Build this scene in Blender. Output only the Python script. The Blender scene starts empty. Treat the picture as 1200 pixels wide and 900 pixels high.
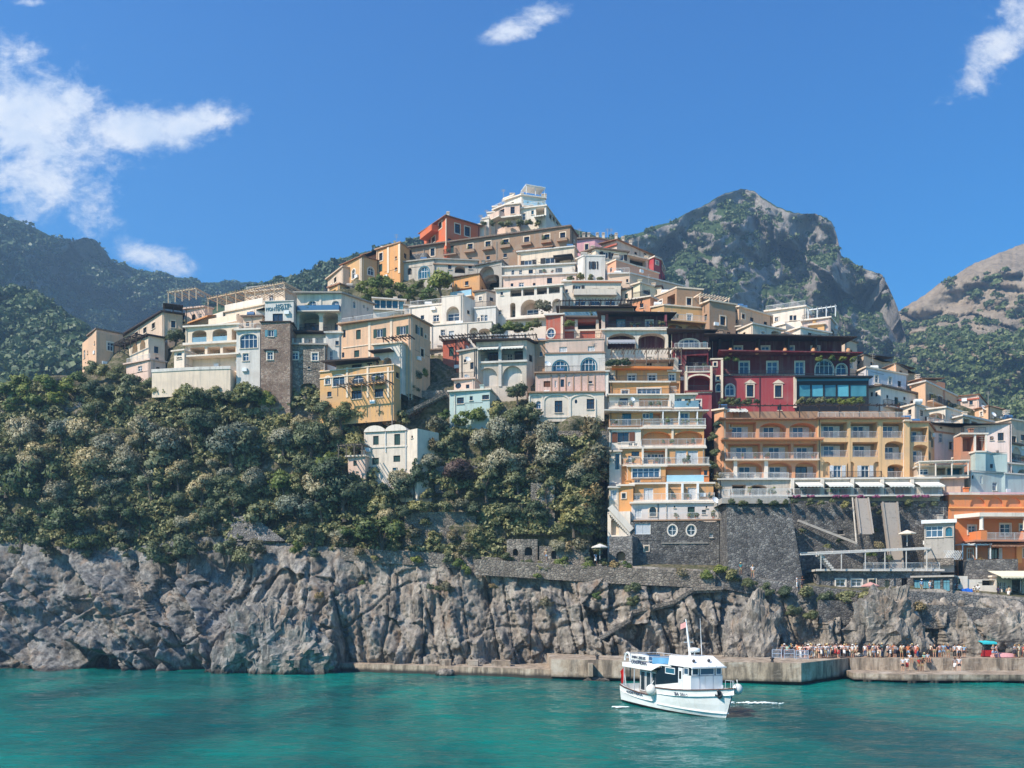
import bpy, bmesh, math, random
import numpy as np
from mathutils import Vector, noise, Matrix
from mathutils.geometry import delaunay_2d_cdt

R = math.radians
random.seed(7)
SC = bpy.context.scene
COL = SC.collection
F, HY, CZ = 1000.0, 715.0, 8.7          # focal length in photo pixels, horizon row, eye height above the sea
CAM = Vector((0, 0, CZ))


def P(px, py, Y):
    return Vector(((px - 600) * Y / F, Y, CZ + (HY - py) * Y / F))


def interp(tab, x):
    if x <= tab[0][0]:
        return tab[0][1]
    for (a, va), (b, vb) in zip(tab, tab[1:]):
        if x <= b:
            return va + (vb - va) * (x - a) / (b - a)
    return tab[-1][1]


def lin(c):
    return tuple((v / 12.92 if v <= .04045 else ((v + .055) / 1.055) ** 2.4) for v in (k / 255 for k in c))


# ---------------------------------------------------------------- objects
def tag(o, label=None, cat=None, group=None, kind=None):
    if label: o['label'] = label
    if cat: o['category'] = cat
    if group: o['group'] = group
    if kind: o['kind'] = kind
    return o


def empty(name, loc):
    o = bpy.data.objects.new(name, None)
    o.empty_display_size = .3
    o.location = loc
    COL.objects.link(o)
    return o


def add_obj(name, me, parent=None, loc=(0, 0, 0)):
    o = bpy.data.objects.new(name, me)
    COL.objects.link(o)
    o.location = loc
    if parent is not None:
        o.parent = parent
    return o


def copy_tree(o, parent=None):
    c = o.copy()
    COL.objects.link(c)
    c.parent = parent
    for ch in list(o.children):
        copy_tree(ch, c)
    return c


class MB:
    """collects faces of one mesh"""
    def __init__(s, off=(0, 0, 0)):
        s.v, s.f, s.m = [], [], []
        s.off = Vector(off)

    def add(s, pts, faces, mi=0):
        b = len(s.v)
        s.v += [tuple(Vector(p) - s.off) for p in pts]
        s.f += [tuple(b + i for i in f) for f in faces]
        s.m += [mi] * len(faces)

    def poly(s, pts, mi=0):
        s.add(pts, [tuple(range(len(pts)))], mi)

    def hexa(s, p, mi=0):
        """8 points: bottom ring 0-3, top ring 4-7"""
        s.add(p, [(3, 2, 1, 0), (4, 5, 6, 7), (0, 1, 5, 4), (1, 2, 6, 5), (2, 3, 7, 6), (3, 0, 4, 7)], mi)

    def box(s, x0, x1, y0, y1, z0, z1, mi=0):
        s.hexa([(x0, y0, z0), (x1, y0, z0), (x1, y1, z0), (x0, y1, z0), (x0, y0, z1), (x1, y0, z1), (x1, y1, z1), (x0, y1, z1)], mi)

    def bar(s, a, b, w, h=None, mi=0):
        """square bar from a to b"""
        a, b = Vector(a), Vector(b)
        h = h or w
        d = (b - a)
        if d.length < 1e-6: return
        d.normalize()
        up = Vector((0, 0, 1)) if abs(d.z) < .95 else Vector((0, 1, 0))
        r = d.cross(up).normalized()
        u = r.cross(d).normalized()
        r *= w / 2; u *= h / 2
        s.hexa([a - r - u, a + r - u, b + r - u, b - r - u, a - r + u, a + r + u, b + r + u, b - r + u], mi)

    def tube(s, a, b, r0, r1=None, n=7, mi=0, cap=True):
        a, b = Vector(a), Vector(b)
        r1 = r0 if r1 is None else r1
        d = (b - a)
        if d.length < 1e-6: return
        d.normalize()
        up = Vector((0, 0, 1)) if abs(d.z) < .95 else Vector((0, 1, 0))
        r = d.cross(up).normalized(); u = r.cross(d).normalized()
        pts = []
        for c, rad in ((a, r0), (b, r1)):
            for i in range(n):
                t = 2 * math.pi * i / n
                pts.append(c + r * math.cos(t) * rad + u * math.sin(t) * rad)
        fs = [(i, (i + 1) % n, n + (i + 1) % n, n + i) for i in range(n)]
        if cap:
            fs += [tuple(range(n - 1, -1, -1)), tuple(range(n, 2 * n))]
        s.add(pts, fs, mi)

    def lathe(s, c, prof, n=12, mi=0):
        """prof: list of (radius, z) round the vertical axis through c"""
        c = Vector(c); pts = []
        for r, z in prof:
            for i in range(n):
                t = 2 * math.pi * i / n
                pts.append(c + Vector((r * math.cos(t), r * math.sin(t), z)))
        fs = []
        for k in range(len(prof) - 1):
            for i in range(n):
                j = (i + 1) % n
                fs.append((k * n + i, k * n + j, (k + 1) * n + j, (k + 1) * n + i))
        fs += [tuple(range(n - 1, -1, -1)), tuple((len(prof) - 1) * n + i for i in range(n))]
        s.add(pts, fs, mi)

    def ball(s, c, rx, ry=None, rz=None, n=10, m=7, mi=0):
        ry = ry or rx; rz = rz or rx
        c = Vector(c); pts = []
        for k in range(m + 1):
            ph = math.pi * k / m
            for i in range(n):
                t = 2 * math.pi * i / n
                pts.append(c + Vector((rx * math.sin(ph) * math.cos(t), ry * math.sin(ph) * math.sin(t), -rz * math.cos(ph))))
        fs = []
        for k in range(m):
            for i in range(n):
                j = (i + 1) % n
                fs.append((k * n + i, k * n + j, (k + 1) * n + j, (k + 1) * n + i))
        s.add(pts, fs, mi)

    def mesh(s, name, mats):
        me = bpy.data.meshes.new(name)
        me.from_pydata(s.v, [], s.f)
        for m in (mats if isinstance(mats, (list, tuple)) else [mats]):
            me.materials.append(m)
        if isinstance(mats, (list, tuple)) and len(mats) > 1:
            me.polygons.foreach_set('material_index', s.m)
        me.update()
        return me

    def build(s, name, mats, parent=None, smooth=False, loc=(0, 0, 0)):
        if not s.f: return None
        me = s.mesh(name, mats)
        if smooth:
            me.polygons.foreach_set('use_smooth', [True] * len(me.polygons))
        return add_obj(name, me, parent, loc)


def np_mesh(name, V, Fq, mat, smooth=False):
    """V (n,3), Fq (m,4) or (m,3) arrays"""
    me = bpy.data.meshes.new(name)
    k = Fq.shape[1]
    me.vertices.add(len(V)); me.vertices.foreach_set('co', np.asarray(V, dtype=np.float32).ravel())
    me.loops.add(Fq.size); me.loops.foreach_set('vertex_index', np.asarray(Fq, dtype=np.int32).ravel())
    me.polygons.add(len(Fq))
    me.polygons.foreach_set('loop_start', np.arange(0, Fq.size, k, dtype=np.int32))
    me.polygons.foreach_set('loop_total', np.full(len(Fq), k, dtype=np.int32))
    if smooth:
        me.polygons.foreach_set('use_smooth', np.ones(len(Fq), dtype=bool))
    me.materials.append(mat)
    me.update(calc_edges=True)
    return me


# ---------------------------------------------------------------- materials
class NT:
    def __init__(s, name):
        s.mat = bpy.data.materials.new(name)
        s.mat.use_nodes = True
        s.t = s.mat.node_tree
        s.t.nodes.clear()
        s.out = s.n('ShaderNodeOutputMaterial')

    def n(s, typ, **kw):
        nd = s.t.nodes.new(typ)
        for k, v in kw.items():
            setattr(nd, k, v)
        return nd

    def l(s, a, b):
        s.t.links.new(a, b)

    def val(s, nd, key, v):
        if hasattr(v, 'is_output') or isinstance(v, bpy.types.NodeSocket):
            s.l(v, nd.inputs[key])
        else:
            nd.inputs[key].default_value = v

    def coords(s, scale=(1, 1, 1), kind='Object', rot=(0, 0, 0)):
        tc = s.n('ShaderNodeTexCoord')
        mp = s.n('ShaderNodeMapping')
        s.l(tc.outputs[kind], mp.inputs[0])
        mp.inputs['Scale'].default_value = scale
        mp.inputs['Rotation'].default_value = rot
        return mp.outputs[0]

    def world(s, scale=(1, 1, 1), rot=(0, 0, 0)):
        g = s.n('ShaderNodeNewGeometry')
        mp = s.n('ShaderNodeMapping')
        s.l(g.outputs['Position'], mp.inputs[0])
        mp.inputs['Scale'].default_value = scale
        mp.inputs['Rotation'].default_value = rot
        return mp.outputs[0]

    def noise(s, co, scale, detail=4, rough=.55, dist=0.0):
        nd = s.n('ShaderNodeTexNoise')
        s.l(co, nd.inputs['Vector'])
        nd.inputs['Scale'].default_value = scale
        nd.inputs['Detail'].default_value = detail
        nd.inputs['Roughness'].default_value = rough
        nd.inputs['Distortion'].default_value = dist
        return nd.outputs['Fac']

    def voro(s, co, scale, feat='F1', out='Distance', rand=1.0):
        nd = s.n('ShaderNodeTexVoronoi', feature=feat)
        s.l(co, nd.inputs['Vector'])
        nd.inputs['Scale'].default_value = scale
        nd.inputs['Randomness'].default_value = rand
        return nd.outputs[out]

    def ramp(s, fac, stops):
        nd = s.n('ShaderNodeValToRGB')
        s.l(fac, nd.inputs[0])
        el = nd.color_ramp.elements
        while len(el) < len(stops):
            el.new(.5)
        for e, (p, c) in zip(el, stops):
            e.position = p
            e.color = (c[0], c[1], c[2], 1) if not isinstance(c, (int, float)) else (c, c, c, 1)
        return nd.outputs[0]

    def mix(s, fac, a, b, mode='MIX'):
        nd = s.n('ShaderNodeMix', data_type='RGBA', blend_type=mode)
        for idx, v in ((0, fac), (6, a), (7, b)):
            if isinstance(v, bpy.types.NodeSocket):
                s.l(v, nd.inputs[idx])
            elif idx == 0:
                nd.inputs[0].default_value = v
            else:
                nd.inputs[idx].default_value = (v[0], v[1], v[2], 1)
        return nd.outputs[2]

    def math(s, op, a, b=0.0, clamp=False):
        nd = s.n('ShaderNodeMath', operation=op, use_clamp=clamp)
        s.val(nd, 0, a); s.val(nd, 1, b)
        return nd.outputs[0]

    def bump(s, h, strength=.4, dist=.1, normal=None):
        nd = s.n('ShaderNodeBump')
        s.l(h, nd.inputs['Height'])
        nd.inputs['Strength'].default_value = strength
        nd.inputs['Distance'].default_value = dist
        if normal is not None: s.l(normal, nd.inputs['Normal'])
        return nd.outputs[0]

    def bsdf(s, color, rough=.8, normal=None, spec=.3, metal=0.0, coat=0.0, link=True):
        nd = s.n('ShaderNodeBsdfPrincipled')
        if isinstance(color, bpy.types.NodeSocket):
            s.l(color, nd.inputs['Base Color'])
        else:
            nd.inputs['Base Color'].default_value = (color[0], color[1], color[2], 1)
        s.val(nd, 'Roughness', rough)
        nd.inputs['Specular IOR Level'].default_value = spec
        nd.inputs['Metallic'].default_value = metal
        nd.inputs['Coat Weight'].default_value = coat
        if normal is not None:
            s.l(normal, nd.inputs['Normal'])
        if link:
            s.l(nd.outputs[0], s.out.inputs[0])
        return nd


_mats = {}


def plaster(rgb, dirt=.35, key=None):
    """rgb: sRGB 0-255 of the painted render; mottled, with rain streaks that have their own shape"""
    dirt = min(.85, dirt * 1.35 + .05)
    k = ('pl', rgb, dirt)
    if k in _mats: return _mats[k]
    t = NT('plaster_%d_%d_%d' % rgb)
    c = lin(rgb)
    co = t.world()
    n1 = t.noise(co, .45, 5, .6)
    n2 = t.noise(co, 3.2, 4, .6)
    st = t.noise(t.world((1.9, 1.9, .16)), 1.0, 4, .6)
    dark = tuple(v * (1 - .75 * dirt) for v in c)
    grey = tuple(.5 * v + .5 * g for v, g in zip(c, (.30, .27, .24)))
    col = t.mix(t.ramp(n1, [(.35, 0), (.72, 1)]), c, tuple(min(1, v * 1.07 + .01) for v in c))
    col = t.mix(t.math('MULTIPLY', t.ramp(st, [(.50, 0), (.72, 1)]), dirt * 1.8, True), col, grey)
    col = t.mix(t.math('MULTIPLY', t.ramp(n2, [(.55, 0), (.8, 1)]), dirt * .9, True), col, dark)
    big = t.noise(t.world((.5, .5, .9)), .35, 3, .6)
    col = t.mix(t.math('MULTIPLY', t.ramp(big, [(.52, 0), (.66, 1)]), dirt * 1.1, True), col, tuple(.55 * v + .45 * g for v, g in zip(c, (.36, .29, .23))))
    t.bsdf(col, .88, t.bump(t.noise(co, 14, 4, .6), .25, .03), .2)
    _mats[k] = t.mat
    return t.mat


def paint(rgb, rough=.5, key='', spec=.4):
    k = ('pt', rgb, rough, key)
    if k in _mats: return _mats[k]
    t = NT('paint_%d_%d_%d%s' % (rgb + (key,)))
    c = lin(rgb)
    n = t.noise(t.world(), 2.3, 4, .6)
    col = t.mix(t.ramp(n, [(.4, 0), (.75, .8)]), c, tuple(v * .78 for v in c))
    t.bsdf(col, rough, None, spec)
    _mats[k] = t.mat
    return t.mat


def stone(key, cols, scale=2.2, mortar=(.10, .09, .085), bumpd=.12, contrast=1.0):
    k = ('st', key)
    if k in _mats: return _mats[k]
    t = NT('stone_' + key)
    co = t.world((1, 1, 1.35))
    cell = t.voro(co, scale, 'F1', 'Color')
    edge = t.voro(co, scale, 'DISTANCE_TO_EDGE', 'Distance')
    sep = t.n('ShaderNodeSeparateColor'); t.l(cell, sep.inputs[0])
    col = t.ramp(sep.outputs[0], [(0, cols[0]), (.5, cols[1]), (1, cols[2])])
    n = t.noise(t.world(), .35, 5, .65)
    col = t.mix(t.ramp(n, [(.38, 0), (.7, .75)]), col, tuple(v * .45 for v in cols[0]))
    n3 = t.noise(t.world((1.5, 1.5, .3)), .8, 5, .6)
    col = t.mix(t.ramp(n3, [(.55, 0), (.75, .55)]), col, cols[2])
    col = t.mix(t.ramp(edge, [(0.01, .85), (.06, 0)]), col, mortar)
    h = t.math('MINIMUM', edge, .16)
    fine = t.noise(t.world(), 9, 4, .65)
    hh = t.math('ADD', t.math('MULTIPLY', h, 5.0), t.math('MULTIPLY', fine, .5))
    t.bsdf(col, .92, t.bump(hh, .8, bumpd), .2)
    _mats[k] = t.mat
    return t.mat


def glass_pane(key, rgb, rough=.06, spec=.9):
    k = ('gl', key)
    if k in _mats: return _mats[k]
    t = NT('window_glass_' + key)
    c = lin(rgb)
    ox = t.n('ShaderNodeObjectInfo')
    n = t.noise(t.world((.8, .8, .5)), 1.2, 2, .5)
    f = t.math('ADD', t.math('MULTIPLY', ox.outputs['Random'], .7), t.math('MULTIPLY', n, .5))
    col = t.mix(t.ramp(f, [(.2, 0), (.9, 1)]), tuple(v * .55 for v in c), tuple(min(1, v * 1.7 + .015) for v in c))
    t.bsdf(col, rough, None, spec)
    _mats[k] = t.mat
    return t.mat


def shutter_mat(rgb):
    k = ('sh', rgb)
    if k in _mats: return _mats[k]
    t = NT('louvred_shutter_%d_%d_%d' % rgb)
    c = lin(rgb)
    w = t.n('ShaderNodeTexWave', bands_direction='Z')
    t.l(t.world(), w.inputs[0]); w.inputs['Scale'].default_value = 4.0
    n = t.noise(t.world(), 4, 3)
    col = t.mix(t.ramp(n, [(.4, 0), (.8, .7)]), c, tuple(v * .6 + .02 for v in c))
    t.bsdf(col, .6, t.bump(w.outputs['Fac'], .7, .04), .3)
    _mats[k] = t.mat
    return t.mat


def tile_mat(key='terracotta', a=(.36, .16, .09), b=(.50, .27, .16)):
    k = ('ti', key)
    if k in _mats: return _mats[k]
    t = NT('roof_tile_' + key)
    co = t.world()
    v = t.voro(t.world((2.2, 2.2, 2.2)), 2.0, 'F1', 'Color')
    sep = t.n('ShaderNodeSeparateColor'); t.l(v, sep.inputs[0])
    col = t.mix(sep.outputs[0], a, b)
    n = t.noise(co, .8, 4)
    col = t.mix(t.ramp(n, [(.45, 0), (.75, .6)]), col, (.17, .14, .11))
    w = t.n('ShaderNodeTexWave', bands_direction='X'); t.l(co, w.inputs[0]); w.inputs['Scale'].default_value = 1.6
    t.bsdf(col, .85, t.bump(w.outputs['Fac'], .9, .1), .2)
    _mats[k] = t.mat
    return t.mat


def leaf_mat(key, a, b, c, trans=.25):
    k = ('lf', key)
    if k in _mats: return _mats[k]
    t = NT('leaves_' + key)
    g = t.n('ShaderNodeNewGeometry')
    oi = t.n('ShaderNodeObjectInfo')
    f = t.math('ADD', t.math('MULTIPLY', g.outputs['Random Per Island'], .75), t.math('MULTIPLY', t.noise(t.coords(), .55, 3, .6), .55))
    f = t.math('SUBTRACT', f, .18)
    col = t.ramp(f, [(0.05, a), (.5, b), (1.0, c)])
    tint = t.ramp(oi.outputs['Random'], [(0, (.62, .74, .80)), (.5, (1, 1, 1)), (1, (1.45, 1.28, 1.0))])
    col = t.mix(1.0, col, tint, 'MULTIPLY')
    bs = t.bsdf(col, .55, None, .35, link=False)
    tr = t.n('ShaderNodeBsdfTranslucent'); t.l(col, tr.inputs[0])
    mx = t.n('ShaderNodeMixShader'); mx.inputs[0].default_value = trans
    t.l(bs.outputs[0], mx.inputs[1]); t.l(tr.outputs[0], mx.inputs[2])
    t.l(mx.outputs[0], t.out.inputs[0])
    _mats[k] = t.mat
    return t.mat


def bark():
    if 'bark' in _mats: return _mats['bark']
    t = NT('bark')
    n = t.noise(t.coords((4, 4, .8)), 2, 5)
    t.bsdf(t.ramp(n, [(.3, (.06, .045, .035)), (.7, (.16, .13, .10))]), .9, t.bump(n, .7, .06), .2)
    _mats['bark'] = t.mat
    return t.mat


def cloth(rgb):
    k = ('cl', rgb)
    if k in _mats: return _mats[k]
    t = NT('cloth_%d_%d_%d' % rgb)
    c = lin(rgb)
    n = t.noise(t.coords(), 9, 3)
    t.bsdf(t.mix(t.ramp(n, [(.4, 0), (.7, .6)]), c, tuple(v * .75 for v in c)), .85, None, .2)
    _mats[k] = t.mat
    return t.mat


WHITE = plaster((218, 202, 184), .34)
WHITE2 = plaster((226, 212, 196), .24)
BLUEW = plaster((206, 200, 192), .32)
CREAM = plaster((224, 202, 178), .32)
PINKW = plaster((216, 186, 168), .45)
TAN = plaster((204, 178, 154), .45)
PEACH = plaster((214, 172, 138), .42)
TERRA = plaster((192, 132, 102), .4)
OCHRE = plaster((206, 160, 108), .38)
YELLOW = plaster((212, 154, 98), .36)
ORANGE = plaster((222, 128, 62), .2)
REDW = plaster((178, 92, 72), .35)
WINE = plaster((112, 40, 46), .25)
WINEL = plaster((158, 66, 70), .2)
WINED = plaster((78, 34, 40), .25)
BROWN = plaster((150, 122, 100), .6)
BROWN2 = plaster((168, 132, 104), .55)
HOTELP = plaster((210, 150, 110), .3)
HOTELY = plaster((212, 172, 126), .3)
GREYW = plaster((196, 182, 166), .5)
LBLUE = plaster((176, 192, 186), .35)
CONC = plaster((168, 160, 150), .6)
CONCW = plaster((210, 202, 192), .45)
F_WHITE = paint((232, 232, 230))
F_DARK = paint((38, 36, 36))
F_WOOD = paint((98, 66, 44), .6)
F_TEAL = paint((30, 105, 125))
F_BROWN = paint((60, 44, 36), .6)
IRON = paint((50, 52, 56), .5)
RAILW = paint((215, 214, 210), .45)
WOODG = paint((112, 98, 86), .8)
WOODD = paint((58, 46, 40), .8)
GL = glass_pane('dark', (46, 56, 66), .08, .6)
GLD = glass_pane('black', (24, 26, 30), .1)
GLB = glass_pane('blue', (44, 70, 92), .09, .6)
GLT = glass_pane('teal', (34, 86, 106), .1, .6)
SH_G = shutter_mat((32, 72, 68))
SH_W = shutter_mat((214, 216, 218))
SH_B = shutter_mat((116, 68, 46))
SH_D = shutter_mat((48, 48, 50))
SH_T = shutter_mat((92, 150, 165))
TILE = tile_mat()
TILE_G = tile_mat('weathered', (.20, .14, .11), (.34, .25, .19))
ST_DARK = stone('dark_basalt', ((.095, .090, .085), (.165, .155, .145), (.30, .28, .25)), 2.4)
ST_GREY = stone('grey_rubble', ((.15, .14, .13), (.25, .235, .22), (.38, .35, .32)), 2.3)
ST_TAN = stone('tan_rubble', ((.18, .15, .12), (.30, .25, .20), (.42, .36, .29)), 2.2)
ST_BRICK = stone('brown_tufa', ((.26, .165, .12), (.38, .26, .19), (.48, .36, .28)), 3.0, (.2, .16, .13), .06)
# ---------------------------------------------------------------- buildings
def arc_outline(u0, u1, v0, v1, kind):
    """rect / arch (round top) / seg (shallow arch) / oval"""
    if kind == 'rect':
        return [(u0, v0), (u1, v0), (u1, v1), (u0, v1)]
    cx, rx = (u0 + u1) / 2, (u1 - u0) / 2
    if kind == 'oval':
        cv, rv = (v0 + v1) / 2, (v1 - v0) / 2
        return [(cx + rx * math.cos(2 * math.pi * i / 16), cv + rv * math.sin(2 * math.pi * i / 16)) for i in range(16)]
    rise = min(rx, (v1 - v0) * .9) if kind == 'arch' else min(rx * .45, (v1 - v0) * .5)
    vs = v1 - rise
    pts = [(u0, v0), (u1, v0)]
    for i in range(0, 11):
        t = math.pi * i / 10
        pts.append((cx + rx * math.cos(t), vs + rise * math.sin(t)))
    return pts


def scale_outline(o, d):
    """grow an outline by d"""
    us = [p[0] for p in o]; vs = [p[1] for p in o]
    cx, cy = (min(us) + max(us)) / 2, (min(vs) + max(vs)) / 2
    w, h = max(us) - min(us), max(vs) - min(vs)
    fx, fy = max(.05, (w + 2 * d) / w), max(.05, (h + 2 * d) / h)
    return [(cx + (u - cx) * fx, cy + (v - cy) * fy) for u, v in o]


class Face:
    def __init__(s, blk, a, b, z0, z1, ztb=None):
        s.blk = blk
        s.o = Vector((a.x, a.y, z0))
        d = Vector((b.x - a.x, b.y - a.y, 0))
        s.L = d.length
        s.U = d.normalized()
        s.N = Vector((s.U.y, -s.U.x, 0))          # outward
        s.H = z1 - z0
        s.holes = []

    def uv(s, px, py):
        d = Vector(((px - 600) / F, 1.0, (HY - py) / F))
        t = (s.o - CAM).dot(s.N) / d.dot(s.N)
        p = CAM + d * t - s.o
        return p.dot(s.U), p.z

    def pt(s, u, v, out=0.0):
        return s.o + s.U * u + Vector((0, 0, v)) + s.N * out

    def rect(s, x0, x1, y0, y1):
        xc, yc = (x0 + x1) / 2, (y0 + y1) / 2
        return s.uv(x0, yc)[0], s.uv(x1, yc)[0], s.uv(xc, y1)[1], s.uv(xc, y0)[1]


def outline_plate(mb, f, o, d0, d1, mi=0):
    """solid plate of outline o between outward offsets d0 (back) and d1 (front)"""
    n = len(o)
    b = [f.pt(u, v, d0) for u, v in o]
    t = [f.pt(u, v, d1) for u, v in o]
    mb.add(b + t, [tuple(range(n, 2 * n))] + [(i, (i + 1) % n, n + (i + 1) % n, n + i) for i in range(n)], mi)


def outline_ring(mb, f, o, i_, d0, d1, mi=0):
    """solid ring between outlines o (outer) and i_ (inner)"""
    n = len(o)
    for k in range(n):
        j = (k + 1) % n
        A, B, C_, D = o[k], o[j], i_[j], i_[k]
        mb.poly([f.pt(*A, d1), f.pt(*B, d1), f.pt(*C_, d1), f.pt(*D, d1)], mi)
        mb.poly([f.pt(*A, d0), f.pt(*B, d0), f.pt(*B, d1), f.pt(*A, d1)], mi)
        mb.poly([f.pt(*D, d1), f.pt(*C_, d1), f.pt(*C_, d0), f.pt(*D, d0)], mi)


STY = {  # frame, pane, shutter, surround, muntins(v, h)
    'w': (F_WHITE, GL, None, None, (1, 1)),
    'ws': (F_WHITE, GL, None, WHITE2, (1, 1)),
    'd': (F_DARK, GLD, None, None, (1, 0)),
    'ds': (F_DARK, GLD, None, CREAM, (1, 1)),
    'b': (F_WHITE, GLB, None, None, (1, 1)),
    'bs': (F_WHITE, GLB, None, WHITE2, (1, 1)),
    't': (F_TEAL, GLT, None, None, (2, 1)),
    'tw': (F_WHITE, GLT, None, F_TEAL, (3, 1)),
    'br': (F_BROWN, GLD, None, None, (1, 1)),
    'brs': (F_BROWN, GLD, None, CREAM, (1, 1)),
    'gS': (F_WHITE, GL, SH_G, None, (1, 0)),
    'wS': (F_WHITE, GLB, SH_W, None, (1, 1)),
    'wSd': (F_DARK, GLD, SH_W, None, (1, 0)),
    'dS': (F_WHITE, GL, SH_D, None, (1, 0)),
    'bS': (F_BROWN, GLD, SH_B, None, (1, 0)),
    'tS': (F_WHITE, GL, SH_T, None, (1, 0)),
    'gc': 'closed', 'wc': 'closed', 'bc': 'closed', 'tc': 'closed', 'dc': 'closed',
    'hole': 'hole',
}
CLOSED = {'gc': SH_G, 'wc': SH_W, 'bc': SH_B, 'tc': SH_T, 'dc': SH_D}


class Block:
    def __init__(s, h, corners, yb, Y, D, mat, z0=None, roof='slab', rmat=None, over=.25, thick=.25, base_drop=0.0, part='wall', back=None, top=True):
        s.h = h; s.mat = mat
        c0 = corners[0]
        zt = CZ + (HY - c0[1]) * Y / F
        pts = []
        for c in corners:
            if len(c) > 2: Yi = c[2]
            elif c is c0 or abs(c[1] - c0[1]) < .01: Yi = Y
            else: Yi = (zt - CZ) * F / (HY - c[1])
            pts.append(Vector(((c[0] - 600) * Yi / F, Yi, 0)))
        s.pts = pts
        zb = (CZ + (HY - yb) * min(p.y for p in pts) / F if z0 is None else z0) - base_drop
        s.zb, s.zt = zb, zt
        if h.root is None:
            h.root = empty(h.name, (sum(p.x for p in pts) / len(pts), sum(p.y for p in pts) / len(pts), zb))
            tag(h.root, h.label, h.cat, h.group)
            h.off = h.root.location.copy()
        s.faces = [Face(s, a, b, zb, zt) for a, b in zip(pts, pts[1:])]
        f0, f1 = s.faces[0], s.faces[-1]
        B1 = pts[-1] - f1.N * D
        B0 = pts[0] - f0.N * D
        if back: B0, B1 = pts[0] + Vector((back[0], D, 0)), pts[-1] + Vector((back[1], D, 0))
        s.foot = pts + [B1, B0]
        s.side_r = Face(s, pts[-1], B1, zb, zt)
        s.side_l = Face(s, B0, pts[0], zb, zt)
        s.allf = s.faces + [s.side_r, s.side_l]
        s.roof = roof; s.rmat = rmat or mat; s.over = over; s.thick = thick; s.D = D
        s.part = part
        h.blocks.append(s)

    def f(s, k):
        return s.side_r if k == 'R' else s.side_l if k == 'L' else s.faces[k]

    def mb(s):
        return MB(s.h.off)

    def put(s, name, mb, mats, parent=None, smooth=False, label=None):
        o = mb.build(name, mats, parent or s.h.root, smooth)
        if o is not None and label: o['label'] = label
        return o

    # window centred at photo pixel (x, y), size w x h photo pixels
    def W(s, x, y, w, h, st='w', k=0, arch='rect', rec=.16, door=False, sill=None, label=None):
        f = s.f(k)
        u0, u1, v0, v1 = f.rect(x - w / 2, x + w / 2, y - h / 2, y + h / 2)
        u0, u1 = max(u0, .06), min(u1, f.L - .06)
        v0, v1 = max(v0, .02), min(v1, f.H - .08)
        if u1 - u0 < .25 or v1 - v0 < .25: return None
        return s.win(f, u0, u1, v0, v1, st, arch, rec, 0.0, door or h > w * 1.75, sill, label)

    def win(s, f, u0, u1, v0, v1, st='w', arch='rect', rec=.16, plane=0.0, door=False, sill=None, label=None, hole=True):
        o = arc_outline(u0, u1, v0, v1, arch)
        sty = STY[st]
        if hole:
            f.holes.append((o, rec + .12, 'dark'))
        if sty == 'hole': return None
        nm = 'door' if door else 'window'
        pl = plane - rec if hole else plane
        if sty == 'closed':
            mb = s.mb()
            outline_ring(mb, f, o, scale_outline(o, -.07), pl - .05, pl + .04)
            w = s.put(nm, mb, F_WHITE if st == 'wc' else F_BROWN, label=label)
            um = (u0 + u1) / 2
            for a, b in ((u0 + .07, um - .015), (um + .015, u1 - .07)):
                m2 = s.mb()
                oo = [(a, v0 + .05), (b, v0 + .05), (b, v1 - .07), (a, v1 - .07)] if arch == 'rect' else None
                if oo is None:
                    if a > u0 + .1: continue
                    oo = scale_outline(o, -.075)
                outline_plate(m2, f, oo, pl - .04, pl + .02)
                s.put('shutter', m2, CLOSED[st], w)
            return w
        fr, pane, shut, sur, mun = sty
        fw = min(.085, (u1 - u0) * .09)
        mb = s.mb()
        inn = scale_outline(o, -fw)
        outline_ring(mb, f, o, inn, pl - .06, pl + .03)
        nv = mun[0]
        if (u1 - u0) > 2.2: nv = max(nv, int((u1 - u0) / .9))
        rise = 0 if arch == 'rect' else .12
        for i in range(1, nv + 1):
            u = u0 + (u1 - u0) * i / (nv + 1)
            vt = v1 - .04
            if arch in ('arch', 'seg'):
                rx = (u1 - u0) / 2; q = (u - (u0 + u1) / 2) / rx
                rs = min(rx, (v1 - v0) * .9) if arch == 'arch' else min(rx * .45, (v1 - v0) * .5)
                vt = v1 - rs + rs * math.sqrt(max(0, 1 - q * q)) - .03
            mb.bar(f.pt(u, v0, pl - .015), f.pt(u, vt, pl - .015), fw * .9, .07)
        for i in range(1, mun[1] + 1):
            v = v0 + (v1 - v0) * (.62 if mun[1] == 1 else i / (mun[1] + 1))
            if arch == 'oval': v = (v0 + v1) / 2
            mb.bar(f.pt(u0 + .03, v, pl - .02), f.pt(u1 - .03, v, pl - .02), .07, fw * .8)
        w = s.put(nm, mb, fr, label=label)
        m2 = s.mb()
        outline_plate(m2, f, inn, pl - .09, pl - .03)
        s.put('pane', m2, pane, w)
        if sur is not None:
            m3 = s.mb()
            outline_ring(m3, f, scale_outline(o, .17), scale_outline(o, -.003), plane - .02, plane + .06)
            s.put('surround', m3, sur, w)
        if shut is not None:
            sw = (u1 - u0) * .5
            for a, b in ((u0 - sw - .04, u0 - .04), (u1 + .04, u1 + sw + .04)):
                a, b = max(a, .02), min(b, f.L - .02)
                if b - a < .1: continue
                m4 = s.mb()
                vt = v1 if arch == 'rect' else v1 - (u1 - u0) * .12
                for p0, p1 in ((a, b),):
                    m4.hexa([f.pt(p0, v0, plane + .015), f.pt(p1, v0, plane + .015), f.pt(p1, v0, plane + .065), f.pt(p0, v0, plane + .065),
                             f.pt(p0, vt, plane + .015), f.pt(p1, vt, plane + .015), f.pt(p1, vt, plane + .065), f.pt(p0, vt, plane + .065)])
                s.put('shutter', m4, shut, w)
        if sill is None: sill = not door and arch != 'oval' and plane == 0.0
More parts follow.
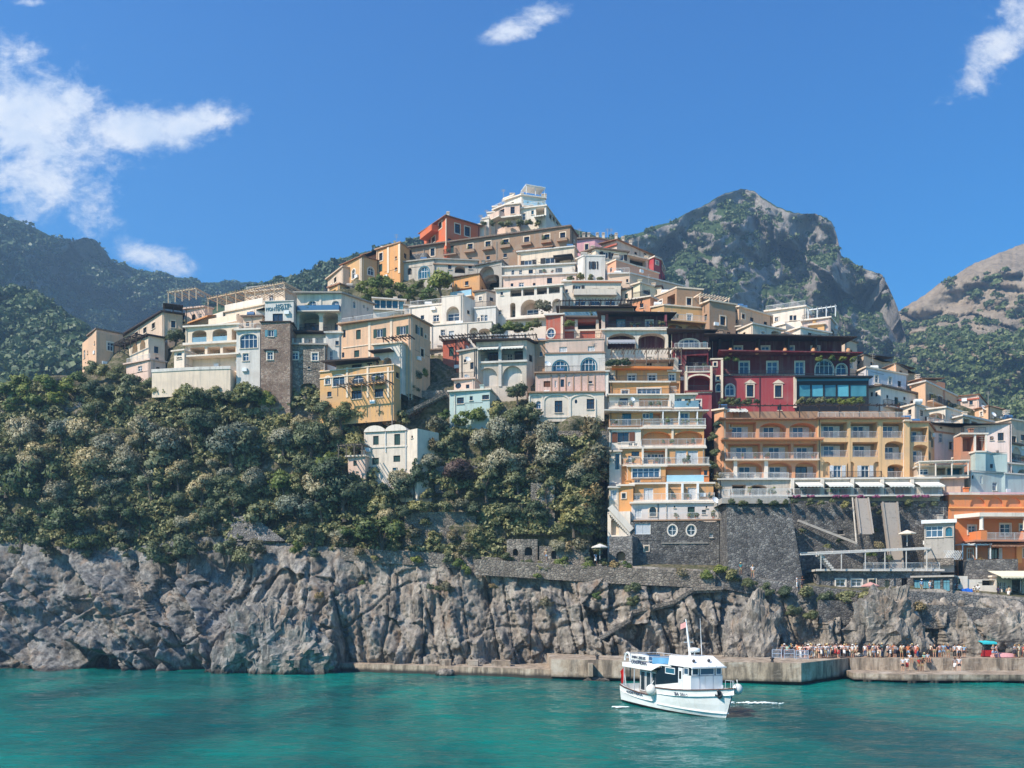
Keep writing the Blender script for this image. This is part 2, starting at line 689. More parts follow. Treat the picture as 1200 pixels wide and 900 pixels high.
        if sill:
            m5 = s.mb()
            a, b = u0 - .1, u1 + .1
            m5.hexa([f.pt(a, v0 - .1, plane - .05), f.pt(b, v0 - .1, plane - .05), f.pt(b, v0 - .1, plane + .14), f.pt(a, v0 - .1, plane + .14),
                     f.pt(a, v0, plane - .05), f.pt(b, v0, plane - .05), f.pt(b, v0, plane + .14), f.pt(a, v0, plane + .14)])
            s.put('sill', m5, WHITE, w)
        return w

    def Ws(s, xs, y, w, h, st='w', k=0, **kw):
        for x in xs: s.W(x, y, w, h, st, k, **kw)

    # open loggia; door = list of (fraction across, width m, height m, style)
    def L(s, x0, x1, y0, y1, arch='rect', depth=1.6, back='wall', k=0, rail=None, doors=(), floor=0.0, rmat=None):
        f = s.f(k)
        u0, u1, v0, v1 = f.rect(x0, x1, y0, y1)
        u0, u1 = max(u0, .12), min(u1, f.L - .12)
        v0, v1 = max(v0, .04), min(v1, f.H - .12)
        if u1 - u0 < .4 or v1 - v0 < .4: return
        o = arc_outline(u0, u1, v0, v1, arch)
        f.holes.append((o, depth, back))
        for fr, w, h, st in doors:
            uc = u0 + (u1 - u0) * fr
            hh = min(h, (v1 - v0) * .86)
            a, b = max(uc - w / 2, u0 + .05), min(uc + w / 2, u1 - .05)
            s.win(f, a, b, v0 + .03, v0 + .03 + hh, st, 'rect', 0.0, -depth + .06, True, False, hole=False)
        if rail:
            s.railing(f, u0, u1, v0, 0.0 - .08, rail, rmat, returns=False)

    def railing(s, f, u0, u1, v, out, kind='bars', mat=None, parent=None, hgt=1.0, returns=False):
        mb = s.mb(); m = mat or RAILW
        if kind in ('bars', 'barsd'):
            m = mat or (RAILW if kind == 'bars' else IRON)
            segs = [(f.pt(u0, v, out), f.pt(u1, v, out))]
            if returns: segs += [(f.pt(u0, v, 0), f.pt(u0, v, out)), (f.pt(u1, v, out), f.pt(u1, v, 0))]
            up = Vector((0, 0, hgt))
            for a, b in segs:
                L = (b - a).length
                mb.bar(a + up, b + up, .06, .05)
                mb.bar(a + Vector((0, 0, .1)), b + Vector((0, 0, .1)), .04, .04)
                n = max(2, int(L / .17))
                for i in range(n + 1):
                    p = a.lerp(b, i / n)
                    big = i % 8 == 0 or i == n
                    mb.bar(p, p + up, .05 if big else .026)
        elif kind == 'glass':
            m = mat or glass_pane('rail', (130, 160, 170), .08)
            mb.hexa([f.pt(u0, v, out - .02), f.pt(u1, v, out - .02), f.pt(u1, v, out + .02), f.pt(u0, v, out + .02),
                     f.pt(u0, v + hgt, out - .02), f.pt(u1, v + hgt, out - .02), f.pt(u1, v + hgt, out + .02), f.pt(u0, v + hgt, out + .02)])
        else:
            m = mat or s.mat
            t = .18
            segs = [(f.pt(u0, v, out), f.pt(u1, v, out))]
            if returns: segs += [(f.pt(u0, v, 0), f.pt(u0, v, out)), (f.pt(u1, v, 0), f.pt(u1, v, out))]
            for a, b in segs:
                mb.bar(a + Vector((0, 0, hgt / 2)), b + Vector((0, 0, hgt / 2)), t, hgt)
        return s.put('railing', mb, m, parent)

    # balcony slab whose top is at photo row y
    def B(s, x0, x1, y, proj=1.2, rail='bars', k=0, mat=None, thick=.2, rmat=None, hgt=1.0):
        f = s.f(k)
        u0, u1, v, _ = f.rect(x0, x1, y, y)
        mb = s.mb()
        mb.hexa([f.pt(u0, v - thick, -.05), f.pt(u1, v - thick, -.05), f.pt(u1, v - thick, proj), f.pt(u0, v - thick, proj),
                 f.pt(u0, v, -.05), f.pt(u1, v, -.05), f.pt(u1, v, proj), f.pt(u0, v, proj)])
        b = s.put('balcony', mb, mat or s.mat)
        BALC.append((s.h, f, u0, u1, v, proj))
        if rail:
            s.railing(f, u0 + .05, u1 - .05, v, proj - .08, rail, rmat, b, hgt, True)
        return b

    # string course / cornice
    def band(s, y, h=.18, out=.1, mat=None, k=0, x0=None, x1=None, name='cornice'):
        f = s.f(k)
        xm = 0
        mid = f.pt(f.L / 2, 0)
        px = 600 + mid.x / mid.y * F
        v = f.uv(px, y)[1]
        u0, u1 = -out * .5, f.L + out * .5
        if x0 is not None: u0 = f.uv(x0, y)[0]
        if x1 is not None: u1 = f.uv(x1, y)[0]
        mb = s.mb()
        mb.hexa([f.pt(u0, v, -.02), f.pt(u1, v, -.02), f.pt(u1, v, out), f.pt(u0, v, out),
                 f.pt(u0, v + h, -.02), f.pt(u1, v + h, -.02), f.pt(u1, v + h, out), f.pt(u0, v + h, out)])
        return s.put(name, mb, mat or WHITE)

    def pilaster(s, x, y0, y1, w=.3, out=.1, mat=None, k=0, name='pilaster'):
        f = s.f(k)
        u, v1 = f.uv(x, y0); _, v0 = f.uv(x, y1)
        mb = s.mb()
        a, b = u - w / 2, u + w / 2
        mb.hexa([f.pt(a, v0, -.02), f.pt(b, v0, -.02), f.pt(b, v0, out), f.pt(a, v0, out),
                 f.pt(a, v1, -.02), f.pt(b, v1, -.02), f.pt(b, v1, out), f.pt(a, v1, out)])
        return s.put(name, mb, mat or WHITE)

    def pipe(s, x, y0, y1, k=0, r=.06, mat=None):
        f = s.f(k)
        u, v1 = f.uv(x, y0); _, v0 = f.uv(x, y1)
        mb = s.mb(); mb.tube(f.pt(u, v0, .1), f.pt(u, v1, .1), r, n=6)
        return s.put('drainpipe', mb, mat or CONC)

    # fabric awning sloping outwards from photo row y
    def awning(s, x0, x1, y, proj=1.6, drop=.6, mat=None, k=0, base=0.0):
        f = s.f(k)
        u0, u1, v, _ = f.rect(x0, x1, y, y)
        mb = s.mb()
        n = max(2, int((u1 - u0) / .5))
        a, b = [], []
        mb.hexa([f.pt(u0, v - .04, base), f.pt(u1, v - .04, base), f.pt(u1, v - drop - .04, base + proj), f.pt(u0, v - drop - .04, base + proj),
                 f.pt(u0, v, base), f.pt(u1, v, base), f.pt(u1, v - drop, base + proj), f.pt(u0, v - drop, base + proj)])
        for i in range(n):
            p, q = u0 + (u1 - u0) * i / n, u0 + (u1 - u0) * (i + 1) / n
            m = (p + q) / 2
            mb.poly([f.pt(p, v - drop, base + proj + .005), f.pt(p, v - drop - .18, base + proj + .005), f.pt(m, v - drop - .28, base + proj + .005), f.pt(q, v - drop - .18, base + proj + .005), f.pt(q, v - drop, base + proj + .005)])
        return s.put('awning', mb, mat or cloth((225, 214, 196)))

    # open pergola standing before the face: top at row y0, foot at row y1
    def pergola(s, x0, x1, y0, y1, proj=3.0, k=0, mat=None, posts=4, slats=None, base=0.0, solid=False, thick=.14):
        f = s.f(k); m = mat or WOODG
        u0, u1, vb, vt = f.rect(x0, x1, y0, y1)
        mb = s.mb()
        for i in range(posts):
            u = u0 + (u1 - u0) * i / max(1, posts - 1)
            for q in ((base + proj,) if k != 'x' else (base + proj,)):
                mb.bar(f.pt(u, vb, q), f.pt(u, vt, q), .13)
            mb.bar(f.pt(u, vt - .05, base), f.pt(u, vt - .05, base + proj + .25), .1, .14)
        mb.bar(f.pt(u0 - .2, vt - .1, base + proj), f.pt(u1 + .2, vt - .1, base + proj), .12, .16)
        n = slats or max(3, int((u1 - u0) / .55))
        if solid:
            mb.hexa([f.pt(u0 - .15, vt, base), f.pt(u1 + .15, vt, base), f.pt(u1 + .15, vt, base + proj + .3), f.pt(u0 - .15, vt, base + proj + .3),
                     f.pt(u0 - .15, vt + thick, base), f.pt(u1 + .15, vt + thick, base), f.pt(u1 + .15, vt + thick, base + proj + .3), f.pt(u0 - .15, vt + thick, base + proj + .3)])
        else:
            for i in range(n + 1):
                u = u0 + (u1 - u0) * i / n
                mb.bar(f.pt(u, vt + .05, base), f.pt(u, vt + .05, base + proj + .4), .07, .09)
        return s.put('pergola', mb, m)

    def lettering(s, txt, x0, x1, y0, y1, mat, k=0, out=.05):
        f = s.f(k)
        u0, u1, v0, v1 = f.rect(x0, x1, y0, y1)
        letters(txt, f.pt(u0, v0, out), f.U, Vector((0, 0, 1)), u1 - u0, v1 - v0, mat, s.h.root, s.h.off)

    def dress(s, rng):
        """everyday clutter: pipes, air conditioners, aerials, roof rails"""
        for f in s.allf:
            if f.L < 3.2 or f.H < 3: continue
            def free(u0, u1, v0, v1):
                for o, d, b in f.holes:
                    us = [p[0] for p in o]; vs = [p[1] for p in o]
                    if u1 > min(us) - .1 and u0 < max(us) + .1 and v1 > min(vs) - .1 and v0 < max(vs) + .1: return False
                return True
            want = min(5, int(f.L * f.H / 22)) - len(f.holes)
            if f.H > 13: want = min(want, 3)
            st = rng.choice(('w', 'd', 'ds', 'gS', 'wc', 'ws', 'br'))
            for _ in range(14):
                if want <= 0: break
                w, hh = rng.choice(((.7, .9), (.9, 1.3), (1.0, 1.5), (.5, .6)))
                u, v = rng.uniform(.9, f.L - .9), f.H - rng.choice((1.9, 2.1, 2.3, 5.0)) + rng.uniform(-.2, .2)
                m_ = 1.0 if st == 'gS' else .5
                if v > 1.2 and free(u - w / 2 - m_, u + w / 2 + m_, v - hh / 2 - .4, v + hh / 2 + .35):
                    s.win(f, u - w / 2, u + w / 2, v - hh / 2, v + hh / 2, st); want -= 1
            if rng.random() < .5:
                for _ in range(6):
                    u = rng.choice((.25, f.L - .25, rng.uniform(.3, f.L - .3)))
                    if free(u - .1, u + .1, 0, f.H):
                        m = s.mb(); m.tube(f.pt(u, -1, .09), f.pt(u, f.H, .09), .055, n=5); s.put('drainpipe', m, rng.choice((CONC, IRON, WHITE))); break
            if rng.random() < .45:
                for _ in range(8):
                    u, v = rng.uniform(.6, f.L - .6), rng.uniform(f.H * .35, f.H - .5)
                    if free(u - .5, u + .5, v - .4, v + .4):
                        m = s.mb(); m.hexa([f.pt(u - .42, v - .28, .01), f.pt(u + .42, v - .28, .01), f.pt(u + .42, v - .28, .33), f.pt(u - .42, v - .28, .33), f.pt(u - .42, v + .28, .01), f.pt(u + .42, v + .28, .01), f.pt(u + .42, v + .28, .33), f.pt(u - .42, v + .28, .33)])
                        s.put('air_conditioner', m, F_WHITE); break
            if rng.random() < .35 and f.L > 4:
                a = rng.uniform(.3, f.L * .4); b = min(f.L - .3, a + rng.uniform(2.5, 6)); z = rng.uniform(f.H * .55, f.H - .3)
                m = s.mb(); m.tube(f.pt(a, z, .04), f.pt(b, z - .08, .04), .022, n=4); s.put('cable', m, IRON)
        if s.roof in ('slab',) and s.zt > 20:
            c = sum(s.foot[:len(s.faces) + 1], Vector((0, 0, 0))) / (len(s.faces) + 1); f = s.faces[0]; z = s.zt + s.thick
            for _ in range(rng.choice((0, 1, 1, 2))):
                u = rng.uniform(.5, max(.6, f.L - .5)); p = f.pt(u, 0, -rng.uniform(.6, max(.7, min(3, s.D - 1)))); p.z = z; k = rng.random(); m = s.mb()
                if k < .4:
                    h = rng.uniform(1.4, 2.6); m.tube(p, p + Vector((0, 0, h)), .03, n=5)
                    for q in (.98, .86, .74): m.bar(p + Vector((-.4, 0, h * q)), p + Vector((.4, 0, h * q)), .035)
                    s.put('antenna', m, CONC)
                elif k < .7:
                    m.box(p.x - .3, p.x + .3, p.y - .3, p.y + .3, z, z + .8); m.box(p.x - .4, p.x + .4, p.y - .4, p.y + .4, z + .8, z + .9); s.put('chimney', m, s.mat)
                else:
                    m.tube(p + Vector((-.6, 0, .5)), p + Vector((.6, 0, .5)), .42, n=12); m.box(p.x - .5, p.x + .5, p.y - .2, p.y + .2, z, z + .15); s.put('water_tank', m, rng.choice((F_WHITE, CONC, paint((70, 110, 150), .5))))
            if rng.random() < .4 and f.L > 3:
                s.railing(f, .1, f.L - .1, f.H + s.thick, -.05, rng.choice(('bars', 'barsd')), hgt=.9)

    def finish(s):
        if s.h.cat not in ('wall',) and 'lettered' not in s.h.label: s.dress(random.Random(int(s.pts[0].x * 91 + s.zt * 37)))
        mb = s.mb()
        for f in s.allf:
            V = [(0, 0), (f.L, 0), (f.L, f.H), (0, f.H)]
            if not f.holes:
                mb.poly([f.pt(*p) for p in V], 0)
                continue
            pts = [Vector(p) for p in V]
            edges = [(0, 1), (1, 2), (2, 3), (3, 0)]
            for o, dep, bk in f.holes:
                b = len(pts); n = len(o)
                pts += [Vector(p) for p in o]
                edges += [(b + i, b + (i + 1) % n) for i in range(n)]
            vv, ee, ff, *_ = delaunay_2d_cdt(pts, edges, [], 1, 1e-4)
            P3 = [f.pt(p.x, p.y) for p in vv]
            keep = []
            for t in ff:
                c = sum((vv[i] for i in t), Vector((0, 0))) / len(t)
                if any(inside(c, o) for o, _, _ in f.holes): continue
                if not (0 <= c.x <= f.L and 0 <= c.y <= f.H): continue
                keep.append(tuple(t))
            mb.add(P3, keep, 0)
            for o, dep, bk in f.holes:
                n = len(o)
                for i in range(n):
                    A, B = o[i], o[(i + 1) % n]
                    mb.poly([f.pt(*B, 0), f.pt(*A, 0), f.pt(*A, -dep), f.pt(*B, -dep)], 0)
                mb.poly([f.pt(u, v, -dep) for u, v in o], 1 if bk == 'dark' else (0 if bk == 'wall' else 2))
                s.lmat = bk if bk not in ('dark', 'wall') else getattr(s, 'lmat', None)
        # back and top
        B1, B0 = s.foot[-2], s.foot[-1]
        mb.poly([(B1.x, B1.y, s.zb), (B0.x, B0.y, s.zb), (B0.x, B0.y, s.zt), (B1.x, B1.y, s.zt)])
        mb.poly([(p.x, p.y, s.zt) for p in s.foot])
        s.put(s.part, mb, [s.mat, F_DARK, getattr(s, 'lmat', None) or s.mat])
        if s.roof == 'slab':
            r = s.mb()
            c = sum(s.foot, Vector((0, 0, 0))) / len(s.foot)
            ring = []
            nf = len(s.faces)
            for i, p in enumerate(s.foot):
                d = Vector((0, 0, 0))
                if i <= nf:
                    if i > 0: d += s.faces[i - 1].N
                    else: d += s.faces[0].N + s.side_l.N
                    if i < nf: d += s.faces[i].N
                    else: d += s.side_r.N
                    if i not in (0, nf): d = d.normalized() * 1.15
                ring.append(p + d * s.over)
            n = len(ring)
            r.add([(p.x, p.y, s.zt + .003) for p in ring] + [(p.x, p.y, s.zt + s.thick) for p in ring],
                  [tuple(range(n - 1, -1, -1)), tuple(range(n, 2 * n))] + [(i, (i + 1) % n, n + (i + 1) % n, n + i) for i in range(n)])
            s.put('roof', r, s.rmat)
        elif s.roof in ('mono', 'hip', 'gable'):
            r = s.mb()
            nf = len(s.faces)
            ring = []
            for i, p in enumerate(s.foot):
                d = Vector((0, 0, 0))
                if i <= nf:
                    if i > 0: d += s.faces[i - 1].N
                    else: d += s.faces[0].N + s.side_l.N
                    if i < nf: d += s.faces[i].N
                    else: d += s.side_r.N
                    if i not in (0, nf): d = d.normalized() * 1.15
                ring.append(p + d * s.over)
            n = len(ring); t = .12
            c = sum(ring, Vector((0, 0, 0))) / n
            if s.roof == 'hip':
                lo = [(p.x, p.y, s.zt + .003) for p in ring]; up = [(p.x, p.y, s.zt + t) for p in ring]
                r.add(lo + up + [(c.x, c.y, s.zt + s.thick)], [tuple(range(n - 1, -1, -1))] + [(i, (i + 1) % n, n + (i + 1) % n, n + i) for i in range(n)] + [(n + i, n + (i + 1) % n, 2 * n) for i in range(n)])
            else:
                rise = [0] * (nf + 1) + [s.thick, s.thick]
                lo = [(p.x, p.y, s.zt + .003 + z) for p, z in zip(ring, rise)]; up = [(p.x, p.y, s.zt + t + z) for p, z in zip(ring, rise)]
                r.add(lo + up, [tuple(range(n - 1, -1, -1)), tuple(range(n, 2 * n))] + [(i, (i + 1) % n, n + (i + 1) % n, n + i) for i in range(n)])
            s.put('roof', r, s.rmat)
        elif s.roof == 'vault':       # barrel vaults side by side along face 0
            r = s.mb(); f = s.faces[0]; nb = s.thick if isinstance(s.thick, int) else 2
            for i in range(nb):
                a, b = f.L * i / nb, f.L * (i + 1) / nb
                rise = (b - a) * .28
                for (e0, e1) in ((.25, -s.D),):
                    A = []
                    for j in range(11):
                        t = math.pi * j / 10
                        A.append(((a + b) / 2 - (b - a) / 2 * math.cos(t), f.H + rise * math.sin(t)))
                    F0 = [f.pt(u, v, e0) for u, v in A]; F1 = [f.pt(u, v, e1) for u, v in A]
                    m = len(A)
                    r.add(F0 + F1, [tuple(range(m))] + [(j, m + j, m + j + 1, j + 1) for j in range(m - 1)])
                    thin = [f.pt(u, v - .22, e0 + .002) for u, v in A]
            s.put('roof', r, s.rmat)


def inside(c, o):
    x, y = c.x, c.y; r = False; n = len(o)
    for i in range(n):
        x0, y0 = o[i]; x1, y1 = o[(i + 1) % n]
        if (y0 > y) != (y1 > y) and x < (x1 - x0) * (y - y0) / (y1 - y0) + x0: r = not r
    return r


BALC = []


class House:
    all = []

    def __init__(s, name, label, cat='house', group='houses of the hillside village'):
        s.name, s.label, s.cat, s.group = name, label, cat, group
        s.root = None; s.blocks = []; s.off = Vector((0, 0, 0))
        House.all.append(s)

    def blk(s, corners, yb, Y, D=8, mat=WHITE, **kw):
        return Block(s, corners, yb, Y, D, mat, **kw)

    def done(s):
        for b in s.blocks: b.finish()

    def post(s, px, py0, py1, Y, r=.06, name='antenna', mat=None, arms=True):
        mb = MB(s.off); a, b = P(px, py1, Y), P(px, py0, Y)
        mb.tube(a, b, r * .6, n=5)
        if arms:
            for k in (.98, .9, .82):
                p = a.lerp(b, k); mb.bar(p + Vector((-.45, 0, 0)), p + Vector((.45, 0, 0)), .04)
        return mb.build(name, mat or CONC, s.root)

    def chimney(s, px, py0, py1, Y, w=.7, mat=None):
        mb = MB(s.off); a, b = P(px, py1, Y), P(px, py0, Y)
        mb.box(a.x - w / 2, a.x + w / 2, a.y - w / 2, a.y + w / 2, a.z, b.z)
        mb.box(a.x - w * .65, a.x + w * .65, a.y - w * .65, a.y + w * .65, b.z, b.z + .12)
        for dx in (-.3, .3):
            mb.box(a.x + dx * w - .08, a.x + dx * w + .08, a.y - .25 * w, a.y + .25 * w, b.z + .12, b.z + .35)
        mb.box(a.x - w * .6, a.x + w * .6, a.y - w * .6, a.y + w * .6, b.z + .35, b.z + .45)
        return mb.build('chimney', mat or WHITE, s.root)

    def dish(s, px, py, Y, r=.45, mat=None):
        mb = MB(s.off); c = P(px, py, Y)
        n = 14
        prof = [(0, 0), (.5, .07), (.85, .2), (1, .3)]
        ax = Vector((.35, -.8, .5)).normalized(); e = ax.cross(Vector((0, 0, 1))).normalized(); g = e.cross(ax)
        pts = []
        for q, h in prof:
            for i in range(n):
                t = 2 * math.pi * i / n
                pts.append(c + (e * math.cos(t) + g * math.sin(t)) * q * r + ax * h * r)
        fs = [(k * n + i, k * n + (i + 1) % n, (k + 1) * n + (i + 1) % n, (k + 1) * n + i) for k in range(3) for i in range(n)]
        mb.add(pts, fs)
        mb.bar(c, c + ax * r * .9, .04); mb.tube(c - Vector((0, 0, r * 1.3)), c, .04, n=5)
        return mb.build('satellite_dish', mat or F_WHITE, s.root, True)

    def pots(s, items, Y):
        """small potted plants on a terrace edge: px, py(foot), size"""


def letters(txt, org, U, V, w, h, mat, parent, off, depth=.05):
    """raised lettering as one mesh, built from Blender's own font"""
    cu = bpy.data.curves.new('lettering', 'FONT')
    cu.body = txt; cu.extrude = .03; cu.resolution_u = 2
    o = bpy.data.objects.new('tmp_text', cu); COL.objects.link(o)
    dg = bpy.context.evaluated_depsgraph_get()
    me = bpy.data.meshes.new_from_object(o.evaluated_get(dg))
    bpy.data.objects.remove(o)
    co = np.empty(len(me.vertices) * 3, dtype=np.float32); me.vertices.foreach_get('co', co); co = co.reshape(-1, 3)
    mn, mx = co.min(0), co.max(0)
    su, sv = w / max(1e-6, mx[0] - mn[0]), h / max(1e-6, mx[1] - mn[1])
    N = U.cross(V)
    out = np.zeros_like(co)
    O = np.array(Vector(org) - off)
    for i in range(3):
        out[:, i] = O[i] + (co[:, 0] - mn[0]) * su * U[i] + (co[:, 1] - mn[1]) * sv * V[i] + co[:, 2] * N[i]
    me.vertices.foreach_set('co', out.ravel()); me.materials.clear(); me.materials.append(mat); me.update()
    return add_obj('lettering', me, parent)
# ---------------------------------------------------------------- camera, light, sky
def setup():
    cam = bpy.data.cameras.new('camera'); co = bpy.data.objects.new('camera', cam); COL.objects.link(co)
    co.location = CAM; co.rotation_euler = (R(90), 0, 0)
    cam.sensor_width = 36; cam.lens = 36 * F / 1200
    cam.shift_y = (HY - 450) / 1200
    cam.clip_start = .5; cam.clip_end = 20000
    SC.camera = co
    S = Vector(SUN).normalized()
    el = math.asin(S.z); az = math.atan2(S.x, S.y)          # clockwise from +Y
    w = bpy.data.worlds.new('World'); SC.world = w; w.use_nodes = True
    nt = w.node_tree; nt.nodes.clear()
    N = nt.nodes.new; L = nt.links.new
    out = N('ShaderNodeOutputWorld'); bg = N('ShaderNodeBackground')
    sky = N('ShaderNodeTexSky'); sky.sky_type = 'NISHITA'; sky.sun_disc = False
    sky.sun_elevation = el; sky.sun_rotation = az
    sky.air_density = 1.0; sky.dust_density = .15; sky.ozone_density = 3.2; sky.altitude = 0
    bg.inputs[1].default_value = SKY
    # clouds: broken noise inside a few patches of the sky
    tc = N('ShaderNodeTexCoord'); sp = N('ShaderNodeSeparateXYZ'); L(tc.outputs['Generated'], sp.inputs[0])

    def M(op, a, b=0.0, clamp=False):
        m = N('ShaderNodeMath'); m.operation = op; m.use_clamp = clamp
        for i, v in ((0, a), (1, b)):
            if isinstance(v, bpy.types.NodeSocket): L(v, m.inputs[i])
            else: m.inputs[i].default_value = v
        return m.outputs[0]
    yy = M('MAXIMUM', sp.outputs[1], .05)
    u = M('DIVIDE', sp.outputs[0], yy); v = M('DIVIDE', sp.outputs[2], yy)
    cv = N('ShaderNodeCombineXYZ'); L(u, cv.inputs[0]); L(v, cv.inputs[1])

    def nz(scale, det, sx=1, sy=1, rot=0, dist=0, off=(0, 0, 0), rough=.6):
        mp = N('ShaderNodeMapping'); mp.inputs['Scale'].default_value = (sx, sy, 1); mp.inputs['Rotation'].default_value = (0, 0, rot)
        mp.inputs['Location'].default_value = off
        L(cv.outputs[0], mp.inputs[0])
        n = N('ShaderNodeTexNoise'); L(mp.outputs[0], n.inputs[0]); n.inputs['Scale'].default_value = scale
        n.inputs['Detail'].default_value = det; n.inputs['Roughness'].default_value = rough; n.inputs['Distortion'].default_value = dist
        return n.outputs[0]
    cover = None
    # centre (px,py), half axes (px), tilt, weight
    for (px, py, rx, ry, rot, wt) in ((35, 150, 150, 95, -.75, 1.1), (75, 215, 105, 50, -.75, .9), (5, 80, 26, 70, .15, .85), (30, 235, 60, 40, .3, .8), (150, 150, 130, 36, .05, 1.05), (228, 143, 75, 24, .2, 1.0),
                                      (178, 300, 66, 22, -.28, 1.0), (616, 28, 70, 22, .42, .95), (1168, 58, 85, 34, .75, 1.0), (1195, 15, 50, 45, .4, .9), (40, 2, 40, 8, 0, .7), (282, 124, 26, 10, .15, .62)):
        cx, cy = (px - 600) / F, (HY - py) / F
        du = M('SUBTRACT', u, cx); dv = M('SUBTRACT', v, cy)
        c_, s_ = math.cos(rot), math.sin(rot)
        a = M('DIVIDE', M('ADD', M('MULTIPLY', du, c_), M('MULTIPLY', dv, s_)), rx / F)
        b = M('DIVIDE', M('SUBTRACT', M('MULTIPLY', dv, c_), M('MULTIPLY', du, s_)), ry / F)
        d = M('ADD', M('MULTIPLY', a, a), M('MULTIPLY', b, b))
        e = M('MULTIPLY', M('POWER', 2.718, M('MULTIPLY', d, -.85)), wt)
        cover = e if cover is None else M('MAXIMUM', cover, e)
    front = M('GREATER_THAN', sp.outputs[1], .06)
    n1 = nz(9, 9, 1, 1.5, .25, .5, rough=.62); n2 = nz(26, 8, 1, 1.3, .4, .35, (3, 1, 0), .65)
    n3 = nz(70, 6, 1, 1.6, .5, .3, (1, 4, 0), .7)
    nn = M('ADD', M('MULTIPLY', n1, .56), M('ADD', M('MULTIPLY', n2, .42), M('MULTIPLY', n3, .20)))
    dens = M('SUBTRACT', M('ADD', M('MULTIPLY', nn, 2.1), M('MULTIPLY', cover, .95)), 1.70)
    mr = N('ShaderNodeMapRange'); mr.interpolation_type = 'SMOOTHSTEP'; L(dens, mr.inputs[0]); mr.inputs[1].default_value = 0.0; mr.inputs[2].default_value = .60
    cl = M('MULTIPLY', M('MULTIPLY', mr.outputs[0], front), .94)
    gate = N('ShaderNodeMapRange'); L(cover, gate.inputs[0]); gate.inputs[1].default_value = .16; gate.inputs[2].default_value = .42
    cl = M('MULTIPLY', cl, gate.outputs[0])
    shade = nz(14, 5, 1, 1, 0, .2, (.02, .05, 0))
    cr = N('ShaderNodeValToRGB'); L(shade, cr.inputs[0])
    cr.color_ramp.elements[0].position = .32; cr.color_ramp.elements[1].position = .62
    k = CLOUD
    cr.color_ramp.elements[0].color = (.66 * k, .74 * k, .88 * k, 1); cr.color_ramp.elements[1].color = (1.0 * k, .98 * k, .97 * k, 1)
    mx = N('ShaderNodeMix'); mx.data_type = 'RGBA'
    hs = N('ShaderNodeHueSaturation'); hs.inputs['Saturation'].default_value = SKYSAT; hs.inputs['Value'].default_value = 1.0
    L(sky.outputs[0], hs.inputs['Color'])
    tn = N('ShaderNodeMix'); tn.data_type = 'RGBA'; tn.blend_type = 'MULTIPLY'; tn.inputs[0].default_value = 1; L(hs.outputs[0], tn.inputs[6]); tr = N('ShaderNodeValToRGB'); L(sp.outputs[2], tr.inputs[0]); e = tr.color_ramp.elements; e[0].position = .28; e[0].color = (.80, 1.0, 1.0, 1); e[1].position = .58; e[1].color = (.22, .79, .98, 1); L(tr.outputs[0], tn.inputs[7])
    L(cl, mx.inputs[0]); L(tn.outputs[2], mx.inputs[6]); L(cr.outputs[0], mx.inputs[7])
    L(mx.outputs[2], bg.inputs[0]); L(bg.outputs[0], out.inputs[0])
    sun = bpy.data.lights.new('sun', 'SUN'); so = bpy.data.objects.new('sun', sun); COL.objects.link(so)
    sun.energy = SUNE; sun.angle = R(.53); sun.color = (1.0, .91, .78)
    so.rotation_euler = S.to_track_quat('Z', 'Y').to_euler(); so.location = (-60, 40, 200)
    vs = SC.view_settings
    vs.view_transform = 'Standard'; vs.look = 'None'; vs.gamma = 1; vs.use_curve_mapping = False; vs.exposure = EXPO
    cy = SC.cycles
    cy.use_denoising = True; cy.denoiser = 'OPENIMAGEDENOISE'; cy.denoising_input_passes = 'RGB_ALBEDO_NORMAL'
    cy.max_bounces = 6; cy.diffuse_bounces = 3; cy.glossy_bounces = 3; cy.transmission_bounces = 3; cy.volume_bounces = 0; cy.transparent_max_bounces = 6
    cy.sample_clamp_indirect = 6; cy.caustics_reflective = False; cy.caustics_refractive = False
    SC.render.use_persistent_data = False


SUN = (-.58, -.40, .71)
SUNE, SKY, EXPO, CLOUD, SKYSAT = 4.8, .116, .78, 6.0, 1.5


def haze():
    t = NT('haze_air')
    v = t.n('ShaderNodeVolumePrincipled')
    v.inputs['Color'].default_value = (.42, .70, 1, 1); v.inputs['Density'].default_value = HAZE
    v.inputs['Anisotropy'].default_value = .2
    t.l(v.outputs[0], t.out.inputs[1])
    mb = MB(); mb.box(-1400, 1400, -200, 1700, -4, 640)
    o = mb.build('haze', t.mat); tag(o, 'pale blue haze between the village and the far mountains', 'haze', kind='stuff')


HAZE = .00036

# ---------------------------------------------------------------- terrain tables (photo pixels -> metres)
YC = [(-400, 646), (0, 634), (150, 642), (250, 628), (330, 636), (400, 642), (480, 645), (560, 652), (640, 657), (700, 662), (760, 664), (840, 668), (930, 684), (1000, 692), (1100, 690), (1200, 700), (1600, 705)]
DC = [(-400, 150), (0, 136), (300, 131), (400, 129), (560, 127), (700, 124), (850, 121), (1000, 118), (1200, 116), (1600, 116)]
DB = [(-400, 140), (0, 127), (150, 126), (235, 124), (280, 121), (330, 118.5), (390, 119), (405, 122.5), (450, 121), (560, 119), (640, 117.5), (760, 117), (900, 115.5), (1000, 114.5), (1200, 112.5), (1600, 112)]
SKYL = [(-500, 470), (-100, 455), (0, 448), (90, 436), (130, 405), (215, 372), (330, 352), (400, 335), (440, 312), (500, 292), (560, 275), (610, 262), (660, 278), (700, 300), (770, 325), (860, 372), (960, 392), (1040, 442), (1120, 472), (1200, 498), (1700, 560)]


SL_C = [(-40, 0), (0, 0), (80, 3.2), (170, 8.6), (190, 10.5), (215, 14), (257, 24), (277, 28), (310, 36), (333, 45), (352, 54), (390, 60), (430, 66)]


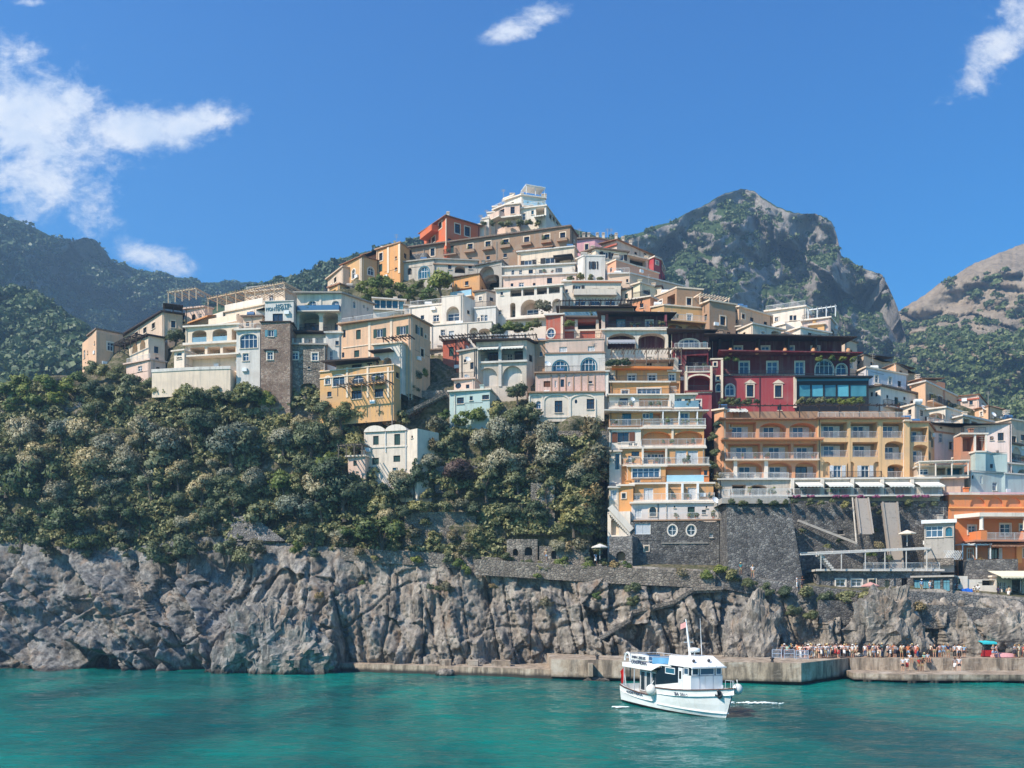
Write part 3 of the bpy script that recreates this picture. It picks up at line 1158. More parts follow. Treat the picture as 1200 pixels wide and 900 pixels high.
def hillY(px, py):
    t = interp(YC, px) - py
    k = max(0.0, min(1.0, (px - 825) / 40))
    b = 9.0 * max(0.0, min(1.0, (px - 690) / 25)) * max(0.0, min(1.0, t / 14))
    b += 5.0 * max(0.0, min(1.0, (218 - px) / 25)) * max(0.0, min(1.0, (t - 160) / 35)) * (1 if px > 95 else max(0, (px - 60) / 35))
    return interp(DC, px) + (1 - k) * interp(SL_C, t) + k * .135 * t + b


def ridged(p, oct=4):
    a, r = 1.0, 0.0
    for _ in range(oct):
        r += a * (1 - abs(noise.noise(p)) * 2); p = p * 2.07; a *= .5
    return r


def fbm(p, oct=4):
    return noise.fractal(p, 1.0, 2.0, oct)


def facet(p, k=1.0):
    """broken rock: every cell is a tilted plane"""
    _, pts = noise.voronoi(p)
    c = pts[0]
    n = noise.cell_vector(c * 17.3) - Vector((.5, .5, .5))
    return (p - c).dot(n) * 2.0 * k + (n.x + n.y) * .35


def grid_faces(nc, nr):
    i = np.arange(nc - 1)[:, None] * nr + np.arange(nr - 1)[None, :]
    return np.stack([i, i + nr, i + nr + 1, i + 1], -1).reshape(-1, 4)


def rock_mat():
    t = NT('limestone_cliff')
    tilt = t.world((1, 1, 1), (0, R(28), 0))
    n = t.noise(t.world(), .09, 6, .62, .6)
    n2 = t.noise(t.world((1, 1, .45), (0, R(24), 0)), .8, 8, .68, .8)
    n3 = t.noise(t.world(), 3.2, 6, .7)
    col = t.ramp(n2, [(.30, (.068, .068, .068)), (.45, (.185, .18, .17)), (.58, (.33, .315, .29)), (.75, (.54, .51, .46))])
    warm = t.ramp(n2, [(.30, (.085, .074, .062)), (.5, (.30, .255, .205)), (.72, (.56, .49, .41))])
    gx = t.n('ShaderNodeNewGeometry'); sx = t.n('ShaderNodeSeparateXYZ'); t.l(gx.outputs['Position'], sx.inputs[0])
    mrx = t.n('ShaderNodeMapRange'); t.l(sx.outputs[0], mrx.inputs[0]); mrx.inputs[1].default_value = -48; mrx.inputs[2].default_value = -18; mrx.inputs[3].default_value = -.03; mrx.inputs[4].default_value = .20  # sunlit warmth painted into the rock colour, growing from the cool left rightwards
    col = t.mix(t.ramp(t.math('ADD', n, mrx.outputs[0]), [(.48, 0), (.64, .85)]), col, warm)
    col = t.mix(t.ramp(n3, [(.45, .0), (.7, .55)]), col, (.11, .10, .095))
    cr = t.noise(t.world((1.3, 1.3, .55), (0, R(30), 0)), .9, 9, .74, 1.2)
    col = t.mix(t.ramp(cr, [(.36, .9), (.44, 0)]), col, (.045, .042, .042))
    v = cr
    stn = t.noise(t.world((.75, .75, .07)), 1.0, 5, .65)
    col = t.mix(t.ramp(stn, [(.52, 0), (.68, .72)]), col, (.06, .056, .052))
    rs = t.noise(t.world((.6, .6, .12), (0, .2, 0)), .9, 4, .6)
    col = t.mix(t.ramp(rs, [(.56, 0), (.7, .45)]), col, (.30, .185, .11))
    # dark wet and weedy band just above the sea
    g = t.n('ShaderNodeNewGeometry'); sp = t.n('ShaderNodeSeparateXYZ'); t.l(g.outputs['Position'], sp.inputs[0])
    z = t.math('ADD', sp.outputs[2], t.math('MULTIPLY', n2, .9))
    band = t.ramp(t.math('MULTIPLY', z, .5), [(.30, 1), (.55, 0)])
    col = t.mix(t.math('MULTIPLY', band, .8), col, (.035, .03, .025))
    # moss and creepers on ledges
    sn = t.n('ShaderNodeSeparateXYZ'); t.l(g.outputs['Normal'], sn.inputs[0])
    up = t.math('ADD', sn.outputs[2], t.math('MULTIPLY', t.noise(t.world(), .5, 5, .65), .9))
    col = t.mix(t.ramp(up, [(1.12, 0), (1.3, .75)]), col, (.10, .115, .05))
    h = t.math('ADD', n2, t.math('MULTIPLY', n3, .35))
    h = t.math('ADD', h, t.math('MULTIPLY', v, .6))
    t.bsdf(col, .9, t.bump(h, .9, .35), .2)
    return t.mat


def soil_mat():
    t = NT('hillside_ground')
    n = t.noise(t.world(), .25, 6, .65)
    n2 = t.noise(t.world(), 1.6, 5, .65)
    col = t.ramp(n2, [(.30, (.045, .05, .026)), (.44, (.10, .10, .05)), (.56, (.20, .165, .11)), (.72, (.34, .29, .23))])
    col = t.mix(t.ramp(n, [(.46, 0), (.66, .75)]), col, (.06, .075, .032))
    t.bsdf(col, .95, t.bump(n2, .9, .6), .15)
    return t.mat


def terrain():
    # --- sea cliff
    xs = np.concatenate([np.arange(-420, -20, 5.0), np.arange(-20, 1220, 1.5), np.arange(1220, 1620, 6.0)])
    nr = 118
    V = np.zeros((len(xs), nr, 3), dtype=np.float32)
    for i, px in enumerate(xs):
        yc, Dc, Db = interp(YC, px), interp(DC, px), interp(DB, px)
        top = P(px, yc, Dc); bot = Vector(((px - 600) * Db / F, Db, -2.2))
        for j in range(nr):
            t = j / (nr - 1)
            p = bot.lerp(top, t)
            # profile: steep below, leaning back near the top
            p.y = Db + (Dc - Db) * (t ** 1.5)
            p.x = (px - 600) / F * p.y
            q = Vector((p.x, p.y, p.z))
            s = q + Vector((q.z * .45, 0, 0))
            wl = max(0.0, min(1.0, (335 - px) / 80.0))
            # dipping beds: stretch the pattern along the dip
            dip = .18 + .55 * wl
            aa = q.x * math.cos(dip) + q.z * math.sin(dip); bb = -q.x * math.sin(dip) + q.z * math.cos(dip)
            big = ridged(Vector((s.x * .055, 1.3, q.z * .03)), 3)
            mid = ridged(Vector((aa * .22, q.y * .1, bb * .075)), 4)
            f0 = facet(Vector((aa * .24, q.y * .2, bb * .10)))
            f1 = facet(Vector((aa * .9, q.y * .7, bb * .55 + 5)))
            f2 = facet(Vector((q.x * 2.2, q.y * 1.5, q.z * 1.7 + 9)))
            sm = fbm(Vector((q.x * 1.7, q.y, q.z * 1.5)), 4)
            rough = 1.0 - .25 * wl
            amp = min(1.0, 3.2 * (1 - t)) if t > .69 else 1.0
            dy = -(big - .9) * 2.0 - (mid - .9) * .8 * rough - f0 * 2.5 * rough - f1 * .52 - f2 * .2 - sm * .14
            g = abs(noise.noise(Vector((aa * .40, 3.3, bb * .045))))
            dy += 1.3 * max(0.0, 1 - g / .075)
            g = abs(noise.noise(Vector((aa * .11, 8.1, bb * .16))))
            dy += .7 * max(0.0, 1 - g / .06)
            if wl:
                ph = (s.x / 8.5 + noise.noise(Vector((q.x * .06, q.z * .1, 2))) * .9) % 1.0
                dy += wl * 6.8 * (ph if ph < .88 else .88 * (1 - ph) / .12) - 3.0 * wl
            ledge = .5 * math.sin(q.z * 1.1 + noise.noise(Vector((q.x * .08, 0, q.z * .12))) * 5)
            dy += ledge * .5
            # sea cave
            cx = (px - 111) / 15.0; cz = (q.z + 1) / 3.1
            if px < 225 and cx * cx + cz * cz < 1: dy += 6.5 * min(1.0, (1 - cx * cx - cz * cz) * 4)
            p.y += dy * amp
            p.z += (noise.noise(Vector((q.x * .35, 7, q.z * .3))) * .5 * amp) if 0 < j < nr - 1 else 0
            V[i, j] = p
    me = np_mesh('cliff', V.reshape(-1, 3), grid_faces(len(xs), nr), rock_mat(), False)
    tag(add_obj('cliff', me), 'grey and tan limestone cliff rising from the sea', kind='structure')
    # --- hill
    xs = np.concatenate([np.arange(-420, 0, 10.0), np.arange(0, 1200, 4.0), np.arange(1200, 1640, 12.0)])
    n1, n2 = 70, 8
    V = np.zeros((len(xs), n1 + n2, 3), dtype=np.float32)
    for i, px in enumerate(xs):
        yc, sk = interp(YC, px), interp(SKYL, px)
        for j in range(n1):
            py = yc + (sk - yc) * j / (n1 - 1)
            Y = hillY(px, py) + .4
            p = P(px, py, Y)
            w = min(1, j / 4)
            p.y += (ridged(Vector((p.x * .12, p.z * .12, 2)), 4) - .9) * 1.4 * w + abs(math.sin(p.z * .9)) * .9 * w
            V[i, j] = p
        L = Vector(V[i, n1 - 1])
        for j in range(n2):
            k = (j + 1) / n2
            V[i, n1 + j] = (L.x * (1 + .55 * k), L.y + 110 * k, L.z - 4 * k - 60 * k * k)
    me = np_mesh('hillside', V.reshape(-1, 3), grid_faces(len(xs), n1 + n2), soil_mat(), True)
    tag(add_obj('hillside', me), 'steep green and brown hillside under the village', kind='structure')


def sea():
    t = NT('sea_water')
    co = t.world()
    w1 = t.noise(t.world((.55, 1.0, 1), (0, 0, R(14))), .32, 4, .55, .4)
    w2 = t.noise(t.world((.6, 1.0, 1), (0, 0, R(-18))), 1.15, 5, .6, .5)
    w3 = t.noise(t.world((.7, 1.0, 1), (0, 0, R(6))), 3.6, 4, .6, .3)
    h = t.math('ADD', t.math('MULTIPLY', w1, 1.1), t.math('ADD', t.math('MULTIPLY', w2, .55), t.math('MULTIPLY', w3, .26)))
    patch = t.noise(t.world((1, .5, 1)), .045, 4, .6, .5)
    col = t.mix(t.ramp(patch, [(.40, 0), (.60, 1)]), (.000, .070, .072), (.000, .175, .142))
    b = t.bump(h, 1.0, .30)
    nd = t.bsdf(col, .05, b, .24)
    nd.inputs['IOR'].default_value = 1.33
    xs = np.concatenate([np.linspace(-2500, -130, 16), np.linspace(-110, 110, 420), np.linspace(130, 2500, 16)])
    ys = np.concatenate([np.linspace(-400, 30, 12), 36 * (130 / 36) ** np.linspace(0, 1, 430), np.linspace(160, 2600, 14)])
    V = np.zeros((len(xs), len(ys), 3), dtype=np.float32)
    for i, x in enumerate(xs):
        for j, y in enumerate(ys):
            z = 0.0
            if abs(x) < 112 and 30 < y < 142:
                n = noise.noise
                z = .13 * n(Vector((x * .11 + y * .03, y * .24, 0))) + .10 * n(Vector((x * .34 - y * .08, y * .62, 3))) + .055 * n(Vector((x * .85 + y * .2, y * 1.35, 6))) + .02 * n(Vector((x * 1.7, y * 2.6, 9)))
            V[i, j] = (x, y, z)
    me = np_mesh('sea', V.reshape(-1, 3), grid_faces(len(xs), len(ys)), t.mat, True)
    tag(add_obj('sea', me), 'rippled turquoise sea in front of the cliff', kind='structure')


# ---------------------------------------------------------------- far mountains
def mountain_mat(key, rock_a, rock_b, veg_a, veg_b, thr, scale):
    t = NT('mountain_' + key)
    g = t.n('ShaderNodeNewGeometry'); sn = t.n('ShaderNodeSeparateXYZ'); t.l(g.outputs['Normal'], sn.inputs[0])
    n = t.noise(t.world((1, 1, 1.4)), .012 * scale, 8, .65, .4)
    n2 = t.noise(t.world((1, 1, .5)), .06 * scale, 8, .72, .5)
    n3 = t.noise(t.world(), .22 * scale, 5, .7)
    rock = t.mix(t.ramp(n2, [(.33, 0), (.68, 1)]), rock_a, rock_b)
    rock = t.mix(t.ramp(n3, [(.5, 0), (.72, .5)]), rock, tuple(v * .35 for v in rock_a))
    veg = t.mix(t.ramp(n3, [(.35, 0), (.68, 1)]), veg_a, veg_b)
    up = t.math('ADD', t.math('MULTIPLY', sn.outputs[2], .85), t.math('ADD', t.math('MULTIPLY', n, .75), t.math('MULTIPLY', n2, .35)))
    col = t.mix(t.ramp(up, [(thr - .05, 0), (thr + .06, 1)]), rock, veg)
    t.bsdf(col, .95, t.bump(t.math('ADD', n2, t.math('MULTIPLY', n3, .6)), .9, 5.0 / scale), .1)
    return t.mat


def mountain(name, label, sky, yb, Dt, Db, mat, amp, seed, step=3.0, nr=90, pw=1.0, sc=1.0, ledge=0.0):
    x0, x1 = sky[0][0], sky[-1][0]
    xs = np.arange(x0, x1 + step, step)
    nb = 6
    V = np.zeros((len(xs), nr + nb, 3), dtype=np.float32)
    for i, px in enumerate(xs):
        st = interp(sky, px) + noise.noise(Vector((px * .05, seed, 0))) * 2.0 + noise.noise(Vector((px * .21, seed, 4))) * 1.1
        yb_ = interp(yb, px) if isinstance(yb, list) else yb
        DT = interp(Dt, px) if isinstance(Dt, list) else Dt
        for j in range(nr):
            t = j / (nr - 1)
            py = yb_ + (st - yb_) * t
            tt = t ** pw
            if ledge:
                tt = tt + ledge * math.sin(t * 19 + noise.noise(Vector((px * .012, seed, t))) * 4) * .05
            Y = Db + (DT - Db) * tt
            p = P(px, py, Y)
            q = Vector((p.x * .006 * sc, p.z * .0045 * sc, seed))
            d = (ridged(q, 6) - .9) * amp + fbm(q * 7, 4) * amp * .16
            d -= facet(Vector((p.x * .022 * sc, 3 + seed, p.z * .012 * sc))) * amp * .22 + facet(Vector((p.x * .06 * sc, seed, p.z * .035 * sc))) * amp * .075
            Y2 = Y + d * min(1, (1 - t) * 7 + .12)
            V[i, j] = P(px, py, Y2)
        L = Vector(V[i, nr - 1])
        for j in range(nb):
            k = (j + 1) / nb
            V[i, nr + j] = (L.x, L.y + 300 * k, L.z - 25 * k - 280 * k * k)
    me = np_mesh(name, V.reshape(-1, 3), grid_faces(len(xs), nr + nb), mat, True)
    o = add_obj(name, me); tag(o, label, kind='structure')
    return V[:, :nr]


def blobs_forest(name, label, pts, sizes, mat, nq=46, seed=1):
    """trees too many to count: one mesh of leaf clumps"""
    rng = np.random.default_rng(seed)
    pts = np.asarray(pts); n = len(pts)
    d = rng.normal(size=(n, nq, 3)); d /= np.linalg.norm(d, axis=2, keepdims=True)
    d[:, :, 2] = np.abs(d[:, :, 2]) * 1.0 - .15
    sz = np.asarray(sizes)[:, None, None]
    lump = 1 + .28 * np.sin(d[:, :, :1] * 5 + rng.uniform(0, 6, (n, 1, 1))) * np.cos(d[:, :, 2:] * 4 + rng.uniform(0, 6, (n, 1, 1)))
    c = pts[:, None, :] + d * sz * lump * rng.uniform(.75, 1.05, (n, nq, 1)) * np.array([1, 1, .85])
    nrm = d + rng.normal(scale=.55, size=d.shape); nrm /= np.linalg.norm(nrm, axis=2, keepdims=True)
    a = np.cross(nrm, rng.normal(size=d.shape)); a /= np.linalg.norm(a, axis=2, keepdims=True)
    b = np.cross(nrm, a)
    ls = sz * rng.uniform(.17, .34, (n, nq, 1))
    q = np.stack([c - a * ls - b * ls * .7, c + a * ls - b * ls * .7, c + a * ls * .8 + b * ls * .7, c - a * ls * .8 + b * ls * .7], 2)
    V = q.reshape(-1, 3)
    Fq = np.arange(len(V)).reshape(-1, 4)
    o = add_obj(name, np_mesh(name, V, Fq, mat)); tag(o, label, 'forest', kind='stuff')


def mountains():
    rng = random.Random(5)
    vg_a, vg_b = (.035, .062, .026), (.085, .125, .05)
    mR = mountain_mat('peak', (.17, .155, .145), (.38, .345, .31), vg_a, vg_b, 1.02, 1.6)
    VR = mountain('mountain', 'craggy grey mountain with green ledges behind the village on the right',
                  [(560, 330), (660, 300), (735, 276), (780, 262), (820, 243), (845, 229), (868, 221), (885, 224), (897, 233), (910, 243), (938, 250), (962, 252), (975, 260), (981, 275), (985, 298), (1008, 313), (1034, 322), (1042, 338), (1052, 362), (1060, 390), (1075, 470)],
                  520, [(560, 620), (870, 650), (1000, 640), (1075, 610)], 500, mR, 62, 3.1, 2.0, 130, .8, 1.7, .5)
    mF = mountain_mat('rocky_slope', (.21, .165, .12), (.42, .34, .25), (.045, .068, .028), (.11, .135, .055), 1.055, 1.7)
    VF = mountain('mountain', 'sunlit rocky mountain slope at the right edge', [(940, 430), (1000, 400), (1056, 364), (1100, 333), (1140, 310), (1170, 297), (1200, 285), (1260, 270), (1400, 300), (1600, 380)],
                  560, 720, 330, mF, 55, 8.7, 2.0, 110, 1.0, 1.6, .6)
    mL = mountain_mat('wooded', (.15, .16, .165), (.32, .32, .31), (.020, .045, .024), (.05, .085, .038), .80, 1.1)
    VL = mountain('mountain', 'hazy blue wooded mountain on the left behind the hotels',
                  [(-400, 300), (-200, 262), (-60, 246), (0, 249), (30, 262), (60, 276), (82, 283), (97, 279), (112, 281), (124, 296), (130, 306), (160, 316), (200, 323), (232, 330), (262, 332), (300, 331), (340, 340), (420, 370), (520, 420)],
                  520, [(-400, 760), (100, 800), (300, 950), (520, 1000)], 600, mL, 110, 5.3, 3.0, 100, .9, 1.15, .4)
    VL2 = mountain('mountain', 'green ridge rising behind the ochre houses', [(180, 400), (250, 352), (300, 334), (345, 322), (400, 303), (440, 292), (490, 278), (560, 262), (640, 262), (720, 280), (800, 330)],
                   470, 480, 300, mountain_mat('ridge', (.15, .14, .13), (.30, .27, .23), vg_a, vg_b, .72, 1.8), 35, 9.4, 3.0, 60, 1.0, 2.0)
    VL3 = mountain('mountain', 'nearer wooded spur at the left edge with hazy slopes', [(-400, 300), (-120, 322), (0, 338), (22, 338), (45, 346), (75, 364), (100, 378), (125, 402), (150, 436), (200, 500)],
                   560, 420, 250, mountain_mat('spur', (.18, .17, .15), (.36, .33, .28), (.025, .05, .022), (.06, .09, .035), .86, 2.0), 38, 12.4, 3.0, 80, 1.0, 2.2, .5)
    fm = leaf_mat('far_forest', (.026, .050, .022), (.065, .105, .04), (.16, .20, .085), .15)
    fm2 = leaf_mat('far_wood', (.028, .055, .030), (.058, .098, .045), (.12, .165, .075), .15)

    def scatter(V, n, keep, smin, smax, seed):
        r = np.random.default_rng(seed); P_, S_ = [], []
        nc, nr_ = V.shape[:2]
        dV = np.diff(V, axis=1)
        while len(P_) < n:
            i = r.integers(1, nc - 1, 400); j = r.integers(0, nr_ - 2, 400)
            for a, b in zip(i, j):
                p = V[a, b]
                e1 = V[a + 1, b] - V[a - 1, b]; e2 = V[a, b + 1] - V[a, b]
                nn = np.cross(e1, e2); nz = nn[2] / (np.linalg.norm(nn) + 1e-9)
                px = 600 + p[0] / p[1] * F; py = HY - (p[2] - CZ) / p[1] * F
                k = keep(px, py, abs(nz), noise.noise(Vector((p[0] * .02, p[1] * .02, p[2] * .03))))
                if r.random() < k:
                    s = r.uniform(smin, smax); P_.append(p + np.array([0, 0, s * .25])); S_.append(s)
                    if len(P_) >= n: break
            seed += 1
            if seed > 4000: break
        return P_, S_
    pF, sF = scatter(VF, 5200, lambda px, py, nz, q: (1.0 if (py > 388 + (1200 - px) * .02 + q * 40) else (.16 if q > .12 else .012)) * (px > 960), 2.2, 4.6, 11)
    blobs_forest('forest', 'dense green wood covering the foot of the right hand slopes', pF, sF, fm, 60, 2)
    pR, sR = scatter(VR, 4600, lambda px, py, nz, q: (1.0 if py > 405 else (.95 if nz > .63 + q * .3 else .012)), 1.6, 3.4, 31)
    blobs_forest('woods', 'shrubs and trees clinging to ledges of the craggy mountain', pR, sR, fm, 36, 3)
    pL, sL = scatter(VL3, 3600, lambda px, py, nz, q: (.9 if q > -.12 else .12), 2.0, 4.2, 51)
    blobs_forest('woodland', 'wooded cover on the hazy spur at the left edge', pL, sL, fm2, 44, 4)
    p2, s2 = scatter(VL2, 2200, lambda px, py, nz, q: .9 if py < 360 else .05, 1.8, 3.8, 71)
    blobs_forest('treeline', 'row of trees along the green ridge behind the ochre houses', p2, s2, fm2, 40, 5)
    p3, s3 = scatter(VL, 9000, lambda px, py, nz, q: (.9 if nz > .5 + q * .4 else .04), 3.0, 6.5, 91)
    blobs_forest('vegetation', 'trees covering the far blue mountain on the left', p3, s3, fm2, 30, 6)
# ---------------------------------------------------------------- the village, house by house (photo pixels)
def hy(x, y, d=1.0):
    return hillY(x, y) - d


def HB(h, corners, yb, mat, Y=None, D=None, d=1.0, **kw):
    xm = sum(c[0] for c in corners) / len(corners)
    ym = min(c[1] for c in corners)
    if Y is None: Y = hy(xm, yb, d)
    if D is None: D = .13 * (yb - ym) + 5
    kw.setdefault('base_drop', 4.5)
    return h.blk(corners, yb, Y, D, mat, **kw)


def village_left():
    A = cloth((212, 150, 100)); AW = cloth((226, 218, 205))
    # tan block at the left end
    h = House('house', 'small tan flat-roofed block at the far left end of the village')
    b = HB(h, [(104, 388, 158), (113, 389, 154), (144, 395, 157)], 420, TAN, Y=155, over=.2, rmat=TILE_G)
    b.W(108, 397, 4, 8, 'd', 0); b.W(108, 410, 4, 8, 'd', 0); b.W(136, 404, 4, 6, 'w', 1)
    b2 = HB(h, [(112.8, 388.6, 153.5), (144, 394.5, 156.5)], 419, PEACH, Y=153.5, roof=None)
    h.done()
    # long terraced house, two tiers seen at a slant
    h = House('terraced_house', 'long slanting pinkish house with brown roof canopy right of the tan block')
    b = HB(h, [(141, 397), (190, 366), (214, 369)], 404, TAN, Y=169, rmat=WOODD, over=.4)
    for i, x in enumerate((150, 160, 170, 180)): b.W(x, 398 - i * 5.4, 4, 7, 'ds', 0)
    b.W(203, 380, 5, 8, 'ds', 1)
    b.pergola(192, 213, 363, 372, 2.5, 1, WOODD, 3, solid=True)
    b = HB(h, [(126, 416.5), (174, 393.5), (193, 397)], 432, CREAM, Y=162, D=8, rmat=WOODD, over=.5)
    for i, (x, y) in enumerate(((138, 417), (148, 413), (158, 408.5), (167, 404.5))): b.L(x - 3.2, x + 3.2, y - 6, y + 5, 'arch', 1.0, k=0)
    b.W(183, 410, 5, 8, 'ds', 1); b.W(184, 421, 4, 5, 'd', 1)
    b.pergola(128, 173, 405, 418, 2.0, 0, WOODD, 8)
    b = HB(h, [(148, 428), (176, 422), (194, 425)], 444, PINKW, Y=151, D=8)
    b.W(164, 432, 5, 6, 'w', 0); b.W(185, 433, 4, 6, 'd', 1)
    h.done()
    # big white hotel with curved terraces
    h = House('hotel', 'big cream hotel with curved terraces and slatted roof pergolas at the left', 'hotel', 'hotels of the village')
    b = HB(h, [(217, 363), (240, 360), (249, 362)], 396, PINKW, Y=156)
    b.W(227, 373, 4.5, 10, 'd', 0, 'arch'); b.W(235, 370, 3, 5, 'w', 0)
    b.pergola(215, 247, 349, 362, 4, 0, paint((196, 176, 150), .7), 5)
    b = HB(h, [(222, 381.3), (264, 366.5), (310, 357.5)], 392, CREAM, Y=157, D=9)
    b.L(262, 269, 371.5, 381, 'arch', 1.2, k=1)
    b.L(226, 240, 380, 390, 'seg', 1.5, k=0, back=ORANGE); b.L(243, 257, 374, 386, 'seg', 1.5, k=0, back=ORANGE)
    b.W(278, 373, 5, 10, 't', 1); b.W(272, 374, 5, 9, 'b', 1); b.W(295, 367.5, 4, 6, 'ws', 1); b.W(302, 366.5, 3, 5, 'w', 1)
    b.railing(b.f(0), .2, b.f(0).L - .1, b.f(0).H - .9, .35, 'wall', WHITE2); b.railing(b.f(1), .1, b.f(1).L - .2, b.f(1).H + .25, .15, 'wall', WHITE2)
    b.pergola(244, 333, 340, 358, 5, 1, paint((200, 172, 140), .7), 9, base=-5)
    b.B(252, 285, 381, 1.6, 'wall', 1, WHITE2); b.awning(226, 256, 374, 2.2, .7, A, 0)
    p = HB(h, [(288, 344), (334, 339)], 362, CREAM, Y=157, D=6); p.W(300, 352, 5, 7, 'ws'); p.W(318, 349, 5, 7, 'ws')
    b = HB(h, [(217.5, 384.5), (280, 380.5)], 426, CREAM, Y=143, rmat=WHITE2, D=10)
    b.L(225, 242, 387, 402, 'seg', 2.0, doors=((.8, 1, 2.1, 'd'),), rail='glass'); b.L(249, 266, 385.5, 401, 'seg', 2.0, doors=((.3, 1, 2.1, 'ws'),), rail='glass')
    b.L(271.5, 278.5, 385, 401, 'seg', 2.0)
    b.L(223, 240, 407, 419, 'rect', 2.5, doors=((.4, 1.6, 2, 'ws'),)); b.L(243, 258, 406.5, 419, 'rect', 2.5, doors=((.5, 1.2, 2, 'd'),)); b.L(261, 276, 406, 419, 'rect', 2.5, doors=((.5, 1.6, 2, 'ws'),))
    b.band(403.5, .35, .5, WHITE2); b.band(420, .25, 1.6, WHITE2)
    b = HB(h, [(285, 372), (307, 371)], 390, TAN, Y=142, D=6, rmat=TILE_G)
    b.L(297, 306, 378, 388, 'arch', 1.5); b.W(290, 380, 4, 5, 'd')
    b = HB(h, [(277, 388), (307, 386.5)], 428, BLUEW, Y=140, D=6, rmat=WHITE2)
    b.W(291.5, 399.5, 20, 17, 'bs', 0, 'seg'); b.W(288, 418.5, 7, 9, 'bs')
    b = HB(h, [(204, 413), (216, 411)], 424, WHITE, Y=142, D=5); b.W(210, 417, 6, 7, 't')
    h.done()
    # brick tower with the lettered white block on top
    h = House('tower_house', 'brown brick tower house with white lettered block on top', 'house')
    b = HB(h, [(305.5, 378), (340, 377.4)], 452, ST_BRICK, Y=138, D=8, rmat=WOODD, over=.12, thick=.18, base_drop=5)
    b.W(317.5, 390.5, 6.5, 8, 'tS'); b.W(316.5, 417, 6.5, 9, 'ws')
    b.band(410.7, .2, .25, WOODD, x0=309, x1=324)
    b = HB(h, [(310.5, 354), (344, 353), (350, 363, 143)], 377.5, BLUEW, Y=138.6, D=7, rmat=BLUEW, over=.1, thick=.15, base_drop=0)
    b.W(325.5, 372, 12, 9, 'd'); b.lettering('HOTEL', 323.5, 342, 356.2, 359.6, F_TEAL); b.lettering('MONTEMARE', 311.8, 338.5, 360, 364.2, F_TEAL)
    mb = b.mb(); f = b.f(0); u, v = f.uv(336.5, 366.5); mb.hexa([f.pt(u - .4, v - .3, .02), f.pt(u + .4, v - .3, .02), f.pt(u + .4, v - .3, .35), f.pt(u - .4, v - .3, .35), f.pt(u - .4, v + .3, .02), f.pt(u + .4, v + .3, .02), f.pt(u + .4, v + .3, .35), f.pt(u - .4, v + .3, .35)]); b.put('air_conditioner', mb, F_WHITE)
    h.done()
    # white hotel with two big arches
    h = House('hotel', 'white hotel with two big arched loggias and blue lettered balcony', 'hotel', 'hotels of the village')
    b = HB(h, [(348, 345), (400, 344.2), (437.5, 357)], 393, WHITE, Y=141, D=9, over=.45, thick=.2, rmat=CONC)
    b.L(350.5, 374, 366, 387.5, 'seg', 3, back=GREYW, doors=((.3, 2, 2.2, 'd'), (.72, 1.2, 2, 't')), rail='barsd')
    b.L(378.5, 396, 366, 387.5, 'seg', 3, back=GREYW, doors=((.75, 1.2, 2.2, 'd'),), rail='barsd')
    b.W(366, 357, 10.5, 9, 'bs', 0, 'arch'); b.W(393.5, 357, 9.5, 9, 'bs', 0, 'arch')
    b.pilaster(375.5, 346, 361, .35, .12, WHITE2)
    b.B(350, 399, 365.5, .9, 'wall', 0, WHITE2, hgt=.8, rmat=paint((52, 110, 150)))
   
    b.band(391.5, .3, .4, WHITE2)
    b.W(415, 357, 3.2, 8, 'bs', 1, 'arch'); b.W(426.5, 359, 2.6, 4.5, 'w', 1, 'oval'); b.W(431, 362, 2.6, 4.5, 'w', 1, 'oval'); b.W(414, 372, 2, 3, 'd', 1)
    h.done()
    # stone base with terrace
    h = House('house', 'grey stone house with white-pillared terrace under the two-arched white hotel')
    b = HB(h, [(341, 404.5), (382, 404.5)], 474, ST_TAN, Y=139, D=9, rmat=CONC, base_drop=4)
    b.W(345.8, 417, 7, 8, 'bs'); b.W(369, 418, 7, 9, 'bs'); b.L(352, 371, 449, 464, 'seg', 3, 'dark'); b.W(362, 431, 3, 3, 'd')
    f = b.f(0)
    for x in (342.5, 355, 368, 381): b.pilaster(x, 396.5, 404.5, .45, .1, WHITE2)
    b.railing(f, .2, f.L - .2, f.H + .2, .05, 'barsd', hgt=.95)
    b = HB(h, [(341, 392), (384, 392)], 404, GREYW, Y=141, D=6, rmat=WOODD, over=1.0)
    b.W(352, 398.5, 8, 8, 'd'); b.W(366, 398.5, 8, 8, 't'); b.W(376, 399, 5, 7, 'd')
    b = HB(h, [(382, 391), (401, 391)], 446, CONCW, Y=140, D=7)
    b.W(388, 419, 3.5, 16, 'w'); b.W(395, 402, 4, 5, 'd'); b.W(396, 430, 3, 4, 'd'); b.pipe(398, 393, 440)
    h.done()
    # tan house with green shutters
    h = House('house', 'tan two-storey house with dark green shutters and pilasters')
    b = HB(h, [(400, 381.5), (481, 370), (504, 382)], 428, PEACH, Y=140, D=12, rmat=BROWN2, over=.4, thick=.22)
    b.W(420, 392, 5.5, 11, 'gc'); b.W(445, 390.3, 7, 10, 'gS'); b.W(472, 387, 7, 10, 'gS'); b.W(418, 414.5, 6, 8, 'gc'); b.W(403.5, 391, 3, 9, 'd')
    b.W(491, 387.5, 4, 10, 'gS', 1); b.W(402, 416, 3, 6, 'd')
    b.pilaster(433, 378, 418, .45, .08, CREAM); b.pilaster(458.5, 374, 404, .4, .08, CREAM)
    b.band(403.5, .16, .1, CREAM, x0=402, x1=432)
    b = HB(h, [(438, 405.5), (471, 402), (486, 411)], 428, CONCW, Y=136, D=6, rmat=CREAM)
    b.L(448, 459, 419, 428, 'arch', 1.5, 'dark'); b.band(413, .15, 1.6, WOODD, x0=437, x1=462)
    b.pergola(456, 486, 399, 404, 2, 0, WOODD, 4)
    h.done()
    # ochre villa
    h = House('villa', 'ochre villa with four arched windows above leafy trees at the left', 'villa')
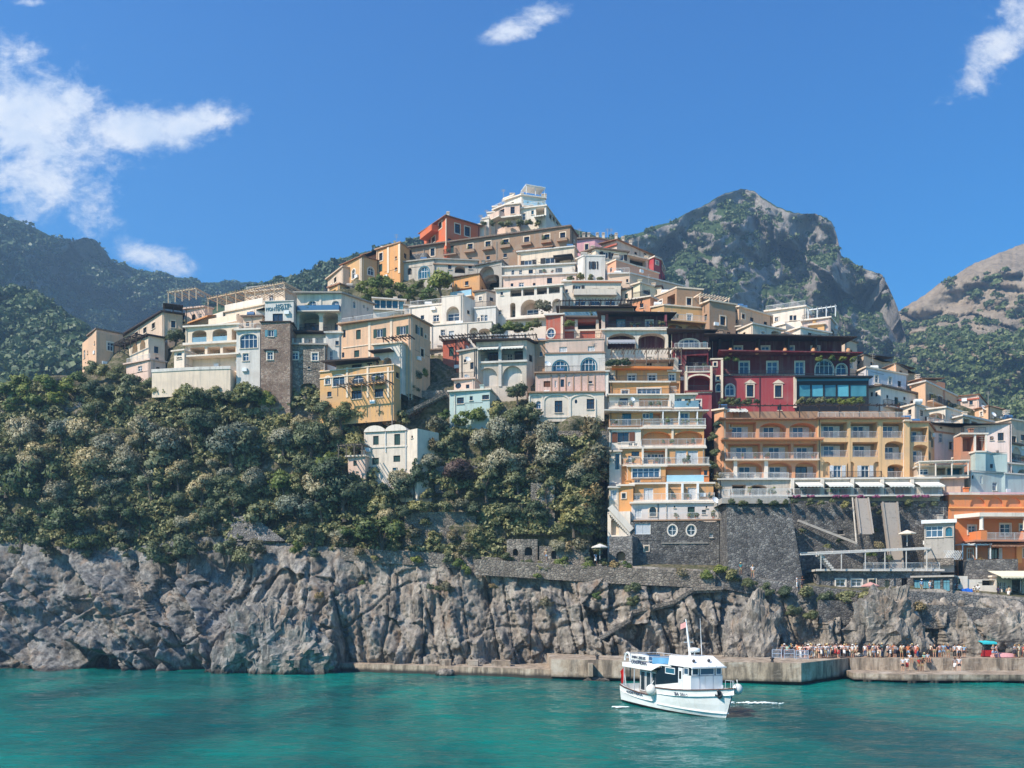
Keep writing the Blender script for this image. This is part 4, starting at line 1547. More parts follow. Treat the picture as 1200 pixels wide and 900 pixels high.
    b = HB(h, [(375, 436.5), (461.5, 427.5), (470, 432)], 470, OCHRE, Y=137, D=8, rmat=CREAM, over=.12, thick=.15, base_drop=3)
    b.W(384, 446, 6, 9, 'ws', 0, 'arch'); b.W(397, 446, 14, 13, 'ws', 0, 'seg'); b.W(419.5, 445.3, 14, 12, 'w', 0, 'arch', door=True); b.W(442.5, 442, 15, 12, 'w', 0, 'seg', door=True)
    b.B(411, 428, 451.5, .7, 'barsd', 0); b.B(434, 452, 449, .7, 'barsd', 0)
    b.W(418, 462.5, 12, 10, 'd'); b.W(444, 460.5, 10, 10, 'd'); b.W(386, 462, 5, 6, 'd'); b.W(466, 440, 4, 7, 'd', 1)
    b.pergola(405, 461, 452.5, 466, 2.4, 0, WOODG, 5)
    for x in (407, 431, 455): b.pilaster(x, 430.5, 466, .35, .1, CREAM)
    for x, y in ((377, 433.5), (400, 430.5), (405, 430), (430, 427.5), (436, 427)): b.pilaster(x, y, y + 4, .7, .02, OCHRE, name='merlon')
    b.band(440, .15, .15, CREAM)
    p = HB(h, [(394, 428.5), (440, 423.5)], 437, TAN, Y=137, D=3, rmat=WOODD, over=1.3); p.W(418, 430, 12, 6, 'd'); p.W(404, 432, 6, 5, 'd'); p.W(433, 428, 6, 6, 'd')
    h.done()
    # small white cottage
    h = House('cottage', 'white cottage with vaulted roof and dark green shutters standing among trees', 'cottage')
    b = HB(h, [(427, 507), (477, 504.5), (489, 502)], 556, WHITE, Y=133, D=4.5, roof='vault', thick=2, rmat=WHITE2, base_drop=4)
    b.W(440.5, 516, 6.5, 10.5, 'gc'); b.W(465.5, 515, 7, 13, 'gc'); b.W(440, 540.5, 8, 8, 'gc'); b.W(465, 537.5, 8, 7.5, 'gc'); b.W(463, 551, 6, 6, 't')
    b.band(524.5, .2, .12, WHITE2); b.W(483, 512, 2, 3, 'd', 1)
    b.pipe(476, 506, 550, mat=F_WHITE); b.pipe(452, 506, 530, mat=F_WHITE)
    c = HB(h, [(408, 536), (428, 535)], 552, PINKW, Y=132, D=5, rmat=WHITE); c.pergola(407, 434, 525, 540, 3, 0, WOODG, 4)
    c.W(416, 543, 4, 6, 'gc')
    h.done()


def village_top():
    h = House('chapel', 'ochre chapel-like house with arched door and orange roof on the left crest')
    b = HB(h, [(401, 311.5), (424, 300.5), (442, 305.5)], 336, OCHRE, Y=172, D=10, roof='mono', rmat=TILE, thick=1.2, over=.3)
    b.W(414.5, 321, 4, 11, 'ws', 0, 'arch'); b.W(434.5, 318, 7, 9, 'ws', 1, 'arch', door=True); b.pilaster(423, 303, 334, .6, .1, CREAM)
    b = HB(h, [(384, 328), (402, 313)], 340, TAN, Y=176, D=6); b.W(393, 328, 3, 6, 'ds')
    h.done()
    h = House('house', 'tall ochre and grey house right of the arched-door chapel on the crest')
    b = HB(h, [(441, 293.5), (469, 284.5), (480, 293)], 322, YELLOW, Y=170, D=12, rmat=BROWN2, over=.2)
    b.W(446.5, 301, 4, 9, 'ds'); b.W(446, 314, 4, 9, 'gc'); b.W(464, 302, 2, 3, 'd'); b.W(464, 315, 2.5, 3, 'd'); b.W(475, 300, 3, 6, 'd', 1)
    b.pilaster(455, 290, 320, .5, .1, CREAM); b.pilaster(468, 286, 320, .5, .1, CREAM)
    c = HB(h, [(424, 300), (443, 294)], 306, TERRA, Y=174, D=6, roof='mono', rmat=TILE, thick=.8)
    h.done()
    h = House('villa', 'orange-red villa with hipped roof at the top left of the village', 'villa')
    b = HB(h, [(497, 274.5), (523, 253.5), (562, 265.5)], 290, plaster((205, 104, 66), .2), Y=181, D=10, roof='hip', rmat=TILE, thick=1.6, over=.6)
    b.W(516, 264, 4, 8, 'brs', 0); b.W(508, 281, 4, 7, 'brs', 0); b.W(536, 268, 6, 11, 'brs', 1); b.W(547.5, 271.3, 6, 11, 'brs', 1)
    b.B(500, 514, 276, 1.6, 'wall', 0, plaster((214, 116, 74), .2)); h.chimney(525, 251, 254, 186, .6)
    b.W(527, 282, 4, 5, 'd', 1); b.pilaster(522.8, 256, 288, .3, .06, CREAM)
    h.done()
    # white house on the summit
    h = House('villa', 'white stepped villa on the summit with a terrace canopy', 'villa')
    for i, (x0, y0, x1, yb) in enumerate(((560, 264, 567, 270), (565, 257, 573, 268), (571, 250, 580, 266), (577, 243, 586, 262))):
        HB(h, [(x0, y0), (x1, y0 - 1)], yb, WHITE2, Y=178 + i * 1.5, D=6, over=.1)
    b = HB(h, [(579, 247), (592, 241), (609, 239)], 268, PINKW, Y=181, D=8, rmat=WHITE2)
    b.W(588, 249, 6, 7, 'br', 0); b.W(600.7, 246.5, 5, 8.5, 'br', 1); b.B(580, 591, 257.5, 1.6, 'wall', 0, WHITE2); b.band(257, .3, 1.2, WHITE2, 1)
    b = HB(h, [(607, 246), (640, 241.5), (661, 264, 189)], 266, WHITE2, Y=179, D=9, rmat=WHITE2)
    b.W(614, 254, 4, 8, 'ws'); b.L(628, 638, 243.5, 252, 'rect', 2); b.W(624, 249, 3, 5, 't'); b.W(645, 254, 3, 6, 'ds', 1); b.W(649, 257, 3, 6, 'ds', 1); b.W(653, 260, 3, 7, 'ds', 1); b.awning(626, 640, 253.5, 1.8, .6, AWN)
    b = HB(h, [(591, 236), (611, 229), (639, 233)], 249, WHITE2, Y=184, D=9)
    b.W(600, 239, 4, 4, 'd', 0); b.L(613, 622, 237, 245, 'rect', 2, 'dark', 1); b.L(626, 633, 238, 245, 'rect', 2, k=1); b.B(611, 638, 245, 1.4, 'glass', 1, WHITE2)
    b = HB(h, [(603, 230.5), (612, 227.5), (632, 231)], 238, WHITE2, Y=187, D=5, roof=None)
    b.W(620, 235, 6, 5, 't', 1)
    b.pergola(611, 632, 226.5, 236, 3.0, 1, F_WHITE, 3, solid=True)
    b = HB(h, [(592, 234), (602, 229.5)], 240, PINKW, Y=186, D=5, rmat=WHITE2)
    for x in (636, 639): h.chimney(x, 230, 234, 190, .5)
    for x, yy in ((563, 256), (570, 250), (590, 226), (632, 222)): h.post(x, yy - 4, yy + 8, 186)
    h.done()
    h = House('house', 'long brown plastered house with framed windows below the summit villa')
    b = HB(h, [(478, 291.5), (668, 265.5), (676, 277)], 322, BROWN, Y=176, D=12, rmat=TILE_G, over=.35, thick=.25)
    for x, y in ((551, 290), (572, 287), (593, 284.7), (617.3, 281.8), (641, 279), (659.5, 276.8)):
        b.W(x, y, 6.2, 8.5, 'brs'); b.B(x - 6, x + 6, y + 5.5, .7, 'wall', 0, BROWN2, hgt=.35)
    b.W(507, 295.5, 5, 9, 'ds'); b.W(528.5, 292.5, 6.5, 9, 'gc'); b.B(521, 536, 299, .8, 'barsd')
    for x, y in ((527, 306), (551, 304.3), (572, 302.3), (592, 299.5), (509, 308)): b.W(x, y, 4, 4.5, 'd')
    b.pipe(582, 283, 306); b.pipe(497, 292, 318); b.band(309.5, .2, .12, BROWN2, x0=500, x1=560)
    b.awning(604, 651, 291, 2.0, .7, TILE)
    for x in (430, 560, 600, 655): pass
    h.done()
    h = House('house', 'grey ruinous house with a big teal arched window on the upper left')
    b = HB(h, [(468, 309), (508, 304), (560, 306)], 332, GREYW, Y=168, D=8, rmat=CONC)
    b.W(497, 319.5, 12, 14, 'tw', 0, 'arch'); b.W(480, 318, 5, 8, 'hole', 0, 'arch', ); b.W(527, 313, 4, 5, 'd', 1); b.L(533, 545, 312, 320, 'seg', 1.5, 'dark', 1); b.W(551, 313, 4, 4, 'd', 1)
    b.band(311, .2, .2, BROWN2, 1)
    c = HB(h, [(474, 299), (500, 296)], 308, ST_GREY, Y=173, D=5, roof=None)
    h.done()
    h = House('house', 'yellow gabled house with grey ruin wall below the long brown house')
    b = HB(h, [(530, 326), (562, 321), (571, 336, 166)], 352, YELLOW, Y=160, D=8, roof='mono', rmat=TILE_G, thick=.9)
    b.L(535, 553, 338, 349, 'rect', 1.6, back=GREYW, doors=((.3, 1.4, 2, 'w'), (.7, 1.4, 2, 'w'))); b.W(547, 332, 4, 5, 'd'); b.W(566, 341, 3, 7, 'd', 1); b.B(531, 556, 350, 1.4, 'glass', 0, WHITE2)
    b = HB(h, [(558, 312), (588, 306)], 342, CONC, Y=165, D=7, rmat=ST_GREY)
    b.L(561, 579, 312, 330, 'arch', 1.2); b.L(566, 585, 322, 340, 'seg', 3.0, 'dark')
    h.done()
    h = House('house', 'cream house with three wide shuttered windows under a red tiled awning')
    b = HB(h, [(607, 296.5), (673, 289.5), (677, 296)], 322, CREAM, Y=167, D=9, rmat=CONCW)
    b.W(619, 308, 9, 6, 'dS'); b.W(644.7, 305.3, 11, 7, 'dS'); b.W(664, 302.3, 7, 5.5, 'dS')
    b.pergola(652, 672, 305, 313, 2.2, 0, F_DARK, 2, solid=True); b.pilaster(609, 298, 320, .4, .1, PEACH)
    h.done()
    h = House('house', 'white and pink terrace house with laundry-hung parapet below the cream house')
    b = HB(h, [(589, 314.5), (674, 309.5)], 328, WHITE, Y=163, D=7, rmat=CONCW)
    b.Ws((601, 610), 320, 3.5, 8, 'w'); b.Ws((622, 634), 318.5, 5, 5, 'd'); b.B(628, 672, 322.5, 1.0, 'bars', 0); b.W(655, 317, 8, 6, 'd'); b.band(325, .3, .3, CONCW)
    b = HB(h, [(590, 325), (632, 323), (675, 321)], 345, PINKW, Y=159, D=7, rmat=CONCW)
    b.W(611, 333.5, 6, 5, 'b', 0); b.W(626, 333.5, 3, 4, 'd', 0); b.W(600, 334, 3, 4, 'd', 0); b.W(644, 329, 6, 7, 'd', 1); b.W(663, 330, 4, 5, 'd', 1)
    h.done()
    h = House('house', 'white arcaded house with glazed upper gallery and two tall arches')
    b = HB(h, [(581, 340), (597, 339), (659, 334.5)], 378, WHITE2, Y=152, D=9, rmat=WHITE2)
    for x0, x1, y in ((598, 611, 343), (613, 626, 341.8), (629, 641, 340.4), (643, 656, 339.3)):
        b.L(x0, x1, y - 4.5, y + 4.5, 'rect', 1.5, back=GREYW, k=1, doors=((.5, 2.6, 1.3, 'd'),), rail='barsd')
    b.L(587 + 3, 604, 355, 372, 'arch', 2.2, back=PINKW, k=1, doors=((.6, 1.3, 2, 'w'),)); b.L(610, 631, 351, 369, 'arch', 2.2, back=PINKW, k=1, doors=((.6, 2.2, 1.6, 'w'),)); b.L(647, 658, 350, 366, 'arch', 2.2, back=PINKW, k=1)
    b.W(588, 344, 3, 4, 'd', 0); b.W(586, 366, 4, 5, 'ws', 0); b.band(374.5, .3, .9, WHITE2, 1)
    h.done()
    h = House('house', 'white cubic house with tall arched niche in the middle left')
    b = HB(h, [(517.5, 348), (542, 346), (557, 353)], 398, WHITE2, Y=150, D=8, over=.05, thick=.1)
    b.L(523, 538, 359, 376, 'arch', .9, back=WHITE, doors=((.5, 2.2, 1.5, 'w'),)); b.W(531, 389, 8, 9, 'tw', 0, 'arch'); b.W(549, 366, 3, 5, 'd', 1)
    b = HB(h, [(480, 361), (518, 357)], 384, WHITE2, Y=153, D=8, over=.1); b.W(511, 373, 7, 8, 'w'); b.W(495, 372, 4, 5, 'd')
    b = HB(h, [(556, 362), (581, 360)], 388, BLUEW, Y=151, D=7, over=.1); b.Ws((565, 569.5), 372.5, 3.6, 7, 'b'); b.W(561, 375, 3, 5, 'ws')
    b = HB(h, [(505, 382), (546, 379), (576, 377)], 402, WHITE2, Y=147, D=6, over=.08, thick=.15)
    b.L(550, 560, 384, 397, 'arch', .8, back=WHITE, k=1); b.L(561, 574, 385, 399, 'seg', 1.4, back=WHITE, k=1); b.W(519, 390, 5, 7, 'ws', 0)
    h.done()
    h = House('glass_veranda', 'low white building with a row of dark glazed veranda windows', 'veranda')
    b = HB(h, [(437, 350.5), (475, 352.5)], 376, WHITE2, Y=156, D=6, rmat=WHITE2)
    for x in (442, 449, 456, 463): b.W(x, 356.5, 6.2, 10, 't')
    b.W(470.5, 357.5, 6, 11, 'tc'); b.band(364.5, .25, .5, WHITE2)
    b = HB(h, [(474, 359), (492, 360)], 378, WHITE, Y=155, D=5)
    h.done()


AWN = cloth((226, 220, 208))


def village_mid():
    h = House('house', 'small red house with a dark green door left of the grey loggia house')
    b = HB(h, [(519, 400), (544, 398), (552, 405)], 422, REDW, Y=144, D=6, rmat=TILE_G)
    b.W(529, 412, 5.5, 11, 'gc', label='dark green door'); b.W(540, 409, 3, 4, 'd'); b.pergola(520, 572, 396.5, 401, 2, 0, WOODD, 5)
    c = HB(h, [(498, 412), (520, 410)], 426, GREYW, Y=146, D=5, rmat=TILE_G); c.W(507, 418, 4, 6, 'd'); c.W(515, 417, 3, 4, 'w')
    h.done()
    h = House('house', 'grey-beige house with two deep loggias and blind arches beneath a dark pergola roof')
    b = HB(h, [(558, 401), (617, 398.5), (628, 404)], 456, GREYW, Y=139, D=10, rmat=WOODD, over=.6, thick=.2, base_drop=4)
    b.L(562, 584, 406, 423, 'rect', 2.2, back=CONCW, doors=((.35, 1.5, 2, 'd'), (.78, 1.2, 2, 'd')), rail='barsd'); b.L(588, 613, 405, 422, 'rect', 2.2, back=BLUEW, doors=((.3, .9, 1.6, 'b'), (.75, 1.6, 2, 'd')), rail='barsd')
    b.awning(561, 585, 406.5, 1.1, .5, AWN); b.awning(588, 614, 405.5, 1.1, .5, AWN)
    b.L(559.5, 583, 431, 453, 'arch', .7, back=CONCW); b.L(589, 612, 428.5, 452, 'arch', .7, back=CONCW)
    b.band(425.5, .3, .35, CONCW); b.pilaster(586, 402, 453, .5, .15, CONCW); b.W(622, 420, 4, 8, 'd', 1)
    b.pergola(538, 628, 393.5, 400, 3, 0, WOODD, 8, base=-3)
    b = HB(h, [(538, 413), (560, 409)], 456, GREYW, Y=140, D=8, rmat=CONC)
    b.W(553, 428.5, 4, 8, 'd'); b.W(545, 423, 3, 4, 'd'); b.pipe(556.5, 411, 450, mat=IRON); b.pipe(541.5, 416, 444, mat=IRON); h.dish(548, 421, 137.5); h.dish(547, 442, 136.5)
    h.done()
    h = House('house', 'low pale blue house with three small windows below the grey loggia house')
    b = HB(h, [(527, 460), (574, 457)], 480, LBLUE, Y=136, D=6, rmat=WHITE, base_drop=3)
    b.W(539.5, 469.5, 8, 7.5, 'br'); b.W(552.2, 466.8, 3.5, 5, 'd'); b.W(569, 465.5, 8, 5.5, 'br')
    b = HB(h, [(532, 446), (556, 444)], 462, PINKW, Y=137, D=5); b.W(537, 452, 7, 7, 'd', 0, 'oval'); b.W(548, 453, 4, 5, 'd')
    h.done()
    h = House('house', 'weathered pink and white house with two blue arched windows and vaulted bottom arcade')
    b = HB(h, [(639, 399), (708, 397.5)], 417, PINKW, Y=139.5, D=6, rmat=PINKW, over=.1, thick=.12)
    b.W(660, 409.5, 9, 6, 'wc'); b.W(693, 408.5, 8, 6, 'wc'); b.band(414.5, .2, .3, BROWN)
    b = HB(h, [(638.5, 415), (709, 414)], 440, BLUEW, Y=138.5, D=7, rmat=BROWN, over=.1, thick=.1)
    b.W(656.7, 430, 18, 15, 'tw', 0, 'arch', door=True); b.W(690, 428.5, 17, 17, 'tw', 0, 'arch', door=True); b.W(674, 428.5, 1.8, 3, 'd'); h.dish(641.5, 426.5, 137.5, .5)
    b = HB(h, [(628, 438), (709, 436.5)], 463, plaster((214, 178, 164), .9), Y=136.5, D=7, rmat=BROWN2, over=.25, thick=.2)
    b.W(641, 450, 8, 7, 'bc'); b.W(659, 449, 4, 9, 'd'); b.W(651, 450, 2, 8, 'wc'); b.W(667, 450, 2.5, 5, 'wc'); b.W(692, 448, 4, 3, 'd')
    b.railing(b.f(0), .4, b.f(0).L - 2, b.f(0).H + .2, .1, 'barsd', hgt=.9)
    for i, x in enumerate((646, 655, 663, 672, 681, 689, 697)): b.pilaster(x, 439, 460, .16, .09, BROWN2)
    b = HB(h, [(620, 461), (708, 460)], 489, WHITE, Y=134.5, D=7, rmat=BROWN2, over=.25, thick=.2, base_drop=.6)
    for x0, x1 in ((621, 635), (638, 666), (669, 697)):
        f = b.f(0); u0, u1, v0, v1 = f.rect(x0, x1, 463, 488)
        mb = b.mb(); o = arc_outline(u0, u1, v0, v1, 'seg'); outline_ring(mb, f, scale_outline(o, .2), o, -.02, .12); b.put('blind_arch', mb, WHITE2)
    b.W(631, 474.5, 6, 9, 'bs', 0, 'arch'); b.W(654.5, 476.5, 9, 14, 'br'); b.W(675, 470.5, 3.2, 5, 'd', 0, 'oval'); b.W(692, 473.5, 9, 12, 'br')
    b = HB(h, [(627, 401), (640, 400)], 440, BROWN2, Y=140, D=6); b.W(634, 415, 3, 5, 'd')
    b = HB(h, [(698, 437), (713, 436)], 488, CONCW, Y=136.2, D=6); b.W(705, 452, 4, 8, 'd')
    pl = MB(h.off)
    for x in (630, 669): pl.tube(P(x, 512, 134.3), P(x, 488.5, 134.3), .22, n=6)
    pl.build('pillar', CONC, h.root)
    h.done()
    h = House('house', 'brick-red house with a round porthole window and planted terrace')
    b = HB(h, [(640, 370.5), (660, 369)], 402, REDW, Y=143, D=7, rmat=CONCW, over=.25)
    b.W(645.7, 390.5, 9, 10.5, 'bs', 0, 'oval'); b.pilaster(658.5, 371, 400, .4, .1, CREAM)
    b = HB(h, [(660, 374), (708, 373)], 402, REDW, Y=144.5, D=7, rmat=WOODG, over=.6)
    b.L(677, 699, 377, 388, 'rect', 2, 'dark'); b.L(701, 706.5, 377, 388, 'rect', 1, 'dark'); b.pilaster(675.3, 375, 388, .5, .2, WHITE); b.pilaster(700, 375, 388, .5, .2, WHITE); b.band(388.3, .25, .3, WHITE)
    for x in (676, 701): b.pilaster(x, 389, 397, 1.0, .5, CREAM, name='urn_box')
    h.done()
    h = House('house', 'white two-storey house with three half-round arched windows and roof garden')
    b = HB(h, [(659, 331), (671, 330.5), (727.5, 330.5)], 362, WHITE, Y=153, D=8, rmat=WHITE2)
    b.W(664, 341, 3, 4, 'd', 0); b.W(677.5, 339, 7, 9, 'dS', 1); b.W(698, 341.5, 8, 7, 'wc', 1); b.W(716, 341.5, 8, 7, 'wc', 1)
    b.B(672, 722, 346, .9, 'wall', 1, WHITE2, hgt=.8)
    for x in (680, 697, 715): b.W(x, 354, 12.5, 8.5, 'w', 1, 'arch')
    b.band(331.5, .25, .3, TERRA, 1)
    h.done()
    h = House('house', 'weathered terrace house with dark wooden pergola below the half-round windows')
    b = HB(h, [(655, 362), (742, 361)], 378, BROWN2, Y=147, D=6, rmat=WOODD, over=.6, thick=.15)
    b.L(672, 692, 366, 375, 'seg', 1.6, 'dark'); b.W(712, 369, 8, 6, 'd'); b.B(660, 706, 374.5, 1.0, 'glass', 0, WHITE); b.pergola(655, 750, 357.5, 366, 2.5, 0, WOODD, 9)
    c = HB(h, [(726, 358), (751, 357)], 374, ST_TAN, Y=149, D=5); c.W(738, 366, 7, 7, 'd')
    h.done()
    h = House('house', 'small terracotta house with rounded terrace right of the pergola house')
    b = HB(h, [(741, 352), (762, 348), (770, 352)], 374, plaster((206, 142, 104), .25), Y=148, D=7, rmat=WHITE)
    b.W(752, 358, 4, 5, 'd'); b.railing(b.f(0), 0.1, b.f(0).L - .1, b.f(0).H + .25, .1, 'barsd')
    c = HB(h, [(743, 340), (775, 336)], 354, CREAM, Y=153, D=5, rmat=WOODD); c.L(749, 770, 341, 350, 'rect', 1.5, 'dark')
    h.done()
    # yellow tower and its neighbours
    h = House('house', 'wine-red loggia house over white garage arches at the top of the yellow terraces')
    b = HB(h, [(707, 371), (782.5, 370)], 389, WINED, Y=142, D=7, rmat=WOODD, over=1.3, thick=.14)
    b.W(727.5, 380.5, 8, 9.5, 'tw', door=True); b.W(761, 380.5, 8, 9.5, 'bs', door=True); b.B(709, 781, 387, 1.5, 'barsd', 0, WHITE); b.W(744, 382, 4, 6, 'wc')
    for x in (711, 779): b.pilaster(x, 371, 387, .35, 1.3, plaster((140, 60, 70), .2))
    b = HB(h, [(706, 388), (783, 387.5)], 414, WHITE, Y=140.5, D=7, rmat=WHITE2, over=.3)
    b.L(712, 745, 390.5, 409, 'seg', 1.5, back=GREYW); b.L(748, 780, 390.5, 409, 'seg', 1.5, back=GREYW, doors=((.22, 2.2, 2.3, 'wc'), (.68, 2.6, 2.4, 'w')))
    b.awning(712, 744, 398, 1.2, .8, cloth((150, 152, 158))); b.pilaster(706.8, 370, 412, .6, .2, PINKW)
    h.done()
    yellow_tower()
    red_houses()
    peach_hotel()


def yellow_tower():
    h = House('apartment_building', 'tall yellow terraced building stepping down to a dark stone base', 'apartments')
    Yb = [137.5, 136, 134.8, 133.6, 132.4, 131.2, 130, 128.8, 127.6, 126.2]
    OL = glass_pane('lowE', (60, 70, 80))
    b = HB(h, [(714, 420), (795, 419)], 434, GREYW, Y=138.8, D=6, roof=None); b.L(735, 790, 421.5, 431, 'rect', 2.0, 'dark'); b.railing(b.f(0), 2, b.f(0).L - .5, .7, .8, 'bars'); b.pergola(716, 796, 413, 431, 3.0, 0, WOODG, 7, base=-1)
    b = HB(h, [(721, 434), (783, 433.5)], 450, YELLOW, Y=Yb[0], D=6, rmat=ORANGE, over=.7, thick=.35)
    b.W(740.5, 443, 9, 8, 'ws'); b.W(764.2, 442.8, 9, 8, 'ws'); b.railing(b.f(0), -.6, b.f(0).L + .2, .55, .9, 'bars', hgt=.8)
    b = HB(h, [(711, 432), (722, 432)], 450, GREYW, Y=Yb[0], D=6); b.W(717, 442, 5, 6, 'w')
    b = HB(h, [(783, 436), (797, 436)], 462, YELLOW, Y=Yb[0], D=6, rmat=WHITE); b.W(787.5, 442.5, 7, 8, 'bs'); b.L(785, 796, 449, 460, 'rect', .5, 'wall')
    b = HB(h, [(715, 449), (784, 448.5)], 466, YELLOW, Y=Yb[1], D=6, rmat=WHITE2, over=.25)
    b.W(732.5, 459.6, 8, 5, 'bs'); b.W(760.5, 458.6, 27, 6.5, 'bs')
    b = HB(h, [(713.5, 464), (787, 463.5), (815, 463)], 483, CREAM, Y=Yb[2], D=6, rmat=WHITE2, over=.35, thick=.2)
    b.W(731, 471, 10, 9, 'd'); b.W(741, 472, 5, 9, 'wc'); b.L(749, 783, 467, 480, 'rect', 1.6, 'wall', doors=((.4, 2.2, 2, 'd'), (.75, 1.4, 2, 'wc'))); b.W(796, 471, 6, 9, 'w', 1); b.W(806, 472, 7, 9, 'd', 1)
    b.B(713, 786, 479, 1.1, 'bars', 0, WHITE2); b.B(789, 818, 479, 1.1, 'glass', 1, WHITE2); b.pilaster(787, 462, 480, .8, .5, WHITE2)
    b = HB(h, [(714, 484), (752, 483.5), (823, 483)], 505, YELLOW, Y=Yb[3], D=7, rmat=CONCW, over=.9, thick=.2)
    b.W(734.5, 491.5, 10.5, 15.5, 't'); b.W(757, 487, 8, 6.5, 'tS', 1); b.L(762, 774, 484.5, 500, 'rect', 1.6, 'dark', 1); b.W(802, 491.5, 9.5, 15, 'bs', 1); b.W(782, 494, 14, 8, 'd', 1)
    b.B(714, 751, 500.5, 1.0, 'bars', 0, BROWN2, thick=.12); b.B(753, 826, 500, 1.1, 'bars', 1, WHITE2)
    for x in (776, 795, 816): b.pilaster(x, 484, 500, .14, 1.0, F_WHITE, 1)
    b = HB(h, [(714, 503.5), (751, 503)], 531, WHITE2, Y=Yb[4] - .2, D=7, rmat=WHITE)
    b.W(730.5, 512.5, 13, 12, 'bS', label='brown shuttered window'); b.W(739, 520.8, 4, 3, 'd'); b.W(745, 520.8, 4, 3, 'w')
    b = HB(h, [(751, 503), (825, 502.5)], 527, YELLOW, Y=Yb[4], D=7, rmat=WHITE2)
    b.L(753, 786.5, 505.5, 523, 'seg', 2.0, 'wall', doors=((.3, 1.8, 2.1, 'd'), (.65, 1.4, 2.1, 'd'))); b.L(790, 823.5, 505, 523, 'seg', 2.0, 'wall', doors=((.45, 2, 2.1, 'd'),))
    b.B(751, 826, 523.5, 1.1, 'bars', 0, WHITE2); b.pilaster(788, 503, 523, .3, .2, CREAM)
    b = HB(h, [(714, 530), (727.5, 529.5)], 575, WHITE2, Y=Yb[5], D=7, rmat=WHITE); b.W(723.5, 541, 5, 18, 'd')
    b = HB(h, [(727.5, 526.5), (752, 526), (826, 525.5)], 549, YELLOW, Y=Yb[5], D=7, rmat=WHITE2)
    b.W(744.5, 532, 9, 6, 'd'); b.W(739, 538, 6, 8, 'b'); b.L(753.5, 780, 528, 545, 'rect', 1.4, back=GREYW, k=1, doors=((.25, 1.3, 2.1, 'w'), (.55, 1.3, 2.1, 'w'), (.84, 1.0, 2.1, 'w'))); b.W(798, 536.5, 13, 17, 'wc', 1); b.W(812, 536.5, 12, 17, 'wc', 1)
    b.B(729, 751, 545.5, 1.0, 'bars', 0, CREAM); b.B(753, 830, 545.2, 1.2, 'bars', 1, WHITE2)
    for x in (753, 780.5): b.pilaster(x, 526, 545, .3, .3, WHITE2, 1)
    b = HB(h, [(736, 547.5), (780, 547)], 569, YELLOW, Y=Yb[6], D=7, rmat=WHITE2)
    b.W(757, 554, 32, 11.5, 'bs', label='wide blue window'); b.W(747, 564, 7, 5, 'w'); b.band(567.5, .2, .2, CREAM)
    b = HB(h, [(780, 547), (831, 546.5)], 569, ORANGE, Y=Yb[6] + .2, D=7, rmat=WHITE2)
    b.L(782, 822, 549, 565, 'rect', 1.8, 'wall', doors=((.15, 1, 2.1, 'wc'), (.6, 1.4, 2.1, 'bc'))); b.B(780, 824, 565.5, 1.0, 'glass', 0, WHITE2); b.W(827, 554, 4, 6, 'd')
    b = HB(h, [(724, 570), (742, 569.5)], 594, YELLOW, Y=Yb[7] - .3, D=7, rmat=WHITE2); b.W(731, 581, 4.5, 6, 'ds')
    b = HB(h, [(742, 568), (780, 567.5), (836, 567)], 590, YELLOW, Y=Yb[7], D=7, rmat=WHITE2)
    b.W(760, 579, 11, 14.5, 'wc'); b.W(788, 578.5, 3, 4, 'd', 1); b.W(811, 578.5, 10, 14.5, 'wc', 1); b.B(742, 837, 587, 1.0, 'bars', 0, WHITE2); b.W(746, 583, 8, 5, 'w')
    for x in (781, 799, 817): b.pilaster(x, 567, 587, .25, .95, F_WHITE, 1)
    b = HB(h, [(740, 590.5), (779, 590), (842.5, 589.5)], 613, plaster((216, 204, 196), .25), Y=Yb[8], D=7, rmat=WHITE2, over=.3)
    b.W(765, 599.5, 8, 11, 'ds', 0, 'arch'); b.W(748, 601, 8, 11, 'wc', 0); b.W(810, 600.5, 8.5, 13, 'gc', 1); b.W(825, 600, 5, 5, 'br', 1); b.W(790.5, 593.8, 2, 2.5, 'd', 1); b.W(828, 594, 2, 2.5, 'd', 1)
    b.B(739, 845, 609.3, .9, 'bars', 0, BROWN2); h.dish(838, 586.5, 124, .55); h.dish(741, 468, 132, .4)
    b = HB(h, [(738.5, 612), (843, 611.5)], 650, ST_DARK, Y=Yb[9], D=9, roof=None, base_drop=5)
    b.W(753.2, 619.8, 18.5, 12.5, 'wc', label='white shuttered opening in dark stone'); b.W(788, 621.5, 10.5, 12.5, 'ws', 0, 'oval'); b.W(810, 621.5, 10.5, 12.5, 'ws', 0, 'oval'); b.W(757.6, 643, 5, 6, 'ds')
    b.band(637, .12, .12, CONC, x0=775, x1=830)
    # white stair on the left flank
    mb = MB(h.off); n = 14; A, B = P(714.5, 597, 126.2), P(740, 625, 126.2)
    for i in range(n):
        p, q = A.lerp(B, i / n), A.lerp(B, (i + 1) / n); mb.box(p.x, q.x + .01, 126.2, 127.2, q.z - .6, q.z)
    mb.bar(A + Vector((0, -.1, .45)), B + Vector((0, -.1, .45)), .2, .9)
    mb.build('stair', WHITE2, h.root)
    b = HB(h, [(712, 600), (738.5, 599)], 629, WHITE2, Y=127.4, D=6, roof=None, base_drop=4); b.L(716, 725, 606, 627, 'arch', .8, back=CREAM)
    b = HB(h, [(714, 572), (725, 572)], 602, CREAM, Y=128.4, D=6, rmat=WHITE2); b.W(719, 580, 7, 12, 'wc'); b.railing(b.f(0), .1, b.f(0).L - .1, .3, .2, 'glass')
    # parapet potted plants
    h.done()
    w = House('stone_wall', 'dark rubble wall with two small openings below the yellow terraced building', 'wall', 'retaining walls')
    b = HB(w, [(714, 629), (741, 628)], 668, ST_GREY, Y=124.8, D=6, roof=None, base_drop=3); b.L(722, 733, 646, 657, 'arch', 1.0, back=BROWN2)
